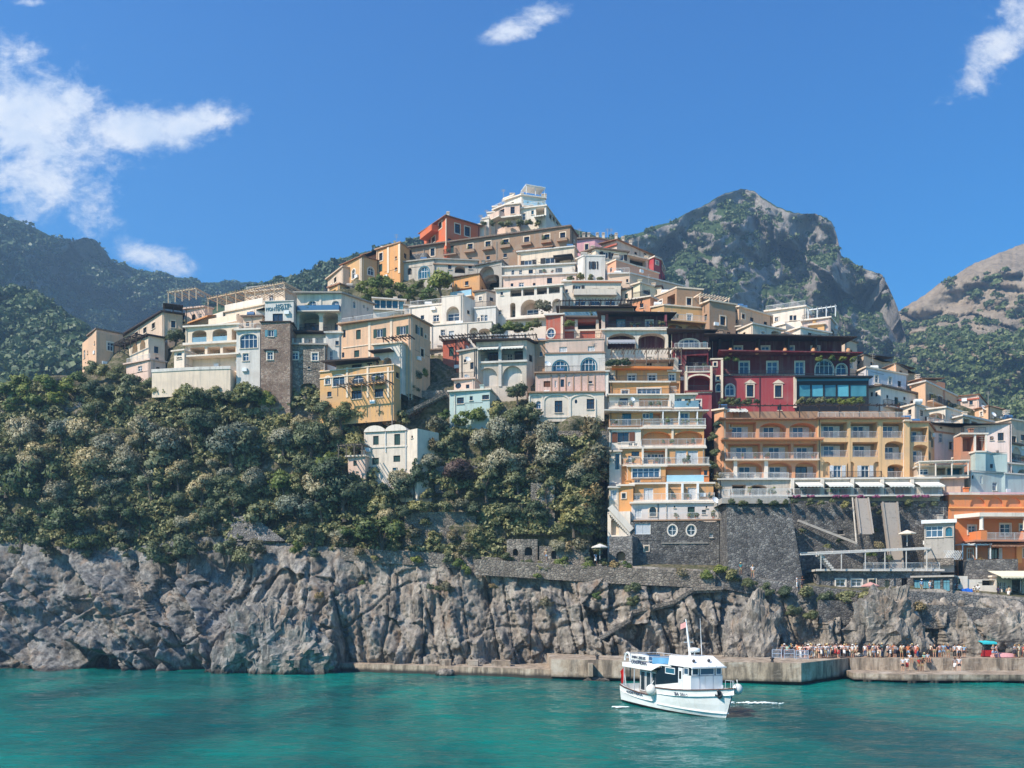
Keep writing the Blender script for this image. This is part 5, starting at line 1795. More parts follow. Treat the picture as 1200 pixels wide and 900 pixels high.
    b = HB(w, [(741, 648), (838, 650)], 671, ST_DARK, Y=124.4, D=5, roof=None, base_drop=3)
    w.done()


def red_houses():
    h = House('house', 'wine-red round-fronted house with stacked loggias and blue shutters')
    b = HB(h, [(788, 391), (831, 390)], 411, WINED, Y=140, D=7, rmat=WOODD, over=1.2, thick=.15)
    b.W(807.5, 403, 24, 11, 'bs', 0, 'seg'); b.railing(b.f(0), 0, b.f(0).L, .2, 1.0, 'barsd', hgt=.9); b.W(826, 403, 5, 8, 'tc')
    b = HB(h, [(790, 410), (830, 409.5)], 440, WINE, Y=138.6, D=8, rmat=CREAM, over=.3, thick=.2)
    b.L(804.5, 829, 416.5, 434, 'rect', 2.0, 'wall', doors=((.5, 2, 2.1, 'w'),)); b.B(803, 832, 434.5, 1.2, 'barsd', 0, WINE); b.W(796, 424, 4, 6, 'd')
    b = HB(h, [(803, 437), (834, 436.5)], 486, WINEL, Y=137, D=8, rmat=CREAM, over=.1, thick=.15, base_drop=4)
    b.L(806, 832.5, 440, 459, 'seg', 2.2, back=WINE, doors=((.42, 1.3, 2.2, 'tc'),), rail='barsd'); b.band(459.5, .2, .3, WINE)
    f = b.f(0); u0, u1, v0, v1 = f.rect(806, 832.5, 440, 459); o = arc_outline(u0, u1, v0, v1, 'seg'); mb = b.mb(); outline_ring(mb, f, scale_outline(o, .25), o, -.02, .1); b.put('arch_moulding', mb, CREAM)
    for x in (804, 833.4): b.pilaster(x, 429, 460, .35, .15, CREAM)
    b = HB(h, [(833, 422), (846.5, 421.5)], 470, WINE, Y=138, D=7, rmat=CREAM, over=.1)
    b.W(838, 427, 3.4, 4.5, 'ds'); b.W(841.5, 443.5, 4, 5, 'ds'); b.W(842, 454.5, 5, 8, 'ds', 0, 'arch'); b.pilaster(846, 422, 468, .35, .1, CREAM)
    h.done()
    h = House('hotel', 'long wine-red hotel with ornate cream window frames and dark pergola roof', 'hotel', 'hotels of the village')
    b = HB(h, [(833, 400), (986, 399.5)], 417, WINED, Y=142, D=7, rmat=WOODD, over=1.9, thick=.16)
    for x in (865, 897, 925.5, 955.5): b.W(x, 411, 9, 10, 'bs', door=True)
    b.railing(b.f(0), .2, b.f(0).L + 3, .25, 1.6, 'barsd', hgt=.9)
    for x in (841, 856, 887, 921, 953): b.pilaster(x, 400, 416, .25, 1.6, WOODD, name='post')
    for x in (856, 887, 920, 953, 994):
        p = P(x, 415.5, 139.6); mb = MB(h.off); mb.lathe(p, [(.16, 0), (.3, .1), (.36, .5), (.34, .8), (.2, .95), (.27, 1.05)], 9); mb.build('urn', plaster((206, 150, 108), .2), h.root)
    b = HB(h, [(848, 417.5), (996, 417)], 442, WINE, Y=141, D=8, rmat=WINE, over=1.5, thick=.2)
    for x, w in ((872, 11), (905, 12), (937, 10)): b.W(x, 431.5, w, 15, 'bs', door=True)
    b.W(966, 430.5, 21, 17, 'ws', 0, 'arch', door=True); b.W(986, 433, 12, 13, 'bs', 0, 'arch', door=True)
    b.railing(b.f(0), .2, b.f(0).L - .5, .35, .9, 'barsd', hgt=.9); b.band(441, .25, .5, CREAM, x1=930)
    b = HB(h, [(849, 441.5), (931.5, 441.5)], 480, WINEL, Y=139.5, D=8, rmat=WINE, over=.08, thick=.1, base_drop=3)
    b.W(855.5, 457, 10, 13, 'bs', 0, 'arch', door=True); b.W(879, 458, 8, 14, 'ds'); b.W(912, 458.5, 8, 14, 'ds'); b.pilaster(931.5, 442, 478, .5, .1, CREAM)
    for x in (879, 912):
        f = b.f(0); u, v = f.uv(x, 449.5); mb = b.mb(); outline_plate(mb, f, [(u - 1, v), (u + 1, v), (u + .5, v + .35), (u, v + .65), (u - .5, v + .35)], .01, .12); b.put('pediment', mb, CREAM)
    b = HB(h, [(934, 443.5), (1018, 443)], 470, F_DARK, Y=139.8, D=6, rmat=F_DARK, over=.5, thick=.25, base_drop=3)
    TG = glass_pane('pavilion', (70, 130, 140), .05)
    for i, (x0, x1) in enumerate(((936, 950), (951, 965), (966, 980), (981, 995), (996, 1016))):
        f = b.f(0); u0, u1, v0, v1 = f.rect(x0, x1, 450.5, 465); o = arc_outline(u0, u1, v0, v1, 'rect'); f.holes.append((o, .25, 'dark'))
        mb = b.mb(); outline_ring(mb, f, o, scale_outline(o, -.06), -.2, .03); w = b.put('window', mb, F_DARK); mb = b.mb(); outline_plate(mb, f, scale_outline(o, -.05), -.15, -.08); b.put('pane', mb, TG, w)
    b.band(446.5, .5, .06, paint((60, 110, 125), .15, spec=.8), name='fascia')
    h.done()


def peach_hotel():
    h = House('hotel', 'long peach and yellow hotel with rows of balconies and white shutters', 'hotel', 'hotels of the village')
    rail = paint((196, 188, 184), .5)
    b = HB(h, [(846, 492.5), (849, 492.5), (958, 492)], 566, HOTELP, Y=133, D=9, rmat=TILE, over=.7, thick=.2, base_drop=2)
    for i, (x0, x1) in enumerate(((850.5, 886), (890, 921.5), (925, 956))):
        b.L(x0, x1, 495.5 if i else 494.5, 514.5, 'rect' if i == 0 else 'seg', 1.8, back=plaster((206, 138, 96), .15), k=1, doors=((.45, 1.7, 2.2, 'wS'),), rail='bars', rmat=rail)
    b.band(516.5, .25, 1.3, HOTELP, 1)
    for x0, x1 in ((853, 891), (894, 927), (930, 957)):
        b.L(x0, x1, 520, 538.5, 'rect', 1.5, back=plaster((206, 138, 96), .15), k=1, doors=((.48, 1.7, 2.2, 'wS'),))
    b.B(849, 958, 539, 1.0, 'bars', 1, CREAM, rmat=rail)
    for x0, x1 in ((862, 893), (899, 928), (932, 956.5)):
        b.L(x0, x1, 541.5, 562, 'seg', 1.6, back=HOTELY, k=1, doors=((.42, 1.8, 2.2, 'wS' if x0 != 932 else 'wSd'),), rail='bars', rmat=rail)
    for x in (861, 897): b.pilaster(x, 536, 562, .55, .5, WHITE2, 1)
    b = HB(h, [(837, 482), (848, 480)], 566, HOTELP, Y=134, D=8, rmat=CREAM, base_drop=2)
    b = HB(h, [(958, 491.5), (1060.5, 491.2)], 566, HOTELY, Y=132.6, D=9, rmat=TILE, over=.5, thick=.2, base_drop=2)
    for x0, x1 in ((962, 993), (997, 1028.5), (1034.5, 1059.5)):
        b.L(x0, x1, 494.5, 513, 'rect', 1.7, back=HOTELY, doors=((.42, 1.7, 2.2, 'wS'),), rail='bars', rmat=rail)
    for x0, x1 in ((962, 994), (999, 1029)):
        b.L(x0, x1, 518, 535.5, 'rect', 1.7, back=HOTELY, doors=((.42, 1.7, 2.2, 'wS'),), rail='bars', rmat=rail)
    b.L(1037, 1061, 517, 538.5, 'seg', 1.7, back=HOTELY, doors=((.4, 1.6, 2.2, 'wS'),), rail='bars', rmat=rail)
    for x in (969, 997, 1028): b.L(x - 4.5, x + 4.5, 541, 559, 'arch', .35)
    b.W(981.5, 552.5, 9, 14, 'wS', door=True); b.W(1014, 552.5, 9, 14, 'wS', door=True); b.B(972, 1032, 560.5, .6, 'barsd', 0, CREAM)
    f = b.f(0); u0, u1, v0, v1 = f.rect(1036, 1060, 540, 566)
    b.L(1040, 1059, 544, 560, 'seg', 1.6, back=BROWN, doors=((.4, 1.4, 1.9, 'd'),), rail='bars', rmat=rail)
    for x in (960, 995.3, 1031): b.pilaster(x, 493, 562, .35, .06, HOTELY)
    b = HB(h, [(1060.5, 494), (1066, 494)], 560, HOTELY, Y=131.9, D=8, rmat=CREAM)
    b = HB(h, [(1066, 495.5), (1088, 495.5), (1095, 505)], 560, HOTELY, Y=132.6, D=8, rmat=TILE, base_drop=2)
    b.L(1067.5, 1087, 501, 518, 'rect', 1.7, back=HOTELY, doors=((.35, 1.6, 2.2, 'wS'),), rail='bars', rmat=rail); b.L(1070, 1094, 521, 542, 'seg', 1.7, doors=((.25, 1.6, 2.1, 'wS'),), rail='bars', rmat=rail)
    # roof terrace with basketwork railing
    t = HB(h, [(841, 482.5), (1049, 481.5)], 493, BROWN2, Y=135, D=6, roof=None, base_drop=1)
    t.pergola(842, 1050, 476.5, 492, 1.2, 0, WOODD, 10, slats=24); t.awning(848, 874, 479, 1.4, .6, AWN)
    # ground tier with awnings
    g = HB(h, [(842, 563), (925, 562.5), (1101, 561)], 588, GREYW, Y=130, D=9, rmat=CONCW, over=.3, base_drop=3)
    g.L(878, 899, 568, 582, 'seg', 1.8, 'dark'); g.L(858, 874, 568, 582, 'rect', 1.8, 'dark')
    for i, x in enumerate((929, 964, 999, 1034)): g.L(x + 2, x + 31, 566.5, 581, 'seg', 1.8, back=TERRA, k=1, doors=((.4, 1.6, 2.1, 'd'),))
    for i, x in enumerate((928, 963, 998, 1033, 1068)): g.awning(x + 3, x + 32, 565, 2.2, .8, AWN, 1)
    for i, x in enumerate((928, 963, 998, 1033, 1068)): g.pilaster(x, 562, 582, .5, .4, WHITE2, 1)
    g.B(853, 925, 582, 1.6, 'bars', 0, CONCW, rmat=RAILW); g.B(925, 1100, 581.5, 1.6, 'bars', 1, CONCW, rmat=RAILW)
    fl = paint((126, 62, 92), .8)
    for k in range(9):
        x = 932 + k * 19 + random.uniform(-6, 6); f = g.f(1); u, v = f.uv(x, 583)
        p = f.pt(u, v, 1.75); mb = MB(h.off)
        for q in range(12): mb.ball(p + Vector((-.5 + 1.0 * q / 11, random.uniform(-.08, .1), random.uniform(-.2, .08))), .15, n=5, m=4)
        mb.build('flower_box', fl, h.root)
    h.done()
def village_right():
    PK = plaster((214, 160, 168), .25)
    h = House('house', 'pink house at the right end of the long brown house')
    b = HB(h, [(675, 281), (697, 279.5), (724, 284)], 312, PK, Y=173, D=9, rmat=TILE_G)
    b.W(687.5, 290, 4, 8, 'ds'); b.W(681, 302, 3, 4, 'd'); b.W(706, 287, 3, 4, 'd', 1)
    for x in (684, 690, 700, 707): h.chimney(x, 275.5, 280, 176, .5)
    for x in (679, 712, 716): h.post(x, 268, 283, 176)
    h.done()
    h = House('house', 'pale house under the long red descending roofline')
    b = HB(h, [(706, 287), (723, 281.5), (772, 303)], 318, PINKW, Y=170, D=9, roof='mono', rmat=TILE, thick=.7, over=.5)
    b.Ws((735, 745, 756), 297, 3, 4, 'd', 1); b.band(290, .3, .3, REDW, 0)
    for x in (722, 730, 739): h.chimney(x, 276 + (x - 722) * .5, 282 + (x - 722) * .5, 174, .5)
    for x in (741, 748): h.post(x, 279, 296, 174)
    c = HB(h, [(766, 302), (774, 305), (779, 317)], 330, plaster((176, 62, 70), .2), Y=167, D=7, rmat=WHITE)
    c.W(770, 308, 3, 4, 'ws', 0); c.W(777, 316, 2.5, 4, 'ws', 1)
    h.done()
    h = House('house', 'cream house with three dark windows and brown awning under the red roofline')
    b = HB(h, [(684, 297.5), (698, 291.5), (735, 296)], 318, CREAM, Y=165, D=8, rmat=TILE_G, over=.4)
    b.W(704, 298, 3, 6, 'd', 1); b.W(710, 299, 5.5, 7.5, 'dS', 1); b.W(718, 300, 3.5, 7, 'd', 1); b.W(727, 301.5, 8, 7, 'dS', 1); b.W(692, 295.5, 3, 3, 'd', 0)
    c = HB(h, [(735, 300), (764, 306), (770, 309)], 320, CREAM, Y=166, D=6, rmat=CREAM); c.L(738, 757, 303, 311, 'rect', 1.2, 'dark'); c.W(763, 313, 3, 5, 'd')
    h.done()
    h = House('house', 'plain white gable house with two crossed windows near the top')
    b = HB(h, [(677, 303.5), (684, 300), (709, 300.3)], 330, BLUEW, Y=160, D=7, over=.1)
    b.Ws((693.5, 697.5), 311, 3.2, 9, 'dS', 1)
    h.done()
    h = House('house', 'long terracotta-pink blank wall house stepping down to the right')
    b = HB(h, [(712, 310), (722, 305), (772, 321)], 332, plaster((220, 158, 126), .2), Y=159, D=8, rmat=CREAM, over=.15)
    b.W(716, 316, 2.5, 5, 'd', 0); h.chimney(722, 301, 305, 160, .8)
    b = HB(h, [(713, 322), (738, 321), (802, 336.5)], 352, plaster((216, 184, 158), .25), Y=155, D=8, rmat=CONCW, over=.2)
    b.W(735, 329, 2.5, 4, 'd', 0); b.W(776, 337, 3, 4, 'd', 1); h.post(738, 316, 346, 153)
    c = HB(h, [(742, 335), (750, 332), (775, 339)], 350, plaster((214, 200, 170), .2), Y=151, D=5, rmat=CREAM); c.W(758, 343, 8, 5, 'd', 1)
    h.done()
    h = House('house', 'ochre house with brown upper storey and orange arched balconies')
    b = HB(h, [(768, 348), (780, 343.5), (793, 337.5), (824, 340)], 372, BROWN2, Y=150, D=9, rmat=CREAM, over=.1)
    b.W(807.5, 353.5, 5.5, 8.5, 'brs', 2); b.L(782, 791, 346, 358, 'rect', 2.0, k=1); b.W(774, 355, 4, 6, 'ws', 0)
    b = HB(h, [(763, 361), (778, 358), (826, 362)], 392, OCHRE, Y=146, D=8, rmat=CREAM, over=.12)
    b.W(789, 371, 4.5, 9, 'brs', 1); b.W(808, 373, 5.5, 9, 'bs', 1); b.W(770, 370, 4, 7, 'ws', 0)
    b.B(780, 826, 378.5, 1.2, 'bars', 1, OCHRE); b.L(783, 800, 380.5, 390, 'seg', .8, back=ORANGE, k=1); b.L(804, 822, 381, 391, 'seg', .8, back=ORANGE, k=1)
    h.done()
    h = House('house', 'brown plastered house with one framed window and terrace pergola')
    b = HB(h, [(823, 357), (831.5, 353), (862, 358)], 400, BROWN2, Y=146, D=9, rmat=CREAM)
    b.W(847, 376, 6, 10.5, 'brs', 1); b.W(854, 391, 4, 4, 'd', 1); b.W(827, 372, 3, 7, 'd', 0)
    b.pergola(824, 858, 345, 357, 3, 1, CREAM, 4, base=-4)
    c = HB(h, [(836, 393), (852, 393)], 402, BROWN, Y=143, D=3); c.W(843, 397.5, 5, 5, 'ws', 0, 'arch')
    h.done()
    h = House('house', 'long peach house with small windows right of the brown framed-window house')
    b = HB(h, [(858, 362), (866, 360), (904, 371)], 392, PEACH, Y=150, D=8, rmat=CREAM)
    b.W(871, 371, 3.5, 6, 'brs', 1); b.W(881, 374.5, 4, 5, 'd', 1); b.W(897, 379, 4, 4, 'd', 1)
    h.done()
    h = House('house', 'white flat-roofed house with white rooftop frame beneath the craggy mountain')
    b = HB(h, [(897, 366), (944, 359.5), (952, 364)], 384, WHITE2, Y=156, D=9, rmat=WHITE2)
    b.Ws((927, 931.5), 372.5, 3.5, 6, 'd'); b.W(910, 374, 4, 5, 'ws'); b.L(899, 906, 371, 380, 'rect', 1.5)
    b = HB(h, [(940, 377), (973, 372.5), (981, 384)], 402, plaster((190, 168, 160), .3), Y=152, D=8, rmat=WHITE2)
    b.pergola(947, 979, 360.5, 373, 3, 0, F_WHITE, 4, base=-3, slats=6); b.W(958, 385, 4, 6, 'd'); b.W(976, 390, 3, 6, 'd', 1)
    h.done()
    h = House('house', 'cluster of low cream houses just above the wine-red hotel roof')
    b = HB(h, [(858, 391), (882, 380), (920, 388)], 404, CREAM, Y=148, D=7, rmat=WHITE)
    b.W(894, 391.5, 4, 6, 'ws', 1); b.W(872, 392, 3, 5, 'd', 0); b.L(904, 914, 388, 396, 'seg', 1, k=1)
    b = HB(h, [(905, 384), (921, 380)], 394, WHITE, Y=151, D=6, roof='vault', thick=1, rmat=WHITE2); b.W(914, 388, 4, 5, 'w')
    h.done()
    h = House('house', 'white and ochre house with small garden terrace above the wine-red hotel')
    b = HB(h, [(925, 389), (938, 384.5), (973, 391)], 406, WHITE2, Y=148, D=7, rmat=WHITE2)
    b.W(949, 393, 4, 6, 'd', 1); b.W(931, 394, 3, 4, 'd', 0)
    c = HB(h, [(948, 382), (966, 380)], 394, OCHRE, Y=151, D=5, rmat=WHITE); c.W(956, 387, 4, 5, 'd')
    h.done()
    # right slope
    h = House('house', 'brown-roofed tan houses at the foot of the wooded slope, right of the wine hotel')
    b = HB(h, [(1000, 422), (1012, 416), (1034, 424)], 440, TAN, Y=154, D=8, rmat=TILE_G, roof='mono', thick=.8); b.W(1022, 427, 4, 5, 'd', 1); b.W(1006, 425, 3, 4, 'd', 0)
    b = HB(h, [(1030, 434), (1050, 426), (1064, 434)], 448, PEACH, Y=155, D=8, rmat=TILE_G, roof='mono', thick=.8); b.W(1056, 437, 3.5, 5, 'd', 1); b.W(1041, 436, 3, 5, 'd', 0)
    h.done()
    h = House('house', 'white house with light grey side and shuttered windows below the tan roofs')
    b = HB(h, [(1001, 438), (1015, 431), (1062, 440)], 458, plaster((206, 202, 206), .2), Y=150, D=8, rmat=CREAM)
    b.W(1027, 444, 4, 8, 'ws', 1); b.W(1043, 446, 3.5, 8, 'ws', 1); b.W(1054, 450, 4, 7, 'd', 1); b.W(1008, 444, 3, 6, 'd', 0)
    h.done()
    h = House('house', 'long white house with dark doors and windows and a brown eave')
    b = HB(h, [(1017, 455), (1032, 452.5), (1085, 465)], 486, WHITE2, Y=145, D=8, rmat=TILE_G, over=.5)
    b.W(1027, 462, 2.6, 5, 'd', 0); b.W(1021.5, 462, 2.5, 5, 'd', 0); b.W(1050.5, 471, 4.5, 11, 'gc', 1); b.W(1069, 474, 6.5, 9, 'ds', 1, 'arch'); b.W(1040, 465, 2.5, 4, 'd', 1); b.W(1060, 467, 2.5, 4, 'd', 1); b.B(1035, 1058, 478, .8, 'barsd', 1, WHITE)
    h.done()
    h = House('house', 'long tan house receding up the right hand side of the village')
    b = HB(h, [(1068, 452), (1084.5, 447.5), (1143, 475.5)], 490, PEACH, Y=150, D=9, rmat=CONCW, over=.3)
    b.W(1091, 467, 4.5, 11, 'ds', 1); b.W(1102, 469, 5, 9, 'ds', 1); b.W(1112, 473, 4, 8, 'd', 1); b.W(1122, 478, 4, 7, 'ds', 1); b.W(1132, 482, 4, 6, 'ds', 1); b.B(1086, 1110, 475, 1, 'barsd', 1)
    c = HB(h, [(1066, 448), (1080, 444)], 456, TERRA, Y=153, D=6, rmat=TILE, roof='mono', thick=.8); h.chimney(1075, 442, 446, 154, .6)
    h.done()
    h = House('house', 'pink-roofed house at the top of the right hand slope')
    b = HB(h, [(1122, 465), (1147, 462.5), (1160, 478)], 486, PINKW, Y=158, D=8, rmat=TILE, roof='mono', thick=.8)
    b.W(1138, 472, 4, 5, 'd'); b.W(1153, 477, 4, 6, 'd', 1); b.band(469, .25, .2, REDW); h.post(1158, 459, 476, 156); h.dish(1152, 478, 154, .6)
    h.done()
    h = House('house', 'white terraced house with vaulted canopy between the tan and pink houses')
    b = HB(h, [(1084, 481), (1108, 478), (1128, 484)], 502, WHITE, Y=144, D=7, rmat=WHITE2)
    b.L(1088, 1104, 484, 494, 'seg', 1.5, back=PINKW); b.W(1117, 489, 5, 6, 'ws', 1); b.B(1085, 1107, 495, .9, 'barsd')
    h.done()
    h = House('house', 'long cream house with a row of glazed veranda openings at the right')
    b = HB(h, [(1114, 492), (1128, 488), (1200, 509, 152), (1230, 516, 156)], 522, CREAM, Y=144, D=8, rmat=CONCW, over=.4)
    for i, x in enumerate((1133, 1142, 1151, 1160)): b.L(x - 3.6, x + 3.6, 491 + i * 3.2, 503 + i * 3.2, 'rect', 1.3, 'dark', 1, rail='barsd')
    b = HB(h, [(1165, 497), (1185, 492), (1215, 497)], 528, TAN, Y=147, D=8, rmat=CREAM); b.W(1187, 515, 7, 8, 'brs', 1); b.W(1184, 503, 3, 3, 'd', 1); b.W(1174, 508, 4, 6, 'd', 0); b.W(1199, 513, 5, 7, 'd', 1)
    h.chimney(1179, 484, 491, 150, .7, WHITE2); h.dish(1164, 486, 148, .5)
    h.done()
    h = House('house', 'pinkish-white house with stepped roof right of the peach hotel')
    b = HB(h, [(1087, 497), (1125, 502.5), (1130, 499)], 547, plaster((226, 204, 194), .25), Y=138, D=7, rmat=TILE_G, over=.4)
    b.W(1115.5, 522.5, 7, 9, 'brs'); b.W(1091, 502, 6, 6, 'd'); b.W(1103, 501, 3, 3, 'd'); b.band(508, .25, .2, TERRA, x0=1090, x1=1123)
    h.done()
    h = House('house', 'pale blue house with rounded tower, white veranda and arched windows')
    b = HB(h, [(1126, 509.6), (1156, 509.3)], 532, TERRA, Y=135, D=2.5, rmat=WHITE2)
    b.L(1128, 1141, 512, 529, 'rect', 2, back=ORANGE); b.L(1143, 1154.5, 511, 529, 'rect', 2, back=TERRA); b.pilaster(1142, 509, 530, .3, .2, WHITE2); b.pilaster(1155, 508, 530, .3, .2, WHITE2); b.railing(b.f(0), .2, b.f(0).L, 1.0, .3, 'bars', TERRA, hgt=.8)
    b = HB(h, [(1137, 532), (1143, 531, 133.6), (1155, 530.5, 133.6), (1161, 532, 135)], 576, LBLUE, Y=135, D=6, rmat=WHITE2, over=.15)
    b = HB(h, [(1160, 515), (1230, 530)], 552, plaster((196, 198, 196), .3), Y=139, D=7, rmat=TILE_G, over=.35)
    b.L(1167, 1178, 520, 534, 'arch', 1.2); b.L(1186, 1197, 524, 538, 'arch', 1.2); b.B(1160, 1212, 541.5, 1.3, 'barsd', 0, LBLUE)
    b = HB(h, [(1160, 542), (1230, 548)], 578, LBLUE, Y=136.5, D=7, rmat=WHITE2)
    b.L(1163, 1174, 546, 562, 'arch', 1.6, 'dark'); b.L(1177, 1188, 548, 563, 'arch', 1.6, 'dark'); b.L(1192, 1204, 550, 565, 'arch', 1.6, 'dark'); b.railing(b.f(0), .2, b.f(0).L, .9, 1.3, 'glass')
    b = HB(h, [(1130, 556), (1138, 553), (1215, 558)], 582, LBLUE, Y=132, D=6, rmat=WHITE2, over=.1); b.W(1140, 559, 2, 4, 'd', 1); b.W(1150, 562, 2.5, 9, 'wc', 1)
    h.done()
    h = House('terrace_house', 'low tan terrace with blue shaded pergola at the end of the peach hotel')
    b = HB(h, [(1074, 548), (1130, 546.5)], 572, TAN, Y=131, D=6, rmat=CONCW)
    b.W(1082, 553, 12, 7, 'b'); b.L(1098, 1108, 548.5, 560, 'rect', 1.5); b.L(1110, 1128, 548.5, 560, 'rect', 1.5, back=F_TEAL)
    b.pergola(1073, 1129, 543.5, 560, 2.0, 0, WHITE2, 4, solid=True); b.band(561.5, .5, .8, CREAM)
    h.done()
    infill()
    orange_house()
    walls_right()


def orange_house():
    OR = plaster((212, 130, 78), .25)
    h = House('house', 'orange house with white columned portico and blind arches at the right edge')
    b = HB(h, [(1103, 583, 131), (1112.5, 581, 127.5), (1260, 580, 128)], 640, OR, Y=131, D=10, rmat=plaster((214, 170, 170), .2), over=.5, thick=.3, base_drop=3)
    for x in (1146, 1167, 1188, 1209): b.L(x - 9, x + 9, 583, 595, 'arch', .3, back=plaster((214, 142, 98), .2), k=1)
    for x in (1167, 1188): b.W(x, 587, 1.6, 3, 'd', 1)
    b.band(595.8, .2, .25, plaster((230, 158, 92), .1), 1); b.band(580.3, .3, .4, WHITE, 1)
    b.W(1178, 621, 12, 14, 'bs', 1, door=True); b.W(1139, 621, 9, 10, 'ws', 1); b.W(1200, 621, 10, 13, 'bs', 1, door=True)
    f = b.f(1)
    u0, u1, v0, v1 = f.rect(1118, 1240, 603.5, 608); mb = b.mb()
    mb.hexa([f.pt(u0, v0, -.02), f.pt(u1, v0, -.02), f.pt(u1, v0, 3.2), f.pt(u0 + 2, v0, 3.2), f.pt(u0, v1, -.02), f.pt(u1, v1, -.02), f.pt(u1, v1, 3.2), f.pt(u0 + 2, v1, 3.2)]); b.put('portico_roof', mb, WHITE2)
    for x in (1137.5, 1187.5, 1237):
        u, v = f.uv(x, 623); mb = b.mb(); mb.lathe(f.pt(u, v, 2.8), [(.36, 0), (.28, .15), (.26, 1.9), (.36, 2.05), (.4, 2.3)], 10); b.put('column', mb, WHITE2)
    b.band(636.5, .25, 3.2, TERRA, 1, x0=1128, x1=1240, name='balcony_slab')
    u0, u1, v, _ = f.rect(1142, 1240, 636, 636); b.railing(f, u0, u1, v + .2, 3.1, 'bars', RAILW)
    for x in (1139, 1190): b.pilaster(x, 624, 636, .9, 3.15, OR, 1)
    b.awning(1146, 1194, 638, 3.5, .35, TILE, 1)
    b = HB(h, [(1122, 640), (1128, 640), (1260, 640)], 664, OR, Y=127.4, D=6, roof=None, base_drop=3)
    b.W(1166, 648.5, 8, 13, 'wSd', 1, door=True); b.W(1137, 649, 6, 12, 'ws', 1); b.pilaster(1193, 640, 660, .8, .3, plaster((232, 158, 92), .1), 1); b.W(1203, 648, 8, 10, 'ds', 1)
    b.pergola(1118, 1150, 639, 656, 2.4, 1, F_WHITE, 3, slats=5)
    h.done()
    # flower terrace railing above
    h = House('glass_pavilion', 'small glazed pavilion with white flat roof left of the orange house', 'pavilion')
    b = HB(h, [(1083, 614), (1118, 612.5)], 646, CONC, Y=123.5, D=6, rmat=F_WHITE, over=.35, thick=.5, base_drop=3)
    b.W(1095, 623, 20, 13, 'b'); b.W(1112, 623, 8, 11, 't', 0, 'arch'); b.railing(b.f(0), 0, b.f(0).L, 1.0, .9, 'wall', ST_TAN)
    mb = MB(h.off)
    for i in range(9):
        for sgn in (1, -1):
            a = P(1106 + i * 2, 645 if sgn > 0 else 656, 121.5); c = P(1106 + i * 2 + 6, 656 if sgn > 0 else 645, 121.5); mb.bar(a, c, .07, .03)
    mb.build('trellis', F_WHITE, h.root)
    h.done()
    h = House('beach_bar', 'white terraced bar with cream awning and steps below the orange house', 'bar')
    b = HB(h, [(1116, 675), (1134, 675)], 697, WHITE2, Y=119, D=5, roof=None, base_drop=2); b.W(1122, 681, 7, 6, 'd')
    b = HB(h, [(1134, 679), (1168, 679)], 700, WHITE2, Y=119.2, D=5, roof=None, base_drop=2); b.L(1151, 1166, 679.6, 686, 'rect', 1.5, 'dark'); b.L(1168 - 0.1, 1168, 680, 681, 'rect')
    b.railing(b.f(0), 2.4, 4.2, 1.6, .04, 'bars')
    b = HB(h, [(1168, 676), (1182, 676)], 700, GREYW, Y=119.6, D=5, rmat=WHITE2); b.W(1172, 689, 5, 14, 'w'); b.W(1177, 689, 4, 14, 'w')
    b = HB(h, [(1182, 672), (1260, 672)], 702, GREYW, Y=120, D=6, rmat=WHITE2); b.L(1186, 1198, 677, 696, 'rect', 3, 'dark'); b.L(1203, 1225, 677, 696, 'rect', 3, 'dark')
    b.awning(1158, 1240, 669, 3.2, .9, cloth((236, 222, 190)), 0)
    h.done()
    h = House('stone_wall', 'dark dry stone wall beneath the ground floor of the orange house', 'wall', 'retaining walls')
    b = HB(h, [(1130, 656), (1193, 655)], 676, ST_DARK, Y=122.4, D=4, roof=None, base_drop=2)
    h.done()
    h = House('boat_store', 'stone store with pale blue gates beneath the white terrace frame', 'store')
    b = HB(h, [(1070, 677), (1116, 676)], 698, ST_DARK, Y=119.3, D=5, rmat=CONC, base_drop=2)
    for x in (1075, 1084.5, 1098, 1109): b.W(x, 686, 8.5, 14, 'tc', label='blue gate')
    h.done()


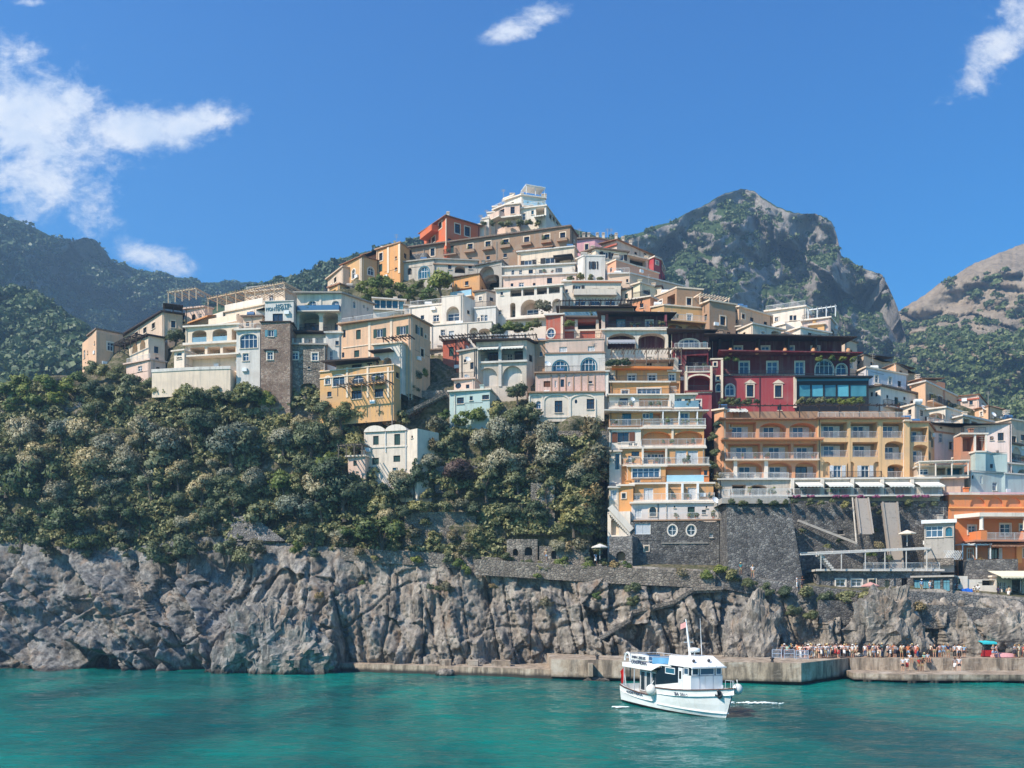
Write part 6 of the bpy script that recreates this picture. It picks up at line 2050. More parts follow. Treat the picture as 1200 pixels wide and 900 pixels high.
def walls_right():
    h = House('retaining_wall', 'tall dark tapering stone bastion right of the yellow terraced building', 'wall', 'retaining walls')
    b = HB(h, [(851, 590, 122), (926, 588, 122)], 680, ST_DARK, Y=122, D=5, roof=None, base_drop=2)
    # batter: lean the foot outwards
    h.done()
    for o in h.root.children:
        for v in o.data.vertices:
            k = max(0, -v.co.z + (b.zt - h.off.z)) / (b.zt - b.zb)
            if v.co.y < 2.5: v.co.y -= 2.2 * k; v.co.x += (1.4 * k if v.co.x > 0 else -.2 * k)
    h2 = House('stone_wall', 'ledge parapet with white fence on top of the dark bastion', 'wall', 'retaining walls')
    b = HB(h2, [(846, 583.5, 121.6), (925, 583, 121.6)], 590, CONC, Y=121.6, D=5, roof=None, base_drop=0)
    b.railing(b.f(0), .2, b.f(0).L - .2, b.f(0).H, -.3, 'bars', RAILW, hgt=1.2)
    h2.done()
    h = House('retaining_wall', 'dark rubble retaining wall with diagonal path beneath the flower balconies', 'wall', 'retaining walls')
    b = HB(h, [(920, 587, 128), (1115, 584, 128)], 690, ST_DARK, Y=128, D=4, roof=None, base_drop=2)
    b.L(1041, 1046, 628, 634, 'rect', .5, 'dark'); b.W(985, 624, 7, 5, 'd')
    mb = MB(h.off)
    a, c = P(935, 610, 127.2), P(1004, 637, 126.4)
    mb.bar(a, c, .5, .35); h.ledge = mb.build('sloping_path', CONC, h.root)
    mb = MB(h.off); mb.tube(P(999, 583, 127.6), P(1004, 640, 126.8), .12, n=6); mb.build('drainpipe', CONCW, h.root)
    h.done()
    for x0, x1, y0, X0, X1, y1, lab in ((1003, 1017, 584, 1008, 1023, 626, 'pale sloping concrete slab, the upper left of two on the dark wall'), (1034, 1051, 589, 1044, 1058, 666, 'long pale sloping concrete slab running down beside the shorter one')):
        mb = MB()
        t0, t1 = P(x0, y0, 126.6), P(x1, y0, 126.6); b0, b1 = P(X0, y1, 123.6), P(X1, y1, 123.6)
        d = Vector((0, .6, 0))
        c = (b0 + b1) / 2; mb.off = c
        mb.hexa([b0, b1, b1 + d, b0 + d, t0, t1, t1 + d, t0 + d])
        for p, q in ((t0, b0), (t1, b1)): mb.bar(p + Vector((0, -.1, .1)), q + Vector((0, -.1, .1)), .22, .2)
        o = mb.build('ramp', plaster((150, 140, 130), .6), loc=c); tag(o, lab, 'ramp', 'concrete ramps')
    h = House('terrace_pavilion', 'open white terrace frame with slab and posts in front of the dark walls', 'terrace')
    b = HB(h, [(958, 669.5, 121), (1102, 667, 121)], 692, ST_GREY, Y=121, D=5, rmat=CONCW, over=.4, thick=.3, base_drop=2)
    b.W(985, 683, 11, 8, 'ws'); b.W(1004, 683, 12, 8, 'ws'); b.W(1022, 683, 8, 8, 'ds'); b.W(1040, 684, 6, 8, 'd'); b.W(1060, 683, 7, 11, 'd')
    mb = MB(h.off)
    a, c = P(938, 650, 119.6), P(1090, 643, 119.6); mb.bar(a, c, .22, .2); a2, c2 = P(938, 648, 123), P(1090, 641.5, 123); mb.bar(a2, c2, .18, .18)
    for i in range(9):
        mb.bar(a.lerp(c, i / 8), a2.lerp(c2, i / 8), .12)
    for x, yt in ((962, 649), (986, 648), (1014, 646.5), (1037, 646), (1062, 644.5), (1086, 643)): mb.bar(P(x, yt, 119.6), P(x, 669, 119.6), .11)
    mb.build('frame', paint((206, 200, 192), .7), h.root)
    b.railing(b.f(0), 6.5, b.f(0).L - .2, b.f(0).H + .3, .2, 'bars', RAILW, hgt=.9)
    mb = MB(h.off)
    for i in range(8):
        p = P(960 + i * 2.1, 650 + i * 2.4, 120.5); mb.box(p.x - .25, p.x + .25, 119.8, 121.2, p.z - .25, p.z)
    mb.build('stair', CONCW, h.root)
    h.done()
    # walls on the green slope, left to right
    def wall(label, corners, yb, mat, Y, D=3, name='stone_wall', **kw):
        w = House(name, label, 'wall', 'retaining walls'); b = HB(w, corners, yb, mat, Y=Y, D=D, roof=kw.pop('roof', None), base_drop=2, **kw); return w, b
    w, b = wall('long stone terrace wall with pale parapet below the cream hotel', [(178, 436, 141), (232, 433.5, 139.5), (270, 432, 139)], 448, CREAM, 141); b.band(435, .5, .1, CONCW, 0); b.band(433, .5, .1, CONCW, 1); w.done()
    w, b = wall('low garden wall along the terraced beds at the far left', [(-80, 474, 145), (10, 470, 144.3), (95, 468, 143.6)], 482, ST_GREY, 145); w.done()
    w, b = wall('upper garden wall at the left edge among green beds', [(-80, 452, 148), (60, 450, 146.6)], 460, ST_TAN, 148); w.done()
    w, b = wall('rubble wall overgrown with bushes above the cliff path', [(474, 600, 129), (558, 597, 128.7)], 640, ST_TAN, 129); w.done()
    w, b = wall('stone retaining wall below the vaulted white arcade', [(615, 505, 132.4), (714, 503, 132.2)], 530, ST_TAN, 132.4); b.L(640, 648, 508, 522, 'arch', 1, 'dark'); w.done()
    w, b = wall('stepped stone wall among shrubs left of the yellow terraced building', [(622, 566, 127.8), (650, 560, 127.6)], 612, ST_TAN, 127.8); w.done()
    w, b = wall('ruined stone hut with two arches beside the cliff path', [(594, 632, 125.6), (612, 629, 125.2), (630, 636, 125.4)], 652, ST_TAN, 125.6); b.L(601, 607, 643, 651, 'arch', 1, 'dark', 0); b.L(615, 624, 641, 651, 'arch', 1, 'dark', 1); w.done()
    w, b = wall('stone wall with a dark niche right of the ruined hut', [(632, 640, 124.6), (690, 636, 123.6)], 658, ST_TAN, 124.6); b.L(646, 652, 645, 655, 'arch', .8, 'dark'); w.done()
    def run(label, pts, h, mat, th=.6):
        c = P(*pts[0]); mb = MB(c)
        for A, B in zip(pts, pts[1:]):
            a, b = P(*A), P(*B); d = Vector((0, th, 0)); hh = Vector((0, 0, h))
            mb.hexa([a - hh, b - hh, b - hh + d, a - hh + d, a, b, b + d, a + d])
        tag(mb.build('stone_wall', mat, loc=c), label, 'wall', 'retaining walls')
    run('low parapet wall along the cliff path above the quay', [(398, 641, 128.2), (440, 644, 127.4), (480, 646, 126.4), (560, 652, 126), (640, 657, 124.8), (705, 661, 123.2)], 2.0, ST_TAN)
    run('rough masonry facing at the cliff top between the ruined hut and the dark wall', [(556, 655, 124.2), (640, 660, 122.8), (722, 665, 121.2), (838, 670, 118.9)], 2.3, ST_TAN)
    run('stone parapet along the path beneath the dark bastion', [(838, 668, 119.8), (885, 677, 118.9), (930, 684, 118.2), (1000, 692, 116.9), (1080, 693, 116.4), (1130, 696, 116.1), (1210, 704, 115.5)], 2.4, ST_GREY)
    run('dark rubble wall along the cliff under the curved path at right', [(960, 703, 115.6), (1040, 706, 115.2), (1120, 710, 114.8), (1210, 716, 114.3)], 3.2, ST_DARK)
    w, b = wall('rough stone wall below the lower terraces right of the cottage', [(510, 546, 131.4), (560, 541, 131.2)], 562, ST_GREY, 131.4); w.done()
    w, b = wall('old brown stone wall beside the stair on the middle slope', [(478, 458, 138.2), (500, 457, 138), (530, 462, 137.8)], 486, ST_TAN, 138.2); b.L(489, 498, 465, 480, 'rect', 1, 'dark'); w.done()
    # sloping stone ruin roof above the left cliff
    mb = MB(); c = P(300, 634, 130); mb.off = c
    mb.hexa([P(264, 634, 131), P(334, 634, 129.5), P(334, 632, 133), P(270, 630, 135), P(274, 606, 132), P(296, 604, 131.5), P(297, 603, 134), P(276, 604, 135)])
    tag(mb.build('ruin', ST_GREY, loc=c), 'grey sloping stone ruin above the left cliff', 'ruin')
    # stairways
    for lab, pts in (('stone stairway zigzagging up the cliff left of the boat', [(690, 757), (738, 727), (741, 718), (790, 706), (813, 691), (846, 690)]), ('thin stair with handrail climbing the middle slope', [(452, 496), (490, 477), (522, 461)])):
        mb = MB(); Ys = 119 if pts[0][1] > 600 else 140
        base = P(*pts[0], Ys - 2); mb.off = base
        for (x0, y0), (x1, y1) in zip(pts, pts[1:]):
            def at(x, y):
                if Ys == 140: return P(x, y, hillY(x, y) - 1.6)
                t = max(0, min(1, (785 - y) / (785 - interp(YC, x)))); Yd = interp(DB, x) + (interp(DC, x) - interp(DB, x)) * t ** 1.5
                return P(x, y, Yd - 1.9)
            A, B = at(x0, y0), at(x1, y1); n = max(3, int((B - A).length / .45))
            for i in range(n):
                p, q = A.lerp(B, i / n), A.lerp(B, (i + 1) / n); z = max(p.z, q.z)
                mb.box(min(p.x, q.x), max(p.x, q.x) + .02, p.y + .25, p.y + 2.6, z - .5, z)
            mb.bar(A + Vector((0, .1, .1)), B + Vector((0, .1, .1)), .25, .5)
        tag(mb.build('stairway', ST_TAN, loc=base), lab, 'stairs')


def infill():
    def hs(label, corners, yb, Y, mat, feats=(), D=6, **kw):
        h = House('house', label); b = HB(h, corners, yb, mat, Y=Y, D=D, **kw)
        for f in feats:
            if f[0] == 'L': b.L(*f[1:5], f[5], 1.4, k=f[6] if len(f) > 6 else 0)
            else: b.W(*f[:4], f[4], f[5] if len(f) > 5 else 0)
        h.done()
    hs('small grey-white house tucked below the yellow gabled house', [(556, 343), (570, 341), (584, 345)], 366, 156, GREYW, ((563, 350, 3.5, 5, 'ws'), (576, 351, 4, 5, 'd', 1)), rmat=TILE_G)
    hs('narrow cream house squeezed between the pink terrace house and the white crossed-window house', [(675, 305), (683, 303)], 332, 163, CREAM, ((679, 312, 3, 5, 'd'), (679, 322, 3, 5, 'ws')))
    hs('low white house with three arches on the right slope under the tan house', [(1104, 488), (1120, 485), (1168, 496)], 508, 148, WHITE, (('L', 1126, 1134, 488, 497, 'arch', 1), ('L', 1138, 1146, 491, 500, 'arch', 1), ('L', 1150, 1158, 494, 503, 'arch', 1)))
    hs('small peach house with brown tiled roof at the top right of the slope', [(1142, 480), (1158, 476), (1180, 482)], 496, 156, PEACH, ((1166, 486, 4, 5, 'd', 1), (1150, 485, 3, 5, 'ws', 0)), roof='mono', rmat=TILE, thick=.9)
    hs('grey-white house with flat terrace right of the long white dark-door house', [(1058, 478), (1072, 474), (1090, 480)], 496, 144, WHITE, ((1066, 483, 4, 6, 'd', 0), (1080, 484, 4, 7, 'gc', 1)))
    hs('tan house block rising behind the right end of the wine-red hotel', [(976, 402), (990, 397), (1004, 402)], 446, 149, TAN, ((983, 411, 4, 7, 'ds', 0), (997, 413, 4, 7, 'd', 1), (997, 428, 4, 7, 'ws', 1)), rmat=TILE_G)
    hs('small white house beside the dark shrubs in the middle of the slope', [(486, 424), (500, 421), (512, 425)], 440, 146, WHITE, ((494, 430, 4, 6, 'gc', 0), (506, 431, 3, 5, 'd', 1)), rmat=CONCW)
    hs('beige house with two green-shuttered windows left of the ochre-house balconies', [(728, 341), (740, 338), (750, 341)], 360, 154, CREAM, ((734, 347, 3.5, 6, 'gc', 0), (745, 347, 3, 6, 'gc', 1)), rmat=TILE_G)
    hs('rose-coloured house under the white rooftop frame house', [(902, 393), (918, 391), (930, 394)], 404, 147, PINKW, ((910, 397, 4, 5, 'ws', 0), (924, 398, 3, 5, 'd', 1)))
    hs('small ochre house with arched door on the left crest below the chapel', [(386, 338), (398, 333), (408, 337)], 350, 166, OCHRE, ((392, 342, 3, 5, 'd', 0), (403, 342, 3, 6, 'ws', 1)), rmat=TILE)
    hs('white stepped house left of the half-round-window house', [(640, 346), (660, 344)], 360, 151.5, WHITE2, ((646, 351, 4, 5, 'w'), (654, 351, 4, 6, 'ws')))
    hs('grey house wall with two arches beneath the brown framed-window house', [(858, 385), (868, 383), (882, 387)], 402, 147, GREYW, ((863, 390, 3, 5, 'd', 0), (875, 391, 4, 6, 'ws', 1)))
# ---------------------------------------------------------------- quay
QT = 2.56


def quay_mat():
    t = NT('worn_concrete')
    n = t.noise(t.world((1, 1, .5)), .7, 6, .65); n2 = t.noise(t.world(), 3.5, 5, .65)
    col = t.ramp(n, [(.3, (.20, .155, .115)), (.5, (.40, .31, .225)), (.72, (.54, .45, .35))])
    col = t.mix(t.ramp(n2, [(.5, 0), (.72, .6)]), col, (.18, .14, .10))
    sk = t.noise(t.world((.9, .9, .10)), 1.3, 5, .7)
    col = t.mix(t.ramp(sk, [(.46, 0), (.62, .8)]), col, (.085, .07, .055))
    bl = t.noise(t.world((.5, .5, .8)), .5, 5, .65)
    col = t.mix(t.ramp(bl, [(.54, 0), (.64, .6)]), col, (.55, .48, .39))
    g = t.n('ShaderNodeNewGeometry'); sp = t.n('ShaderNodeSeparateXYZ'); t.l(g.outputs['Position'], sp.inputs[0])
    z = t.math('ADD', sp.outputs[2], t.math('MULTIPLY', n, .5))
    col = t.mix(t.ramp(z, [(.55, .93), (.95, 0)]), col, (.03, .028, .024))
    t.bsdf(col, .9, t.bump(n2, .6, .06), .2)
    return t.mat


def slab(mb, pts, z0, z1, mi=0):
    n = len(pts)
    mb.add([(x, y, z0) for x, y in pts] + [(x, y, z1) for x, y in pts], [tuple(range(n - 1, -1, -1)), tuple(range(n, 2 * n))] + [(i, (i + 1) % n, n + (i + 1) % n, n + i) for i in range(n)], mi)


def quay():
    m = quay_mat()
    X = lambda px, Y: ((px - 600) * Y / F, Y)
    # low ledge to the left
    zt = 1.15
    mb = MB(); pts = [X(398, 121.5), X(470, 117.5), X(560, 113), X(640, 108.5), X(683, 106.5), X(684, 112), X(690, 125), X(400, 127)]
    slab(mb, pts, -1.5, zt)
    for x0, x1, Y in ((515, 528, 116), (548, 560, 115), (576, 598, 114.5)):
        a, b = X(x0, Y), X(x1, Y); mb.box(a[0], b[0], Y, Y + 2.5, zt, zt + .75)
    tag(mb.build('quay', m), kind='structure')
    # main jetty
    mb = MB(); pts = [X(646, 107), X(760, 103.5), X(939, 99), X(998, 110.5), X(1000, 124), X(640, 124)]
    slab(mb, pts, .35, QT); inner = [(x, y + .7) for x, y in pts[:3]] + [(pts[3][0] - .6, pts[3][1])] + pts[4:]
    slab(mb, inner, -1.5, .35)
    for x in (690, 733, 815, 880): a = X(x, 104); mb.box(a[0], a[0] + .5, interp([(646, 107), (760, 103.5), (939, 99)], x) - .06, 104, .6, QT - .35)
    tag(mb.build('jetty', m), kind='structure')
    # raised promenade with a ledge on piles
    mb = MB(); pts = [X(996, 109.5), X(1100, 108.5), X(1420, 107.5), X(1420, 122), X(980, 124)]
    slab(mb, pts, -1.5, QT + .004)
    z1 = 1.05
    led = [X(1000, 103.5), X(1060, 101.5), X(1420, 100.5), X(1420, 107.6), X(990, 109.4)]
    slab(mb, led, z1 - .75, z1)
    for px in np.arange(1014, 1400, 26):
        for d in (0, 5):
            a = X(px + d, 101.6 + (1.2 if px < 1050 else 0)); mb.tube((a[0], a[1], -1.5), (a[0], a[1], z1 - .75), .27, n=8)
    tag(mb.build('promenade', m), kind='structure')
    # mooring bollards
    for i, (px, Y) in enumerate(((700, 106.2), (790, 103.6), (905, 100.7))):
        c = P(px, 0, Y); mb = MB(); mb.lathe((0, 0, 0), [(.22, 0), (.17, .1), (.15, .35), (.26, .42), (.26, .52), (.1, .58)], 10)
        o = mb.build('bollard', IRON, smooth=True, loc=(c.x, Y, QT)); tag(o, 'dark iron mooring bollard on the jetty edge, %s' % ('nearest the left end', 'behind the boat', 'nearest the jetty corner')[i], 'bollard', 'mooring bollards')
    # tubular barriers
    steel = paint((176, 190, 206), .4)
    for i, (x0, x1, Y) in enumerate(((905, 916, 108.6), (933, 947, 106.5), (919, 931, 108.6))):
        a, b = P(x0, 0, Y), P(x1, 0, Y); mb = MB()
        w = b.x - a.x
        for z in (1.1, .6): mb.tube((0, 0, z), (w, 0, z), .04, n=6)
        for x in (0, w): mb.tube((x, 0, 0), (x, 0, 1.1), .045, n=6)
        for k in range(1, 9): mb.tube((w * k / 9, 0, .15), (w * k / 9, 0, 1.1), .015, n=4)
        mb.tube((0, 0, .15), (w, 0, .15), .03, n=5)
        o = mb.build('barrier', steel, loc=(a.x, Y, QT)); tag(o, ('grey tubular barrier at the left end of the crowd', 'tubular barrier in front of the white-shirted people', 'tubular barrier between the two others at the queue')[i], 'barrier', 'crowd barriers')
    # stall, kayak and parasols
    c = P(1156, 0, 112); r = empty('market_stall', (c.x, 112, QT)); tag(r, 'small stall with turquoise awning and red counter on the promenade', 'stall')
    mb = MB(); mb.box(-.8, .8, -.5, .5, .1, .9); mb.build('counter', cloth((176, 44, 48)), r)
    mb = MB(); mb.hexa([(-.95, -.8, 1.85), (.95, -.8, 1.85), (.95, .6, 2.1), (-.95, .6, 2.1), (-.95, -.8, 1.93), (.95, -.8, 1.93), (.95, .6, 2.18), (-.95, .6, 2.18)]); mb.box(-.95, .95, -.82, -.79, 1.7, 1.87); mb.build('awning', cloth((60, 190, 196)), r)
    for x in (-.88, .88):
        for y in (-.72, .52):
            mb = MB(); mb.tube((x, y, 0), (x, y, 1.9), .035, n=6); mb.build('pole', IRON, r)
    for i, (px, Y, col, lab) in enumerate(((1176, 110.5, (206, 150, 150), 'pink covered dinghy lying on the promenade beside the stall'), (1010, 113, (196, 190, 180), 'pale upturned dinghy lying by the rock behind the crowd'))):
        c = P(px, 0, Y); mb = MB(); pts = []
        L_, W_ = 1.7, .65
        for k in range(13):
            u = -1 + 2 * k / 12; w = W_ * (1 - abs(u) ** 2.5) + .02; h = .62 * (1 - .5 * abs(u) ** 3)
            pts += [(u * L_, -w, .06), (u * L_, -w * .75, h * .72), (u * L_, 0, h), (u * L_, w * .75, h * .72), (u * L_, w, .06)]
        mb.add(pts, [(k * 5 + j, (k + 1) * 5 + j, (k + 1) * 5 + j + 1, k * 5 + j + 1) for k in range(12) for j in range(4)])
        o = mb.build('dinghy', cloth(col), smooth=True, loc=(c.x, Y, QT)); tag(o, lab, 'dinghy')
    for i, (px, py, Y, col, lab) in enumerate(((703, 656, 123.5, (214, 208, 200), 'white parasol beside the cliff path left of the dark wall'), (1020, 702, 117.2, (200, 150, 140), 'faded pink parasol on the path above the crowd'), (1063, 640, 123.2, (226, 210, 190), 'cream parasol on the terrace below the peach hotel'), (1196, 693, 118.6, (236, 226, 206), 'cream parasol in front of the white beach bar'))):
        c = P(px, py, Y); r = empty('parasol', c); tag(r, lab, 'parasol', 'parasols')
        mb = MB(); mb.tube((0, 0, 0), (0, 0, 2.3), .035, n=6); mb.build('pole', F_WHITE, r)
        mb = MB(); n = 8
        rim = [(1.25 * math.cos(2 * math.pi * k / n), 1.25 * math.sin(2 * math.pi * k / n), 1.85) for k in range(n)]; low = [(x, y, 1.7) for x, y, _ in rim]
        mb.add([(0, 0, 2.35)] + rim + low, [(0, 1 + k, 1 + (k + 1) % n) for k in range(n)] + [(1 + k, 1 + n + k, 1 + n + (k + 1) % n, 1 + (k + 1) % n) for k in range(n)]); mb.build('canopy', cloth(col), r)
    # blue tarpaulin
    c = P(1132, 698, 117.4); mb = MB(); pts = []; rng = random.Random(3)
    for i in range(7):
        for j in range(5):
            pts.append((-1 + 2 * i / 6, -.6 + 1.2 * j / 4, (0 if i in (0, 6) or j in (0, 4) else .85 + rng.uniform(-.15, .2))))
    mb.add(pts, [(i * 5 + j, (i + 1) * 5 + j, (i + 1) * 5 + j + 1, i * 5 + j + 1) for i in range(6) for j in range(4)])
    tag(mb.build('tarpaulin', paint((30, 96, 190), .5), loc=c), 'bright blue tarpaulin over goods outside the beach bar', 'tarpaulin')


def rocks():
    m = bpy.data.materials['limestone_cliff']
    t = NT('pale_rock')
    n = t.noise(t.world((1, 1, .5)), .7, 7, .68, .5); n3 = t.noise(t.world(), 3, 6, .7)
    col = t.ramp(n, [(.3, (.13, .10, .08)), (.48, (.36, .28, .21)), (.68, (.56, .47, .38))])
    col = t.mix(t.ramp(n3, [(.48, 0), (.7, .6)]), col, (.15, .12, .10))
    t.bsdf(col, .92, t.bump(t.math('ADD', n, t.math('MULTIPLY', n3, .4)), .9, .3), .2)
    pale = t.mat
    for i, (px, py, Y, rx, ry, rz, mt, lab) in enumerate((
            (888, 752, 113.4, 2.9, 2.3, 5.4, m, 'pale tan rock pillar against the cliff left of the crowd'), (1036, 738, 113.6, 4.3, 2.6, 5.2, m, 'pale tan rock bulging from the cliff right of the crowd'), (1012, 752, 113.6, 1.9, 1.8, 3.6, m, 'small tan rock leaning beside the crowd'),
            (1068, 755, 113.0, 2.6, 1.8, 2.6, m, 'low tan rock behind the seated people'), (862, 765, 112.5, 1.6, 1.4, 2.2, m, 'grey boulder at the cliff foot left of the tan rock pillar'), (1180, 742, 113.2, 3.4, 1.8, 3.0, m, 'tan rock face under the beach bar at the right edge'),
            (520, 790, 113.4, 1.3, .9, .7, m, 'dark wet boulder in the water below the low ledge'), (272, 778, 119.2, 2.6, 1.9, 3.2, m, 'sunlit boulder at the waterline on the left cliff'), (352, 772, 117.6, 4.4, 2.4, 4.6, m, 'big grey buttress rock standing in the sea at left'),
            (310, 752, 118.2, 4.6, 2.6, 5.4, m, 'sunlit pinkish rock shoulder on the left cliff'), (700, 798, 104.8, 1.5, .6, .4, m, 'flat dark rock awash beside the jetty wall'))):
        c = P(px, py, Y); mb = MB(); N_, M_ = 56, 36; rng = Vector((i * 7.3, i * 3.1, i))
        pts = []
        for k in range(M_ + 1):
            ph = math.pi * k / M_
            for j in range(N_):
                th = 2 * math.pi * j / N_; d = Vector((math.sin(ph) * math.cos(th), math.sin(ph) * math.sin(th), -math.cos(ph)))
                q = Vector((d.x * rx, d.y * ry, d.z * rz * .6))
                r = 1 + (ridged(q * .3 + rng, 4) - .9) * .2 + facet(q * .42 + rng) * .30 + facet(q * 1.1 + rng) * .13 + fbm(q * 1.6 + rng, 4) * .07
                pts.append((d.x * rx * r, d.y * ry * r, d.z * rz * r))
        fs = [(k * N_ + j, k * N_ + (j + 1) % N_, (k + 1) * N_ + (j + 1) % N_, (k + 1) * N_ + j) for k in range(M_) for j in range(N_)]
        mb.add(pts, fs); tag(mb.build('rock', mt, smooth=False, loc=c), lab, 'rock', 'rocks at the cliff foot')


# ---------------------------------------------------------------- boat
def boat():
    Wt = NT('white_gelcoat'); n = Wt.noise(Wt.coords(), .9, 5, .6); st = Wt.noise(Wt.coords((1.4, 1.4, .2)), 1.6, 4)
    col = Wt.mix(Wt.ramp(n, [(.4, 0), (.75, 1)]), (.80, .80, .78), (.68, .67, .63)); col = Wt.mix(Wt.ramp(st, [(.6, 0), (.8, .5)]), col, (.50, .44, .36))
    Wt.bsdf(col, .28, None, .45); WH = Wt.mat
    navy = paint((20, 34, 46), .25); dark = paint((40, 22, 20), .5); red = cloth((196, 40, 36)); chrome = paint((190, 194, 198), .25, spec=.6)
    root = empty('boat', (14.7, 74.5, 0)); root.rotation_euler = (0, R(1.0), math.atan2(-.93, .38)); root.scale = (1.03, 1.03, 1.0)
    tag(root, 'white passenger boat with wheelhouse and sun deck afloat before the jetty', 'boat')
    xs = [-7.2, -6.2, -5, -3.6, -2.2, -1.1, -.7, .6, 2, 3.4, 4.6, 5.6, 6.4, 6.95, 7.3]
    hb = [1.82, 1.9, 1.96, 2.03, 2.08, 2.1, 2.1, 2.1, 2.04, 1.88, 1.6, 1.2, .74, .36, .05]
    wl = [1.66, 1.72, 1.78, 1.82, 1.83, 1.8, 1.78, 1.68, 1.48, 1.16, .8, .46, .2, .07, .02]
    sh = [1.62, 1.45, 1.34, 1.27, 1.25, 1.27, 2.0, 2.04, 2.1, 2.2, 2.31, 2.42, 2.52, 2.6, 2.66]
    xo = [0] * 9 + [0, -.05, -.15, -.45, -.8, -1.05]

    def station(i, sgn):
        x, b, w, z, o = xs[i], hb[i], wl[i], sh[i], xo[i]
        out = []
        for k, t in enumerate((-.55, .0, .14, .5, None, None, None)):
            if k == 0: out.append((x + o, sgn * w * .55, -.55))
            elif k == 1: out.append((x + o, sgn * w * .97, 0.0))
            elif k == 2: out.append((x + o * .92, sgn * (w + (b - w) * .05), .14))
            elif k == 3: out.append((x + o * .75, sgn * (w + (b - w) * .34), .55))
            else:
                q = (k - 3) / 3; zz = .55 + (z - .55) * q
                out.append((x + o * .75 * (1 - q), sgn * (w + (b - w) * (.34 + .66 * q ** .8)), zz))
        return out
    mb = MB(); K = 7
    for sgn in (-1, 1):
        S = [station(i, sgn) for i in range(len(xs))]
        for i in range(len(xs) - 1):
            for k in range(K - 1):
                q = [S[i][k], S[i + 1][k], S[i + 1][k + 1], S[i][k + 1]]
                mb.poly(q if sgn < 0 else q[::-1], 1 if k < 2 else 0)
    A, B = station(0, -1), station(0, 1)
    for k in range(K - 1): mb.poly([B[k], A[k], A[k + 1], B[k + 1]], 1 if k < 2 else 0)
    # bulwark cap, inner side and deck
    for i in range(len(xs) - 1):
        for sgn in (-1, 1):
            a, b = (xs[i], hb[i], sh[i]), (xs[i + 1], hb[i + 1], sh[i + 1])
            t = .12
            ia, ib = max(0, a[1] - t), max(0, b[1] - t)
            mb.poly([(a[0], sgn * a[1], a[2]), (b[0], sgn * b[1], b[2]), (b[0], sgn * ib, b[2]), (a[0], sgn * ia, a[2])])
            mb.poly([(a[0], sgn * ia, a[2]), (b[0], sgn * ib, b[2]), (b[0], sgn * ib, b[2] - .6), (a[0], sgn * ia, a[2] - .6)])
        mb.poly([(xs[i], -hb[i], sh[i] - .55), (xs[i + 1], -hb[i + 1], sh[i + 1] - .55), (xs[i + 1], hb[i + 1], sh[i + 1] - .55), (xs[i], hb[i], sh[i] - .55)])
    hull = mb.build('hull', [WH, dark], root)
    mb = MB()
    for sgn in (-1, 1):
        for i in range(len(xs) - 1): mb.bar((xs[i], sgn * (hb[i] + .02), sh[i] - .03), (xs[i + 1], sgn * (hb[i + 1] + .02), sh[i + 1] - .03), .08, .09)
    mb.build('rub_rail', paint((92, 60, 48), .5), hull)
    mb = MB()   # raised chine strake at the bow
    for sgn in (-1, 1):
        S = [station(i, sgn) for i in range(6, len(xs))]
        for a, b in zip(S, S[1:]): mb.bar(Vector(a[3]) + Vector((0, sgn * .01, 0)), Vector(b[3]) + Vector((0, sgn * .01, 0)), .1, .1)
    mb.build('strake', WH, hull)

    def hull_text(txt, i0, i1, f0, f1, zc, h):
        pa, pb = station(i0, -1), station(i1, -1)
        def at(S, z):
            for a, b in zip(S, S[1:]):
                if a[2] <= z <= b[2]: return Vector(a).lerp(Vector(b), (z - a[2]) / (b[2] - a[2]))
            return Vector(S[-1])
        p, q = at(pa, zc), at(pb, zc); u = (q - p); O = p + u * f0; U = u.normalized(); up = (at(pa, zc + h) - at(pa, zc)).normalized()
        N = U.cross(up); letters(txt, O + N * .06, U, up, u.length * (f1 - f0), h, paint((84, 92, 108), .5), hull, Vector((0, 0, 0)))
    hull_text('COSTIERA', 1, 4, .12, .86, .98, .2); hull_text('SA 3860', 8, 10, .05, .62, 1.62, .26)

    def house(x0, x1, hw, z0, z1, m, name, par=root, x1b=None, x0b=None):
        b = MB(); x1b = x1 if x1b is None else x1b; x0b = x0 if x0b is None else x0b
        b.hexa([(x0, -hw, z0), (x1, -hw, z0), (x1, hw, z0), (x0, hw, z0), (x0b, -hw, z1), (x1b, -hw, z1), (x1b, hw, z1), (x0b, hw, z1)]); return b.build(name, m, par)
    wh = house(1.0, 3.75, 1.52, 1.5, 3.35, WH, 'wheelhouse')
    up = house(1.0, 3.7, 1.5, 3.352, 4.02, navy, 'window_band', wh, 3.62)
    def win(c0, c1, z0, z1, axis, pos, out, par, fr=F_WHITE, gl=GLB):
        """framed window; axis 'x' = front facing +x at pos, 'y' = side facing -y"""
        b = MB(); g = MB(); t = .06
        def bx(M, a0, a1, b0, b1, d0, d1):
            if axis == 'x': M.box(pos + d0, pos + d1, a0, a1, b0, b1)
            else: M.box(a0, a1, pos - d1, pos - d0, b0, b1)
        bx(b, c0, c1, z1 - t, z1, 0, out); bx(b, c0, c1, z0, z0 + t, 0, out); bx(b, c0, c0 + t, z0 + t, z1 - t, 0, out); bx(b, c1 - t, c1, z0 + t, z1 - t, 0, out)
        w = b.build('window', fr, par); bx(g, c0 + t, c1 - t, z0 + t, z1 - t, .0, out * .5); g.build('pane', gl, w); return w
    for a, b in ((-1.42, -.78), (-.66, .72), (.86, 1.42)): win(a, b, 3.38, 3.98, 'x', 3.68, .09, wh)
    win(2.75, 3.45, 3.38, 3.98, 'y', -1.5, .05, wh)
    mb = MB(); mb.box(3.755, 3.78, -.72, -.69, 1.6, 3.3); mb.box(3.755, 3.78, .6, .63, 1.6, 3.3); mb.box(3.755, 3.775, -1.5, 1.5, 3.28, 3.34); mb.build('trim', paint((180, 180, 184), .4), wh)
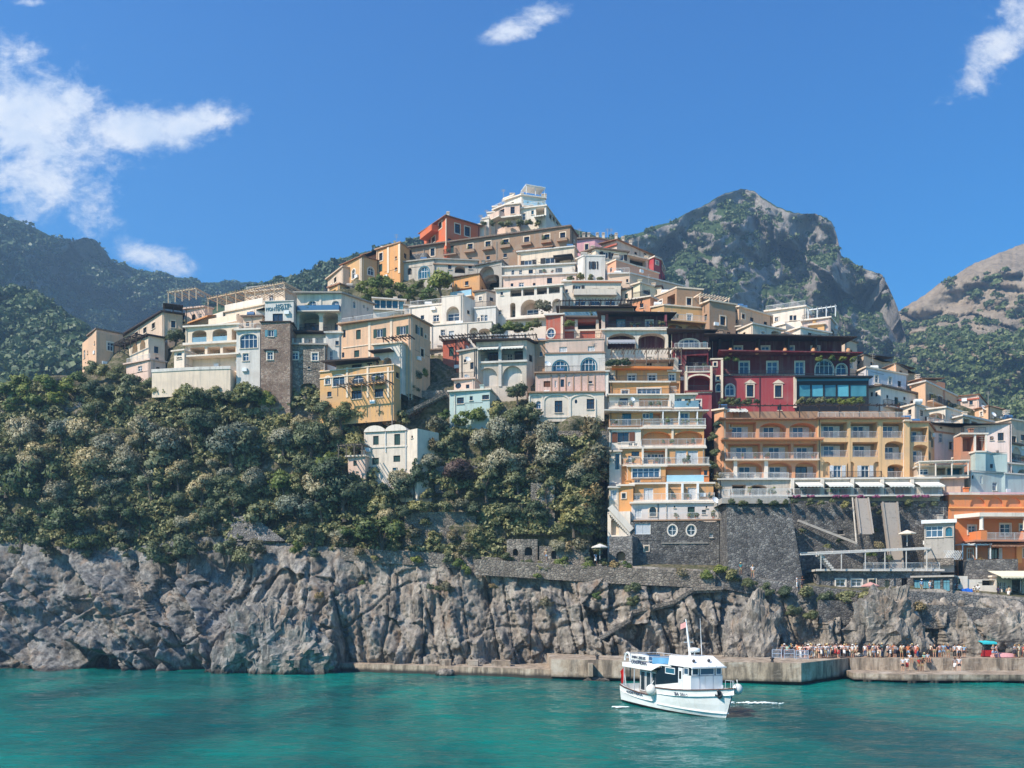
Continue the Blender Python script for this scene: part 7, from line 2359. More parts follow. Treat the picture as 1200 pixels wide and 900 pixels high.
    mb = MB(); mb.box(2.0, 2.62, -1.56, -1.52, 1.7, 3.9); mb.build('door', paint((214, 216, 220), .35), wh); win(2.08, 2.54, 2.9, 3.7, 'y', -1.56, .03, wh, F_WHITE, GLD)
    # sloping hard top
    mb = MB(); mb.hexa([(.6, -1.62, 4.03), (4.05, -1.62, 4.03), (4.05, 1.62, 4.03), (.6, 1.62, 4.03), (.5, -1.45, 4.82), (2.5, -1.45, 4.86), (2.5, 1.45, 4.86), (.5, 1.45, 4.82)])
    mb.box(3.95, 4.12, -1.64, 1.64, 3.96, 4.08)
    roof = mb.build('wheelhouse_roof', WH, root)
    for y in (-1.0, .45):
        b = MB(); b.ball((3.35, y, 4.55), .13); b.tube((3.35, y, 4.3), (3.35, y, 4.5), .04); b.build('lamp', IRON, roof, True)
    for y in (-.75, 0, .75):
        b = MB(); b.bar((4.0, y, 4.09), (2.5, y * .95, 4.87), .05, .05); b.build('rib', paint((196, 198, 200), .4), roof)
    # cabin aft with dark side panel and curtained openings
    cb = house(-1.6, 1.0, 1.5, .9, 2.75, WH, 'cabin')
    pn = MB(); pn.add([(-1.55, -1.52, 2.1), (2.0, -1.53, 2.62), (2.0, -1.53, 3.95), (-.4, -1.53, 3.95), (-1.2, -1.53, 3.5), (-1.55, -1.53, 2.9), (-1.55, 1.52, 2.1), (2.0, 1.53, 2.62), (2.0, 1.53, 3.95), (-.4, 1.53, 3.95), (-1.2, 1.53, 3.5), (-1.55, 1.53, 2.9)],
                      [(0, 1, 2, 3, 4, 5), (11, 10, 9, 8, 7, 6), (0, 5, 11, 6), (5, 4, 10, 11), (4, 3, 9, 10), (3, 2, 8, 9), (2, 1, 7, 8)]); pn.build('side_panel', navy, cb)
    win(.05, 1.5, 3.25, 3.8, 'y', -1.53, .05, cb, F_WHITE, GLT)
    b2 = house(-4.6, -1.6, 1.25, .9, 3.3, paint((150, 140, 132), .5), 'saloon')
    for x in (-4.4, -3.45, -2.5): win(x, x + .8, 1.3, 3.1, 'y', -1.25, .05, b2, F_WHITE, GL)
    # sun deck
    mb = MB(); pts = [(-6.7, 1.85), (-6.9, 1.2), (-6.9, -1.2), (-6.7, -1.85), (-1.6, -1.95), (-.5, -1.7), (.9, -1.55), (.9, 1.55), (-.5, 1.7), (-1.6, 1.95)]
    n = len(pts); mb.add([(x, y, 3.32 + (.55 if x > -1 else 0)) for x, y in pts] + [(x, y, 3.72 + (.28 if x > -1 else 0)) for x, y in pts], [tuple(range(n - 1, -1, -1)), tuple(range(n, 2 * n))] + [(i, (i + 1) % n, n + (i + 1) % n, n + i) for i in range(n)])
    deck = mb.build('sun_deck', WH, root)
    mb = MB(); ring = [(-6.6, 1.7), (-6.75, 0), (-6.6, -1.7), (-4.2, -1.8), (-1.6, -1.8), (.6, -1.45)]
    for z in (4.55, 4.2):
        for a, b in zip(ring, ring[1:]): mb.tube((*a, z), (*b, z + (.0 if b[0] < 0 else .1)), .03, n=5)
        for a, b in zip(ring, ring[1:]): mb.tube((a[0], -a[1], z), (b[0], -b[1], z + (.0 if b[0] < 0 else .1)), .03, n=5)
    for a in ring + [(-5.4, -1.75), (-3, -1.8), (-.5, -1.6)]:
        for s in (1, -1): mb.tube((a[0], s * a[1], 3.7), (a[0], s * a[1], 4.55), .03, n=5)
    mb.build('railing', chrome, deck)
    blue = glass_pane('windbreak', (96, 150, 190), .15)
    mb = MB(); mb.hexa([(-1.6, -1.83, 3.95), (.6, -1.48, 4.1), (.6, -1.44, 4.1), (-1.6, -1.79, 3.95), (-1.6, -1.83, 4.5), (.6, -1.48, 4.6), (.6, -1.44, 4.6), (-1.6, -1.79, 4.5)]); mb.build('windbreak', blue, deck); mb = MB(); mb.box(-2.0, .4, 1.3, 1.34, 3.95, 4.6); mb.build('windbreak', blue, deck)
    mb = MB(); mb.hexa([(-5.2, -1.83, 4.1), (-2.1, -1.88, 4.1), (-2.1, -1.84, 4.1), (-5.2, -1.79, 4.1), (-5.2, -1.83, 4.62), (-2.1, -1.88, 4.62), (-2.1, -1.84, 4.62), (-5.2, -1.79, 4.62)]); sg = mb.build('sign_board', WH, deck)
    letters('M/N ZEUS', Vector((-4.9, -1.88, 4.22)), Vector((1, -.016, 0)).normalized(), Vector((0, 0, 1)), 2.3, .24, paint((84, 92, 108), .5), sg, Vector((0, 0, 0)))
    letters('COSTIERA', Vector((-5.0, -1.92, 3.76)), Vector((1, -.02, 0)).normalized(), Vector((0, 0, 1)), 2.7, .26, paint((84, 92, 108), .5), deck, Vector((0, 0, 0)))
    mb = MB(); mb.tube((-5.9, -1.4, 4.1), (-5.9, .2, 4.1), .42, n=12); mb.build('life_raft', F_WHITE, deck, True)
    mb = MB()
    for i in range(10):
        a, b = math.pi * i / 10, math.pi * (i + 1) / 10; mb.tube((-6.5, -1.7, 3.7 + 1.15 * math.sin(min(a, 1.57))) if 0 else (-6.45 + .5 - .5 * math.cos(a), -1.72, 3.9 + .75 * math.sin(a)), (-6.45 + .5 - .5 * math.cos(b), -1.72, 3.9 + .75 * math.sin(b)), .09, n=6)
    mb.build('arch_tube', F_WHITE, deck)
    mb = MB()
    for x in (-6.5, -4.7, -1.9):
        for s in (1, -1): mb.tube((x, s * 1.75, 1.0), (x, s * 1.75, 3.35), .05, n=6)
    mb.build('post', chrome, root)
    for x in (-5.2, -3.2):       # benches on the sun deck
        mb = MB(); mb.box(x, x + .4, -1.2, 1.2, 3.95, 4.05); mb.box(x - .05, x, -1.2, 1.2, 3.95, 4.45); mb.box(x, x + .35, -1.1, -1.0, 3.72, 3.95); mb.box(x, x + .35, 1.0, 1.1, 3.72, 3.95); mb.build('bench', paint((90, 130, 160), .5), deck)
    # mast, radar, flags, whip aerial
    mb = MB(); mb.tube((1.9, -.35, 4.8), (1.2, -.35, 7.95), .11, .05, 8); mb.bar((1.62, -.8, 6.0), (1.62, .1, 6.0), .05); mast = mb.build('mast', F_WHITE, root)
    mb = MB(); mb.box(1.75, 2.2, -.35, .35, 5.15, 5.22); mb.lathe((2.0, 0, 5.22), [(.42, 0), (.45, .1), (.42, .28), (.1, .33)], 14); mb.tube((2.0, 0, 4.8), (2.0, 0, 5.2), .06); mb.build('radar', F_WHITE, mast, True)
    mb = MB(); pts = []
    for i in range(7):
        for j in range(4): pts.append((1.32 - i * .13, -.42 - .03 * math.sin(i * 1.1), 7.25 + j * .16 - i * .035))
    mb.add(pts, [(i * 4 + j, (i + 1) * 4 + j, (i + 1) * 4 + j + 1, i * 4 + j + 1) for i in range(6) for j in range(3)]); mb.build('flag', cloth((214, 160, 156)), mast)
    mb = MB(); mb.tube((1.3, 1.2, 4.8), (1.0, 1.2, 8.0), .035, .015, 6); mb.build('aerial', F_WHITE, root)
    mb = MB(); mb.tube((-7.1, -1.2, 1.5), (-7.5, -1.25, 3.4), .03, n=6); fs = mb.build('flagstaff', F_WHITE, root)
    mb = MB(); pts = []
    for i in range(6):
        for j in range(5): pts.append((-7.42 + j * .045 + .05 * math.sin(i + j), -1.27 - i * .07 + .05 * math.sin(j * 1.7), 3.2 - j * .3 - i * .09))
    mb.add(pts, [(i * 5 + j, (i + 1) * 5 + j, (i + 1) * 5 + j + 1, i * 5 + j + 1) for i in range(5) for j in range(4)]); mb.build('flag', red, fs)
    # fenders, anchor, bow rail, mooring bits
    for p, r in (((-.9, -2.32, 1.72), .45), ((6.75, .75, 2.5), .4)):
        mb = MB(); mb.ball(p, r, r, r * 1.12, 14, 9); mb.tube((p[0], p[1], p[2] + r), (p[0], p[1] * .9, p[2] + r + .35), .04); mb.build('fender', paint((212, 212, 206), .45), root, True)
    a = Vector((6.35, -.72, 1.9)); mb = MB()
    mb.bar(a, a + Vector((.2, -.22, .45)), .1); mb.bar(a + Vector((-.3, -.1, .12)), a, .12); mb.bar(a + Vector((.3, -.02, .05)), a, .12); mb.ball(a + Vector((.2, -.2, .5)), .12); mb.ball(a + Vector((0, .08, .15)), .32, .12, .34)
    mb.build('anchor', IRON, hull)
    mb = MB(); rr = [(3.9, -1.7, 2.9), (5.2, -1.25, 3.0), (6.4, -.65, 3.1), (7.1, 0, 3.15)]
    for s in (-1, 1):
        for p, q in zip(rr, rr[1:]): mb.tube((p[0], -p[1] * s, p[2]), (q[0], -q[1] * s, q[2]), .025, n=5) if s > 0 else None
        for p in rr: mb.tube((p[0], -p[1] * s, 2.15), (p[0], -p[1] * s, p[2]), .022, n=5) if s > 0 else None
    mb.tube((4.6, .9, 1.8), (4.6, .9, 2.6), .07); mb.build('bow_rail', chrome, root)
    # foam: wake behind and beside the boat
    f = NT('sea_foam'); f.bsdf((.75, .82, .80), .7); rng = random.Random(9)
    for (px, py, rx, ry, num, lab) in ((884, 824, 1.7, .7, 130, 'thin white foam streak on the water right of the bow'), (727, 829, .7, .5, 60, 'small white splash at the stern waterline')):
        Y = CZ * F / (py - HY); c = P(px, py, Y); mb = MB()
        for k in range(num):
            x, y = rng.gauss(0, .6) * rx, rng.gauss(0, .4) * ry; r = rng.uniform(.03, .11)
            mb.ball((x, y, .03), r * 2.0, r * 1.2, rng.uniform(.02, .05), 7, 4)
        o = mb.build('foam', f.mat, smooth=True, loc=(c.x, Y, .02)); tag(o, lab, 'foam', kind='stuff')
# ---------------------------------------------------------------- trees and shrubs
def crown_mesh(name, seed, mat, lumps=20, leaves=260, flat=.95, leaf=.085, spread=.80, lump_r=(.17, .50), taper=0.0, ragged=.17):
    rng = np.random.default_rng(seed)
    V = []; NR = []
    cs, rs = [], []
    for i in range(lumps):
        while True:
            d = rng.normal(size=3); d /= np.linalg.norm(d)
            if d[2] > -.85: break
        r = spread * rng.uniform(.45, 1.0)
        c = d * r * np.array([1, 1, flat])
        if taper: c[:2] *= (1 - taper * (c[2] + .5))
        cs.append(c); rs.append(rng.uniform(*lump_r) * (1 if not taper else max(.35, 1 - taper * .6 * (c[2] + .5))))
    for c, r in zip(cs, rs):
        n = int(leaves * (r / .37) ** 2)
        d = rng.normal(size=(n, 3)); d /= np.linalg.norm(d, axis=1, keepdims=True)
        d[:, 2] = np.where(d[:, 2] < -.55, -d[:, 2], d[:, 2])
        rad = r * rng.uniform(.62, 1.06, (n, 1)) * (1 + rng.normal(scale=ragged, size=(n, 1)))
        p = c + d * rad * np.array([1, 1, .88])
        nrm = d + rng.normal(scale=.5, size=d.shape); nrm /= np.linalg.norm(nrm, axis=1, keepdims=True)
        nrm *= np.where((nrm * d).sum(1, keepdims=True) < 0, -1, 1)
        a = np.cross(nrm, rng.normal(size=d.shape)); a /= np.linalg.norm(a, axis=1, keepdims=True)
        b = np.cross(nrm, a)
        ls = leaf * rng.uniform(.6, 1.35, (n, 1))
        V.append(np.stack([p - a * ls * .9, p - b * ls * .5, p + a * ls, p + b * ls * .5], 1))
        w = d * .75 + c / (np.linalg.norm(c) + .3) * .35 + nrm * .35 + np.array([0, 0, .12]); w /= np.linalg.norm(w, axis=1, keepdims=True)
        NR.append(np.repeat(w, 4, axis=0))
    V = np.concatenate(V).reshape(-1, 3)
    me = np_mesh(name, V, np.arange(len(V)).reshape(-1, 4), mat, True)
    me.normals_split_custom_set_from_vertices(np.concatenate(NR).astype(np.float32))
    return me


def trunk_mesh(name, seed, lean=.15):
    rng = random.Random(seed); mb = MB()
    a = Vector((0, 0, -1.35)); b = Vector((rng.uniform(-lean, lean), rng.uniform(-lean, lean), -.35))
    m = a.lerp(b, .5) + Vector((rng.uniform(-.08, .08), 0, 0))
    mb.tube(a, m, .10, .075, 8); mb.tube(m, b, .075, .06, 8)
    for i in range(6):
        t = 2 * math.pi * i / 6 + rng.uniform(-.4, .4); e = b + Vector((math.cos(t) * rng.uniform(.3, .6), math.sin(t) * rng.uniform(.3, .6), rng.uniform(.25, .75)))
        k = b.lerp(e, .5) + Vector((0, 0, .06)); s = b - Vector((0, 0, rng.uniform(0, .3)))
        mb.tube(s, k, .045, .03, 6); mb.tube(k, e, .03, .012, 6)
    return mb.mesh(name, bark())


KINDS = {}
KTEXT = {'olive': ('tree', 'grey-green holm oak'), 'pine': ('pine_tree', 'dark green pine'), 'bright': ('shrub', 'bright green leafy shrub'), 'dark': ('tree', 'dark evergreen tree'),
         'dry': ('dry_shrub', 'straw-coloured dry shrub'), 'red': ('shrub', 'reddish-brown bush'), 'con': ('conifer_tree', 'dark conical conifer'), 'shrub': ('shrub', 'olive-green shrub'), 'ivy': ('creeper', 'dark hanging creeper')}


def plant_protos():
    ol = leaf_mat('holm_oak', (.115, .122, .072), (.31, .295, .195), (.55, .50, .36)); pi = leaf_mat('pine', (.020, .044, .022), (.058, .096, .038), (.165, .20, .066), .25)
    br = leaf_mat('fresh', (.065, .105, .026), (.19, .245, .062), (.36, .39, .14), .4); dk = leaf_mat('evergreen', (.045, .072, .038), (.135, .165, .085), (.29, .31, .155), .35)
    dr = leaf_mat('straw', (.10, .085, .045), (.24, .20, .11), (.38, .32, .19)); rd = leaf_mat('russet', (.055, .034, .030), (.14, .085, .070), (.23, .155, .115)); sh = leaf_mat('scrub', (.075, .092, .040), (.205, .215, .098), (.40, .38, .20))
    K = dict(olive=(ol, 7, dict()), pine=(pi, 4, dict(lumps=13, flat=.55, lump_r=(.22, .42), leaf=.075, leaves=330, spread=.85, ragged=.2)), bright=(br, 4, dict(lumps=11, leaf=.13, leaves=150, ragged=.25)), dark=(dk, 5, dict(lumps=16, leaf=.09)),
             dry=(dr, 3, dict(lumps=10, leaf=.16, leaves=130, ragged=.4)), red=(rd, 2, dict(lumps=14, flat=.6, leaf=.09)), con=(dk, 2, dict(lumps=18, flat=1.25, taper=.6, lump_r=(.2, .38), leaf=.09)), shrub=(sh, 5, dict(lumps=10, leaf=.13, leaves=150, ragged=.22)), ivy=(dk, 2, dict(lumps=12, flat=1.1, leaf=.1, spread=.8)))
    for k, (m, n, kw) in K.items():
        KINDS[k] = [(crown_mesh('crown_' + k, 100 + i * 13 + len(k), m, **kw), trunk_mesh('trunk_' + k, i)) for i in range(n)]


LAND = [('the far left garden walls', 30, 470), ('the tan block', 125, 410), ('the slanting terraced house', 165, 430), ('the cream hotel', 250, 430), ('the brick tower house', 322, 440), ('the grey stone house', 362, 455), ('the ochre villa', 420, 465), ('the white cottage', 458, 530),
        ('the pale blue house', 550, 470), ('the vaulted white arcade', 665, 478), ('the yellow terraced building', 735, 560), ('the overgrown rubble wall', 510, 610), ('the stone ruin above the left cliff', 300, 615), ('the sea cave', 111, 720), ('the ruined hut with arches', 612, 640),
        ('the grey loggia house', 595, 430), ('the yellow gabled house', 550, 335), ('the arched-door chapel', 422, 320), ('the summit villa', 610, 255), ('the white cubic house', 535, 370), ('the porthole-window house', 650, 385), ('the glass veranda', 455, 360), ('the wine-red hotel', 915, 460), ('the dark bastion', 890, 640), ('the white terrace frame', 1020, 660), ('the half-round-window house', 690, 340), ('the beach bar', 1170, 690)]
_labels = {}


def rel(x, y, r):
    n, lx, ly = min(LAND, key=lambda l: (l[1] - x) ** 2 + 1.3 * (l[2] - y) ** 2)
    dx, dy = x - lx, y - ly
    if abs(dx) > abs(dy) * 1.2: s = 'right of' if dx > 0 else 'left of'
    else: s = 'below' if dy > 0 else 'above'
    far = math.hypot(dx, dy)
    q = 'just ' if far < 34 else ('well ' if far > 80 else '')
    return q + s + ' ' + n


plants = []


def place_tree(kind, x, y, r, shrub=False, Y=None, group=None):
    i = len(plants)
    rng = random.Random(i * 31 + int(x) * 7)
    cm, tm = KINDS[kind][i % len(KINDS[kind])]
    name, txt = KTEXT[kind]
    yb = y + r * .75
    if Y is None:
        yc = interp(YC, x)
        Y = hillY(x, min(yb, yc)) - .6
        if yb > yc + 8:
            t = max(0, min(1, (785 - yb) / (785 - yc))); Y = interp(DB, x) + (interp(DC, x) - interp(DB, x)) * t ** 1.5 - 1.2
    c = P(x, y, Y); s = r * Y / F
    small = s < 1.6
    if not small:
        base = empty(name, c - Vector((0, 0, 1.45 * s)))
        cr = add_obj('crown', cm, base, (0, 0, 1.45 * s)); tr = add_obj('trunk', tm, base, (0, 0, 1.45 * s))
        k1, k2 = rng.uniform(.95, 1.3), rng.uniform(.8, 1.22)
        for o in (cr, tr): o.scale = (s * k1, s * rng.uniform(.9, 1.2), s * k2)
        cr.rotation_euler = (0, 0, rng.uniform(0, 6.28)); o = base
    else:
        o = add_obj(name, cm, None, c); o.scale = (s * 1.2, s * 1.1, s); o.rotation_euler = (0, 0, rng.uniform(0, 6.28))
    size = 'large ' if s > 3.6 else ('small ' if s < 1.4 else '')
    plants.append((o, x, y, size + txt + ' ' + rel(x, y, r), name))
    o['category'] = {'tree': 'tree', 'pine_tree': 'pine tree', 'conifer_tree': 'conifer', 'creeper': 'creeper'}.get(name, 'shrub')
    o['group'] = group or ('trees on the wooded slope' if 'tree' in name else 'shrubs among the houses and terraces')
    return o


ORD = ['leftmost', 'second', 'third', 'fourth', 'fifth', 'sixth', 'seventh', 'eighth', 'ninth', 'tenth', 'eleventh', 'twelfth', 'thirteenth', 'fourteenth', 'fifteenth']


def label_plants():
    d = {}
    for p in plants: d.setdefault(p[3], []).append(p)
    for k, L in d.items():
        if len(L) == 1: L[0][0]['label'] = k; continue
        L.sort(key=lambda p: p[1])
        for i, p in enumerate(L):
            p[0]['label'] = k + ', ' + (ORD[i] if i == 0 else ORD[i] + ' from left') if i < 15 else k


def trees():
    plant_protos()
    O = 'olive'
    T = [('pine', 42, 560, 46), ('pine', 22, 606, 40), ('pine', 86, 602, 40), ('pine', 142, 598, 27), ('pine', 165, 604, 22), ('pine', 55, 632, 24), ('pine', 100, 630, 24), ('ivy', 186, 646, 30), ('ivy', 222, 640, 22), ('pine', 8, 540, 30),
         (O, 76, 498, 30), (O, 25, 502, 28), (O, 101, 502, 25), (O, 48, 528, 24), (O, 128, 515, 26), (O, 110, 540, 24), (O, 150, 536, 27), ('shrub', 144, 468, 22), ('dark', 127, 456, 19), (O, 178, 549, 32), (O, 170, 502, 23), (O, 199, 514, 25), ('dark', 226, 460, 25), (O, 237, 490, 26), ('shrub', 228, 506, 20),
         (O, 272, 514, 29), (O, 290, 520, 20), ('dark', 293, 456, 30), ('bright', 314, 468, 16), (O, 330, 511, 23), (O, 348, 494, 20), ('dark', 365, 508, 22), (O, 212, 549, 20), (O, 238, 565, 22), ('dark', 128, 578, 22), (O, 272, 573, 33), (O, 297, 560, 22), (O, 335, 560, 28), ('dark', 360, 543, 24),
         (O, 373, 564, 34), (O, 347, 590, 24), (O, 394, 549, 30), (O, 393, 485, 19), ('shrub', 376, 476, 14), ('dark', 254, 598, 22), ('shrub', 305, 596, 24), ('dark', 212, 582, 21), ('shrub', 191, 560, 18), ('dark', 368, 512, 26), ('dark', 399, 482, 22), (O, 384, 541, 28), ('shrub', 418, 520, 16), ('shrub', 447, 478, 18),
         ('dark', 406, 572, 28), ('dark', 376, 587, 26), ('pine', 451, 615, 40), (O, 503, 537, 19), ('con', 486, 552, 27), (O, 522, 519, 20), ('red', 534, 548, 22), ('red', 548, 556, 14), (O, 588, 503, 26), ('dark', 604, 484, 20), (O, 591, 537, 28), (O, 571, 560, 22), (O, 640, 512, 27), (O, 648, 530, 24), ('shrub', 621, 482, 17),
         ('dark', 607, 454, 24), ('dark', 596, 596, 20), ('dark', 628, 596, 16), (O, 674, 604, 30), (O, 686, 636, 22), ('dry', 692, 575, 22), (O, 662, 587, 20), ('dry', 697, 532, 20), ('dry', 690, 502, 16), ('dry', 704, 556, 16), ('dry', 660, 640, 14), ('shrub', 474, 572, 20), ('dark', 446, 572, 20), ('shrub', 443, 592, 17), ('ivy', 527, 578, 10), ('shrub', 550, 580, 9), ('shrub', 500, 578, 9),
         ('dark', 205, 391, 19), ('dark', 110, 452, 20), ('shrub', 150, 450, 15), ('shrub', 168, 458, 14), ('dark', 190, 452, 12),
         ('dark', 478, 440, 14), ('bright', 493, 436, 11), ('shrub', 466, 450, 10), ('dark', 482, 455, 10), ('bright', 540, 488, 12), ('bright', 520, 486, 11), ('bright', 560, 486, 12), ('shrub', 578, 478, 14), ('dry', 513, 496, 12), ('shrub', 467, 490, 14), ('shrub', 430, 480, 13), ('shrub', 412, 478, 12), ('bright', 470, 505, 9),
         ('shrub', 700, 642, 14), ('shrub', 640, 570, 14), ('dry', 620, 560, 12), ('shrub', 610, 560, 14), ('shrub', 560, 626, 12), ('dry', 545, 640, 9), ('bright', 405, 622, 12), ('dry', 398, 632, 10), ('bright', 346, 640, 11), ('dry', 245, 623, 10), ('shrub', 262, 640, 16), ('shrub', 285, 650, 16), ('dry', 238, 640, 9), ('dry', 300, 640, 12)]
    rk = random.Random(23)
    for k, x, y, r in T:
        if k == O and rk.random() < .30: k = rk.choice(('shrub', 'dark', 'shrub', 'bright', 'dry' if r < 24 else 'dark'))
        place_tree(k, x + rk.uniform(-3, 3), y + r * .2, r * rk.choice((.56, .66, .74, .84) if r > 18 else (.75, .9)))
    for x, y, r in ((106, 432, 9), (122, 436, 10), (140, 440, 10), (158, 447, 11), (176, 450, 10), (196, 444, 10), (190, 462, 11), (206, 466, 10), (222, 463, 9), (238, 466, 11), (254, 463, 10), (268, 466, 9)): place_tree('shrub' if int(x) % 4 else 'dark', x, y, r)
    rng = random.Random(11)
    # smaller growth filling the wooded slope
    n = 0
    while n < 38:
        x, y = rng.uniform(-30, 430), rng.uniform(478, 632)
        if y < 478 + max(0, x - 250) * .12: continue
        k = rng.choice(['olive', 'olive', 'shrub', 'dark']); r = rng.uniform(8, 15)
        place_tree(k, x, y, r); n += 1
    n = 0
    while n < 26:
        x, y = rng.uniform(430, 712), rng.uniform(490, 645)
        if (400 < x < 500 and y < 560) or (468 < x < 640 and y > 574): continue
        k = rng.choice(['olive', 'shrub', 'dark', 'dry', 'shrub']); place_tree(k, x, y, rng.uniform(8, 15)); n += 1
    # beds and hedges between the houses
    B = [(10, 457, 13), (32, 460, 12), (56, 450, 13), (77, 455, 11), (42, 470, 10), (15, 474, 10), (66, 466, 9), (90, 444, 9), (24, 446, 10)]
    for x, y, r in B: place_tree('bright', x, y, r)
    for x, y, r in ((425, 336, 8), (440, 331, 9), (455, 333, 9), (470, 337, 8), (485, 340, 8), (440, 344, 8), (458, 346, 8), (476, 350, 7), (498, 350, 8), (430, 348, 7), (492, 332, 6)): place_tree('bright' if int(x) % 3 else 'dark', x, y, r, Y=161)
    place_tree('bright', 517, 331, 15, Y=158); place_tree('bright', 503, 346, 11, Y=157)
    for i, (x, y, r) in enumerate(((582, 387, 8), (594, 385, 8), (606, 384, 8), (618, 383, 8), (630, 380, 7))): place_tree('bright' if i % 2 else 'dark', x, y, r, Y=144)
    place_tree('dry', 637, 360, 9, Y=147); place_tree('bright', 668, 380, 6, Y=141.5)
    for x, y, r in ((577, 262, 4), (587, 263, 4.5), (597, 262, 5), (609, 261, 5), (619, 262, 4.5), (630, 262, 4), (567, 262, 3.5)): place_tree('shrub', x, y, r, Y=177)
    for x, r in ((846, 5), (856, 6), (866, 6), (876, 5.5), (886, 4)): place_tree('dark', x, 471, r, Y=136.5)
    for i, x in enumerate((938, 950, 962, 974, 986, 998, 1008)): place_tree('shrub' if i < 3 else 'bright', x, 470.5, 5.5, Y=136)
    for x in (715, 722, 729, 736): place_tree('dark', x, 425, 5.5, Y=136)
    for x, y, r in ((668, 326, 4), (680, 325, 5), (692, 326, 4.5), (703, 327, 4)): place_tree('shrub', x, y, r, Y=154)
    for i, x in enumerate((852, 862, 960, 975, 988, 1000)): place_tree('bright', x, 421, 4.2, Y=139)
    for x, y, r, k in ((838, 560, 9, 'dry'), (835, 545, 7, 'dark'), (838, 530, 6, 'dark'), (841, 572, 8, 'dry'), (835, 512, 6, 'dark'), (842, 498, 5, 'dark')): place_tree(k, x, y, r, Y=131)
    for x, y, r, k in ((845, 668, 8, 'bright'), (858, 676, 9, 'shrub'), (878, 684, 8, 'dark'), (900, 692, 10, 'dark'), (922, 695, 9, 'dark'), (944, 696, 10, 'shrub'), (968, 700, 11, 'dark'), (990, 700, 11, 'shrub'), (1010, 705, 12, 'shrub'), (1026, 706, 12, 'shrub'), (1040, 704, 10, 'dark'), (930, 715, 9, 'dark'), (950, 722, 8, 'dark'), (890, 705, 7, 'dark'), (1078, 712, 7, 'dry'),
                        (825, 676, 8, 'bright'), (800, 672, 7, 'dry'), (740, 690, 9, 'ivy'), (742, 706, 8, 'ivy'), (690, 664, 7, 'bright'), (720, 663, 6, 'dry'), (735, 662, 6, 'bright')):
        yc = interp(YC, x); t = max(0, min(1, (785 - y) / (785 - yc))); place_tree(k, x, y, r, Y=interp(DB, x) + (interp(DC, x) - interp(DB, x)) * t ** 1.5 - 1.6)
    for x, y, r, k in ((1030, 640, 6, 'dry'), (1022, 650, 5, 'bright'), (970, 640, 4, 'shrub'), (1040, 655, 5, 'shrub'), (1150, 658, 4, 'dry'), (1108, 640, 4, 'dry'), (1198, 690, 4, 'bright')): place_tree(k, x, y, r, Y=123.5)
    rc = random.Random(77)
    for x, y, r, k in ((472, 600, 9, 'dark'), (488, 596, 10, 'shrub'), (506, 594, 8, 'ivy'), (522, 594, 10, 'shrub'), (540, 592, 9, 'dry'), (556, 598, 10, 'dark'), (484, 626, 9, 'dry'), (508, 632, 10, 'shrub'), (532, 628, 8, 'dry'), (550, 634, 9, 'dark'), (498, 612, 7, 'ivy'), (572, 636, 9, 'shrub')): place_tree(k, x, y, r, Y=128.2)
    for k in range(46):
        x = rc.uniform(0, 700); yc = interp(YC, x); y = yc + rc.uniform(-3, 12) if k < 34 else yc + rc.uniform(15, 60); t = max(0, min(1, (785 - y) / (785 - yc)))
        place_tree(rc.choice(('shrub', 'ivy', 'dry', 'dark', 'bright')), x, y, rc.uniform(3.5, 8), Y=interp(DB, x) + (interp(DC, x) - interp(DB, x)) * t ** 1.5 - 1.3)
    for x, y, r in ((930, 588, 4), (948, 589, 5), (962, 590, 4), (975, 588, 4), (990, 592, 5), (1024, 592, 4), (1030, 600, 4), (1066, 590, 5), (1080, 593, 4), (1095, 591, 4), (940, 622, 4), (985, 633, 4), (1028, 622, 4)): place_tree(rc.choice(('ivy', 'shrub', 'dark')), x, y, r, Y=127.2)
    for x, y, r in ((858, 588, 4), (872, 590, 5), (890, 589, 4), (908, 590, 5), (920, 589, 4)): place_tree('ivy', x, y, r, Y=121.2)
    label_plants()


def ground_cover():
    rng = np.random.default_rng(4); Q, S = [], []
    while len(Q) < 6000:
        px, t = rng.uniform(-60, 730), rng.uniform(0, 1)
        yc = interp(YC, px); py = yc + 3 - t * (190 if px < 420 else 150)
        if (420 < px < 492 and py < 552) or (466 < px < 562 and 574 < py < 640) or (588 < px < 700 and py > 626): continue
        if noise.noise(Vector((px * .03, py * .05, 0))) < -.22: continue
        p = P(px, py, hillY(px, min(py, yc)) + .2); s = rng.uniform(.35, .95); Q.append(np.array(p)); S.append(s)
    blobs_forest('undergrowth', 'low scrub and ground cover between the trees of the slope', Q, S, KINDS['shrub'][0][0].materials[0], 34, 8)
# ---------------------------------------------------------------- people
def skin_mesh(name, verts, edges, radii, mat, levels=1, root=0):
    me = bpy.data.meshes.new(name); me.from_pydata([tuple(v) for v in verts], edges, [])
    o = bpy.data.objects.new('tmp', me); COL.objects.link(o)
    sk = o.modifiers.new('s', 'SKIN'); sk.use_smooth_shade = True
    for i, r in enumerate(radii):
        d = me.skin_vertices[0].data[i]; d.radius = r if isinstance(r, tuple) else (r, r); d.use_root = (i == root)
    if levels:
        sb = o.modifiers.new('d', 'SUBSURF'); sb.levels = levels
    dg = bpy.context.evaluated_depsgraph_get()
    out = bpy.data.meshes.new_from_object(o.evaluated_get(dg))
    bpy.data.objects.remove(o); bpy.data.meshes.remove(me)
    out.name = name; out.materials.clear(); out.materials.append(mat)
    return out


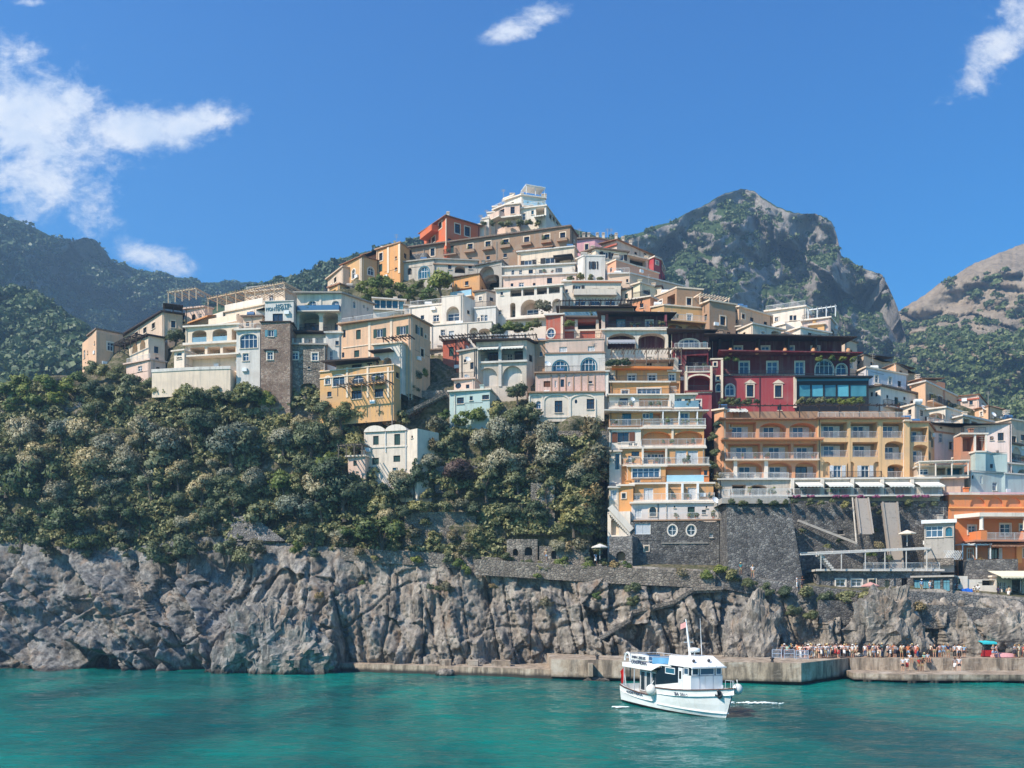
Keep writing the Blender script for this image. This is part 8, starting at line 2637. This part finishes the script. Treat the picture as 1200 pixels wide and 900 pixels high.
POSES = {   # joint positions (right side x<0); facing -y
    'stand': dict(sh=(.19, 0, 1.42), el=(.25, .03, 1.15), wr=(.25, -.06, .90), hp=(.095, 0, .92), kn=(.11, -.01, .49), an=(.115, .03, .08), pel=(0, 0, .95), ch=(0, .01, 1.28), nk=(0, .01, 1.47), hd=(0, -.015, 1.60)),
    'arms': dict(sh=(.19, 0, 1.42), el=(.26, -.02, 1.16), wr=(.10, -.24, 1.20), hp=(.095, 0, .92), kn=(.12, -.02, .49), an=(.14, .02, .08), pel=(0, 0, .95), ch=(0, .01, 1.28), nk=(0, 0, 1.47), hd=(0, -.04, 1.59)),
    'walk': dict(sh=(.19, 0, 1.42), el=(.26, .10, 1.16), wr=(.25, -.02, .93), hp=(.09, 0, .92), kn=(.10, -.16, .52), an=(.11, -.18, .08), pel=(0, 0, .95), ch=(0, -.01, 1.28), nk=(0, -.02, 1.47), hd=(0, -.06, 1.59), walk=True),
    'sit': dict(sh=(.19, .02, .97), el=(.25, -.02, .70), wr=(.16, -.26, .62), hp=(.10, 0, .50), kn=(.13, -.42, .52), an=(.13, -.44, .08), pel=(0, .02, .52), ch=(0, .05, .83), nk=(0, .03, 1.02), hd=(0, -.01, 1.15)),
}


def person_protos():
    skin = cloth((198, 150, 122)); out = {}
    for key, J in POSES.items():
        def side(k, s, alt=False):
            v = Vector(J[k]); v.x *= s
            if J.get('walk') and s < 0 and k in ('kn', 'an'): v.y = .10 if k == 'kn' else .26; v.z += .02 if k == 'an' else 0
            if J.get('walk') and s < 0 and k in ('el', 'wr'): v.y = -.08 if k == 'el' else -.22
            return v
        V, E, Rd = [], [], []

        def add(p, r, par=None):
            V.append(Vector(p)); Rd.append(r)
            if par is not None: E.append((par, len(V) - 1))
            return len(V) - 1
        pel = add(J['pel'], (.135, .10)); ch = add(J['ch'], (.155, .105), pel); nk = add(J['nk'], .055, ch)
        hd = Vector(J['hd']); h0 = add(hd - Vector((0, -.01, .06)), .07, nk); h1 = add(hd + Vector((0, 0, .03)), (.082, .095), h0); add(hd + Vector((0, .01, .11)), .06, h1)
        for s in (1, -1):
            a = add(side('sh', s), .062, ch); b = add(side('el', s), .043, a); c = add(side('wr', s), .030, b)
            dr = (side('wr', s) - side('el', s)).normalized(); add(side('wr', s) + dr * .08, (.04, .022), c)
            a = add(side('hp', s), .09, pel); b = add(side('kn', s), .058, a); c = add(side('an', s), .04, b); add(side('an', s) + Vector((.02 * s, -.17, -.045)), (.042, .03), c)
        body = skin_mesh('body_' + key, V, E, Rd, skin)
        # face and fingers, merged into the body mesh
        mb = MB()
        mb.ball(hd + Vector((0, -.098, .0)), .016, .024, .026, 6, 5); mb.ball(hd + Vector((0, -.092, -.05)), .026, .012, .009, 6, 4)
        for s in (1, -1):
            mb.ball(hd + Vector((s * .034, -.088, .028)), .013, .010, .009, 6, 4); mb.ball(hd + Vector((s * .085, .0, .0)), .012, .02, .03, 6, 5)
            w, e = side('wr', s), side('el', s); dr = (w - e).normalized(); sd = dr.cross(Vector((0, 1, 0))).normalized() if abs(dr.y) < .9 else Vector((1, 0, 0)); nn = dr.cross(sd)
            for i, L in enumerate((.07, .08, .075, .06)):
                p = w + dr * .10 + nn * (i - 1.5) * .02; q = p + dr * L * .55 + sd * .004; mb.tube(p - dr * .03, q, .010, .009, 5); mb.tube(q, q + (dr * .8 + sd * .5 * -s).normalized() * L * .5, .009, .006, 5)
            p = w + dr * .05 + nn * -.03; q = p + (dr - nn * .9).normalized() * .045; mb.tube(p, q, .012, .010, 5); mb.tube(q, q + dr * .035, .010, .007, 5)
        bm = bmesh.new(); bm.from_mesh(body); tmp = mb.mesh('t', skin); bm.from_mesh(tmp); bm.to_mesh(body); bm.free(); bpy.data.meshes.remove(tmp)
        # shirt
        V, E, Rd = [], [], []
        p0 = add(J['pel'], (.15, .115)); c0 = add(J['ch'], (.172, .12), p0); add(Vector(J['nk']) - Vector((0, 0, .045)), .07, c0)
        for s in (1, -1): a = add(side('sh', s), .076, c0); add(side('sh', s).lerp(side('el', s), .62), .062, a)
        shirt = skin_mesh('shirt_' + key, V, E, Rd, skin)
        res = [body, shirt]
        for full in (1, 0):
            V, E, Rd = [], [], []
            p0 = add(Vector(J['pel']) + Vector((0, 0, .03)), (.152, .118)); add(Vector(J['pel']) - Vector((0, 0, .05)), (.15, .112), p0)
            for s in (1, -1):
                a = add(side('hp', s), .104, 1)
                b = add(side('kn', s) if full else side('hp', s).lerp(side('kn', s), .85), .072 if full else .085, a)
                if full: add(side('kn', s).lerp(side('an', s), .93), .056, b)
            res.append(skin_mesh(('trousers_' if full else 'shorts_') + key, V, E, Rd, skin))
        for long in (0, 1):
            mb = MB(); mb.ball(hd + Vector((0, .018, .045)), .098, .108, .095, 10, 7)
            if long: mb.ball(hd + Vector((0, .075, -.06)), .085, .05, .16, 8, 7)
            res.append(mb.mesh(('long_hair_' if long else 'short_hair_') + key, skin))
        mb = MB(); mb.lathe(hd + Vector((0, .01, .06)), [(.19, 0), (.185, .015), (.105, .02), (.1, .1), (.05, .125)], 12); res.append(mb.mesh('hat_' + key, skin))
        for s_ in (1,):
            mb = MB()
            z0, z1 = J['hp'][2] - .42, J['pel'][2] + .05
            if key != 'sit': mb.lathe((J['pel'][0], J['pel'][1], 0), [(.20, z0), (.19, z0 + .1), (.16, z1)], 14)
            else: mb.lathe((0, -.2, 0), [(.24, .42), (.22, .55), (.14, .62)], 12)
            res.append(mb.mesh('skirt_' + key, skin))
        for m in res:
            m.polygons.foreach_set('use_smooth', [True] * len(m.polygons))
        out[key] = res
    return out


TOPS = [('white', (232, 230, 226)), ('white', (236, 234, 232)), ('pale pink', (226, 184, 178)), ('black', (34, 34, 38)), ('light blue', (140, 176, 206)), ('navy', (36, 48, 84)), ('red', (188, 48, 46)), ('beige', (206, 184, 150)), ('grey', (138, 138, 142)), ('mint green', (150, 196, 176)), ('orange', (218, 120, 72)), ('striped-looking grey-white', (200, 200, 204)), ('teal', (40, 130, 140)), ('cream', (232, 220, 196))]
LEGS = [('blue jeans', (60, 84, 120), 1), ('black trousers', (34, 34, 36), 1), ('beige trousers', (184, 164, 134), 1), ('white trousers', (222, 220, 216), 1), ('dark shorts', (44, 46, 54), 0), ('khaki shorts', (160, 142, 108), 0), ('pale blue shorts', (150, 176, 204), 0), ('white skirt', (226, 222, 216), 2), ('dark skirt', (50, 46, 56), 2), ('red skirt', (170, 60, 58), 2)]
HAIRS = [('short dark hair', (40, 30, 26), 0), ('long dark hair', (46, 32, 26), 1), ('long fair hair', (176, 140, 90), 1), ('short brown hair', (84, 58, 40), 0), ('a straw hat', (214, 190, 140), 2), ('a white sun hat', (228, 224, 216), 2), ('short grey hair', (150, 146, 140), 0)]
SKINS = [(206, 158, 130), (190, 140, 112), (172, 122, 94), (220, 172, 146), (132, 92, 70)]
_seen = {}


def person(protos, pose, loc, rot, where, rng, top=None, leg=None, hair=None, group='people waiting on the promenade'):
    body, shirt, trs, shs, hs, hl, hat, skirt = protos[pose]
    top = top or rng.choice(TOPS + TOPS[:5] + TOPS[:3] + [TOPS[8], TOPS[11], TOPS[13]]); leg = leg or rng.choice(LEGS); hair = hair or rng.choice(HAIRS + HAIRS[:4] + HAIRS[:4] + [HAIRS[6]])
    if leg[2] == 2 and hair[0].startswith('short'): hair = HAIRS[1]

    def part(name, me, mat, par):
        o = add_obj(name, me, par)
        o.material_slots[0].link = 'OBJECT'; o.material_slots[0].material = mat
        return o
    root = part('person', body, cloth(rng.choice(SKINS)), None)
    root.location = loc; root.rotation_euler = (0, 0, rot); s = rng.uniform(.94, 1.06); root.scale = (s, s, s)
    part('top', shirt, cloth(top[1]), root); part(('trousers', 'trousers', 'skirt')[leg[2]] if leg[2] else 'shorts', (shs, trs, skirt)[leg[2]], cloth(leg[1]), root)
    part('hat' if hair[2] == 2 else 'hair', (hs, hl, hat)[hair[2]], cloth(hair[1]), root)
    if hair[2] == 2: part('hair', hs, cloth((60, 44, 34)), root)
    verb = {'stand': 'standing', 'arms': 'standing with folded arms', 'walk': 'walking', 'sit': 'sitting'}[pose]
    lab = 'person in %s top, %s, %s, %s %s' % (top[0], leg[0], hair[0], verb, where)
    lab = lab.replace('striped-looking grey-white', 'pale grey')
    if len(lab.split()) > 13: lab = 'person in %s top, %s, %s %s' % (top[0].split()[-1], leg[0], verb.split()[0], where)
    _seen.setdefault(lab, []).append(root)
    root['category'] = 'person'; root['group'] = group
    return root


def people():
    rng = random.Random(42); pr = person_protos(); Z = QT + .02
    poses = ['stand', 'stand', 'arms', 'walk']
    used = []

    def spot(px0, px1, Y0, Y1, tries=60):
        for _ in range(tries):
            px, Y = rng.uniform(px0, px1), rng.uniform(Y0, Y1); x = (px - 600) * Y / F
            if all((x - a) ** 2 + (Y - b) ** 2 > .42 ** 2 for a, b in used): break
        used.append((x, Y)); return x, Y
    seg = [(916, 934, 'by the left barrier', 11, 109.4, 111.8), (934, 952, 'behind the middle barrier', 12, 107.6, 111.8), (952, 968, 'left of the crowd centre', 13, 108, 112), (968, 984, 'in the crowd centre', 14, 109, 112), (984, 1004, 'at the right crowd end', 14, 110.2, 112.4),
           (1012, 1030, 'before the bulging rock', 9, 110.0, 111.6), (1030, 1058, 'near the rock hollow', 10, 110.0, 111.6), (1060, 1078, 'above the seated group', 6, 109.6, 111.2), (1086, 1112, 'along the promenade', 6, 110, 111.6), (1117, 1130, 'left of the stall', 4, 109.6, 111), (1160, 1168, 'beside the stall', 2, 109.6, 110.6), (1188, 1204, 'at the right edge', 4, 109.2, 111)]
    for a, b, w, n, Y0, Y1 in seg:
        for k in range(n):
            x, Y = spot(a, b, Y0, Y1)
            if w == 'near the rock hollow' and k < 2: top, leg = (TOPS[10], LEGS[5]) if k == 0 else (TOPS[12], LEGS[0])
            else: top = leg = None
            person(pr, rng.choice(poses), (x, Y, Z), rng.uniform(-.9, .9) + (math.pi if rng.random() < .25 else 0), w, rng, top, leg)
    # lower ledge: a few sitting and standing against the wall
    L = 1.05
    for px, Y, pose, w in ((1058, 106.6, 'stand', 'on the lower ledge'), (1063, 107.0, 'stand', 'on the lower ledge'), (1077, 107.0, 'arms', 'on the lower ledge by the wall'), (1081, 106.4, 'walk', 'on the lower ledge'), (1119, 107.0, 'walk', 'on the ledge left of the stall'), (1124, 106.8, 'stand', 'on the ledge left of the stall')):
        person(pr, pose, ((px - 600) * Y / F, Y, L + .02), rng.uniform(-.6, .6), w, rng, group='people on the lower ledge')
    for px in (1067, 1084, 1088): person(pr, 'sit', ((px - 600) * 107.9 / F, 108.1, QT - .48), rng.uniform(-.3, .3), 'on the wall edge', rng, group='people on the lower ledge')
    # paths and terraces above
    def terr(px, py, Y, w, n=1, pose=None):
        p = P(px, py, Y); person(pr, pose or rng.choice(poses), p, rng.uniform(-1, 1), w, rng, group='people on the paths above')
    for px, py, w in ((868, 671, 'under the dark bastion'), (882, 675, 'under the dark bastion'), (934, 687, 'at the bastion corner'), (940, 688, 'at the bastion corner')):
        terr(px, py + 2, interp(DC, px) - 1.4, 'on the path ' + w)
    for px, py, w in ((1080, 693, 'by the blue gates'), (1090, 694, 'by the blue gates'), (1118, 696, 'left of the blue tarpaulin'), (1122, 697, 'left of the blue tarpaulin'), (1142, 699, 'right of the blue tarpaulin'), (1146, 699, 'right of the blue tarpaulin'), (1170, 700, 'at the bar door'), (1182, 700, 'at the bar door')):
        terr(px, py + 1, 117.6, w)
    for px, py, w in ((640, 657, 'on the cliff path'), (690, 661, 'on the path by the parasol'), (698, 661, 'on the path by the parasol')):
        terr(px, py, interp(DC, px) - .8, w)
    for lab, L_ in _seen.items():
        L_.sort(key=lambda o: o.location.x)
        for i, o in enumerate(L_): o['label'] = lab if len(L_) == 1 else lab + ', ' + ORD[min(i, 14)] + (' from left' if i and len(lab.split()) < 14 else '')


def potted_plants():
    rng = random.Random(8); pot = plaster((186, 110, 74), .2); done = {}
    pm = MB(); pm.lathe((0, 0, 0), [(.14, 0), (.2, .3), (.23, .32), (.23, .38), (.18, .36)], 9); pot_me = pm.mesh('pot', pot)
    fol = {k: [c for c, _ in KINDS[k]] for k in ('bright', 'shrub', 'dark', 'dry')}
    for h, f, u0, u1, v, pr in BALC:
        L = u1 - u0
        if L < 1.5: continue
        for k in range(rng.choice((0, 1, 2, 2, 3)) if L < 8 else rng.choice((3, 4, 5))):
            u = rng.uniform(u0 + .3, u1 - .3); p = f.pt(u, v + .005, max(.3, pr - .42)); s = rng.uniform(.28, .55)
            r = empty('potted_plant', p); add_obj('pot', pot_me, r)
            o = add_obj('foliage', rng.choice(fol[rng.choice(('bright', 'shrub', 'dark'))]), r, (0, 0, .36 + s * .6)); o.scale = (s, s, s * rng.uniform(.9, 1.5)); o.rotation_euler = (0, 0, rng.uniform(0, 6))
            nm = h.label
            for w in (' with ', ' under ', ' at ', ' standing ', ' below ', ' above ', ' stepping ', ' right ', ' left ', ' in ', ' beneath ', ' receding '): nm = nm.split(w)[0]
            tag(r, None, 'potted plant', 'potted plants on balconies'); done.setdefault(nm, []).append(r)
    for nm, L in done.items():
        L.sort(key=lambda o: o.location.x)
        lv = {}
        for o in L: lv.setdefault(round(o.location.z, 1), []).append(o)
        zs = sorted(lv, reverse=True)
        for i, z in enumerate(zs):
            for j, o in enumerate(lv[z]):
                t = 'potted plant'
                if len(lv[z]) > 1: t = ORD[min(j, 14)] + ' ' + t
                t += ' on ' + ('the ' if len(zs) == 1 else ('top ' if i == 0 else ORD[min(i, 14)] + '-highest ')) + 'balcony of the ' + nm
                o['label'] = ' '.join(t.split()[:16])
setup()
haze()
terrain()
sea()
mountains()
quay()
rocks()
village_left()
village_top()
village_mid()
village_right()
boat()
trees()
ground_cover()
people()
potted_plants()
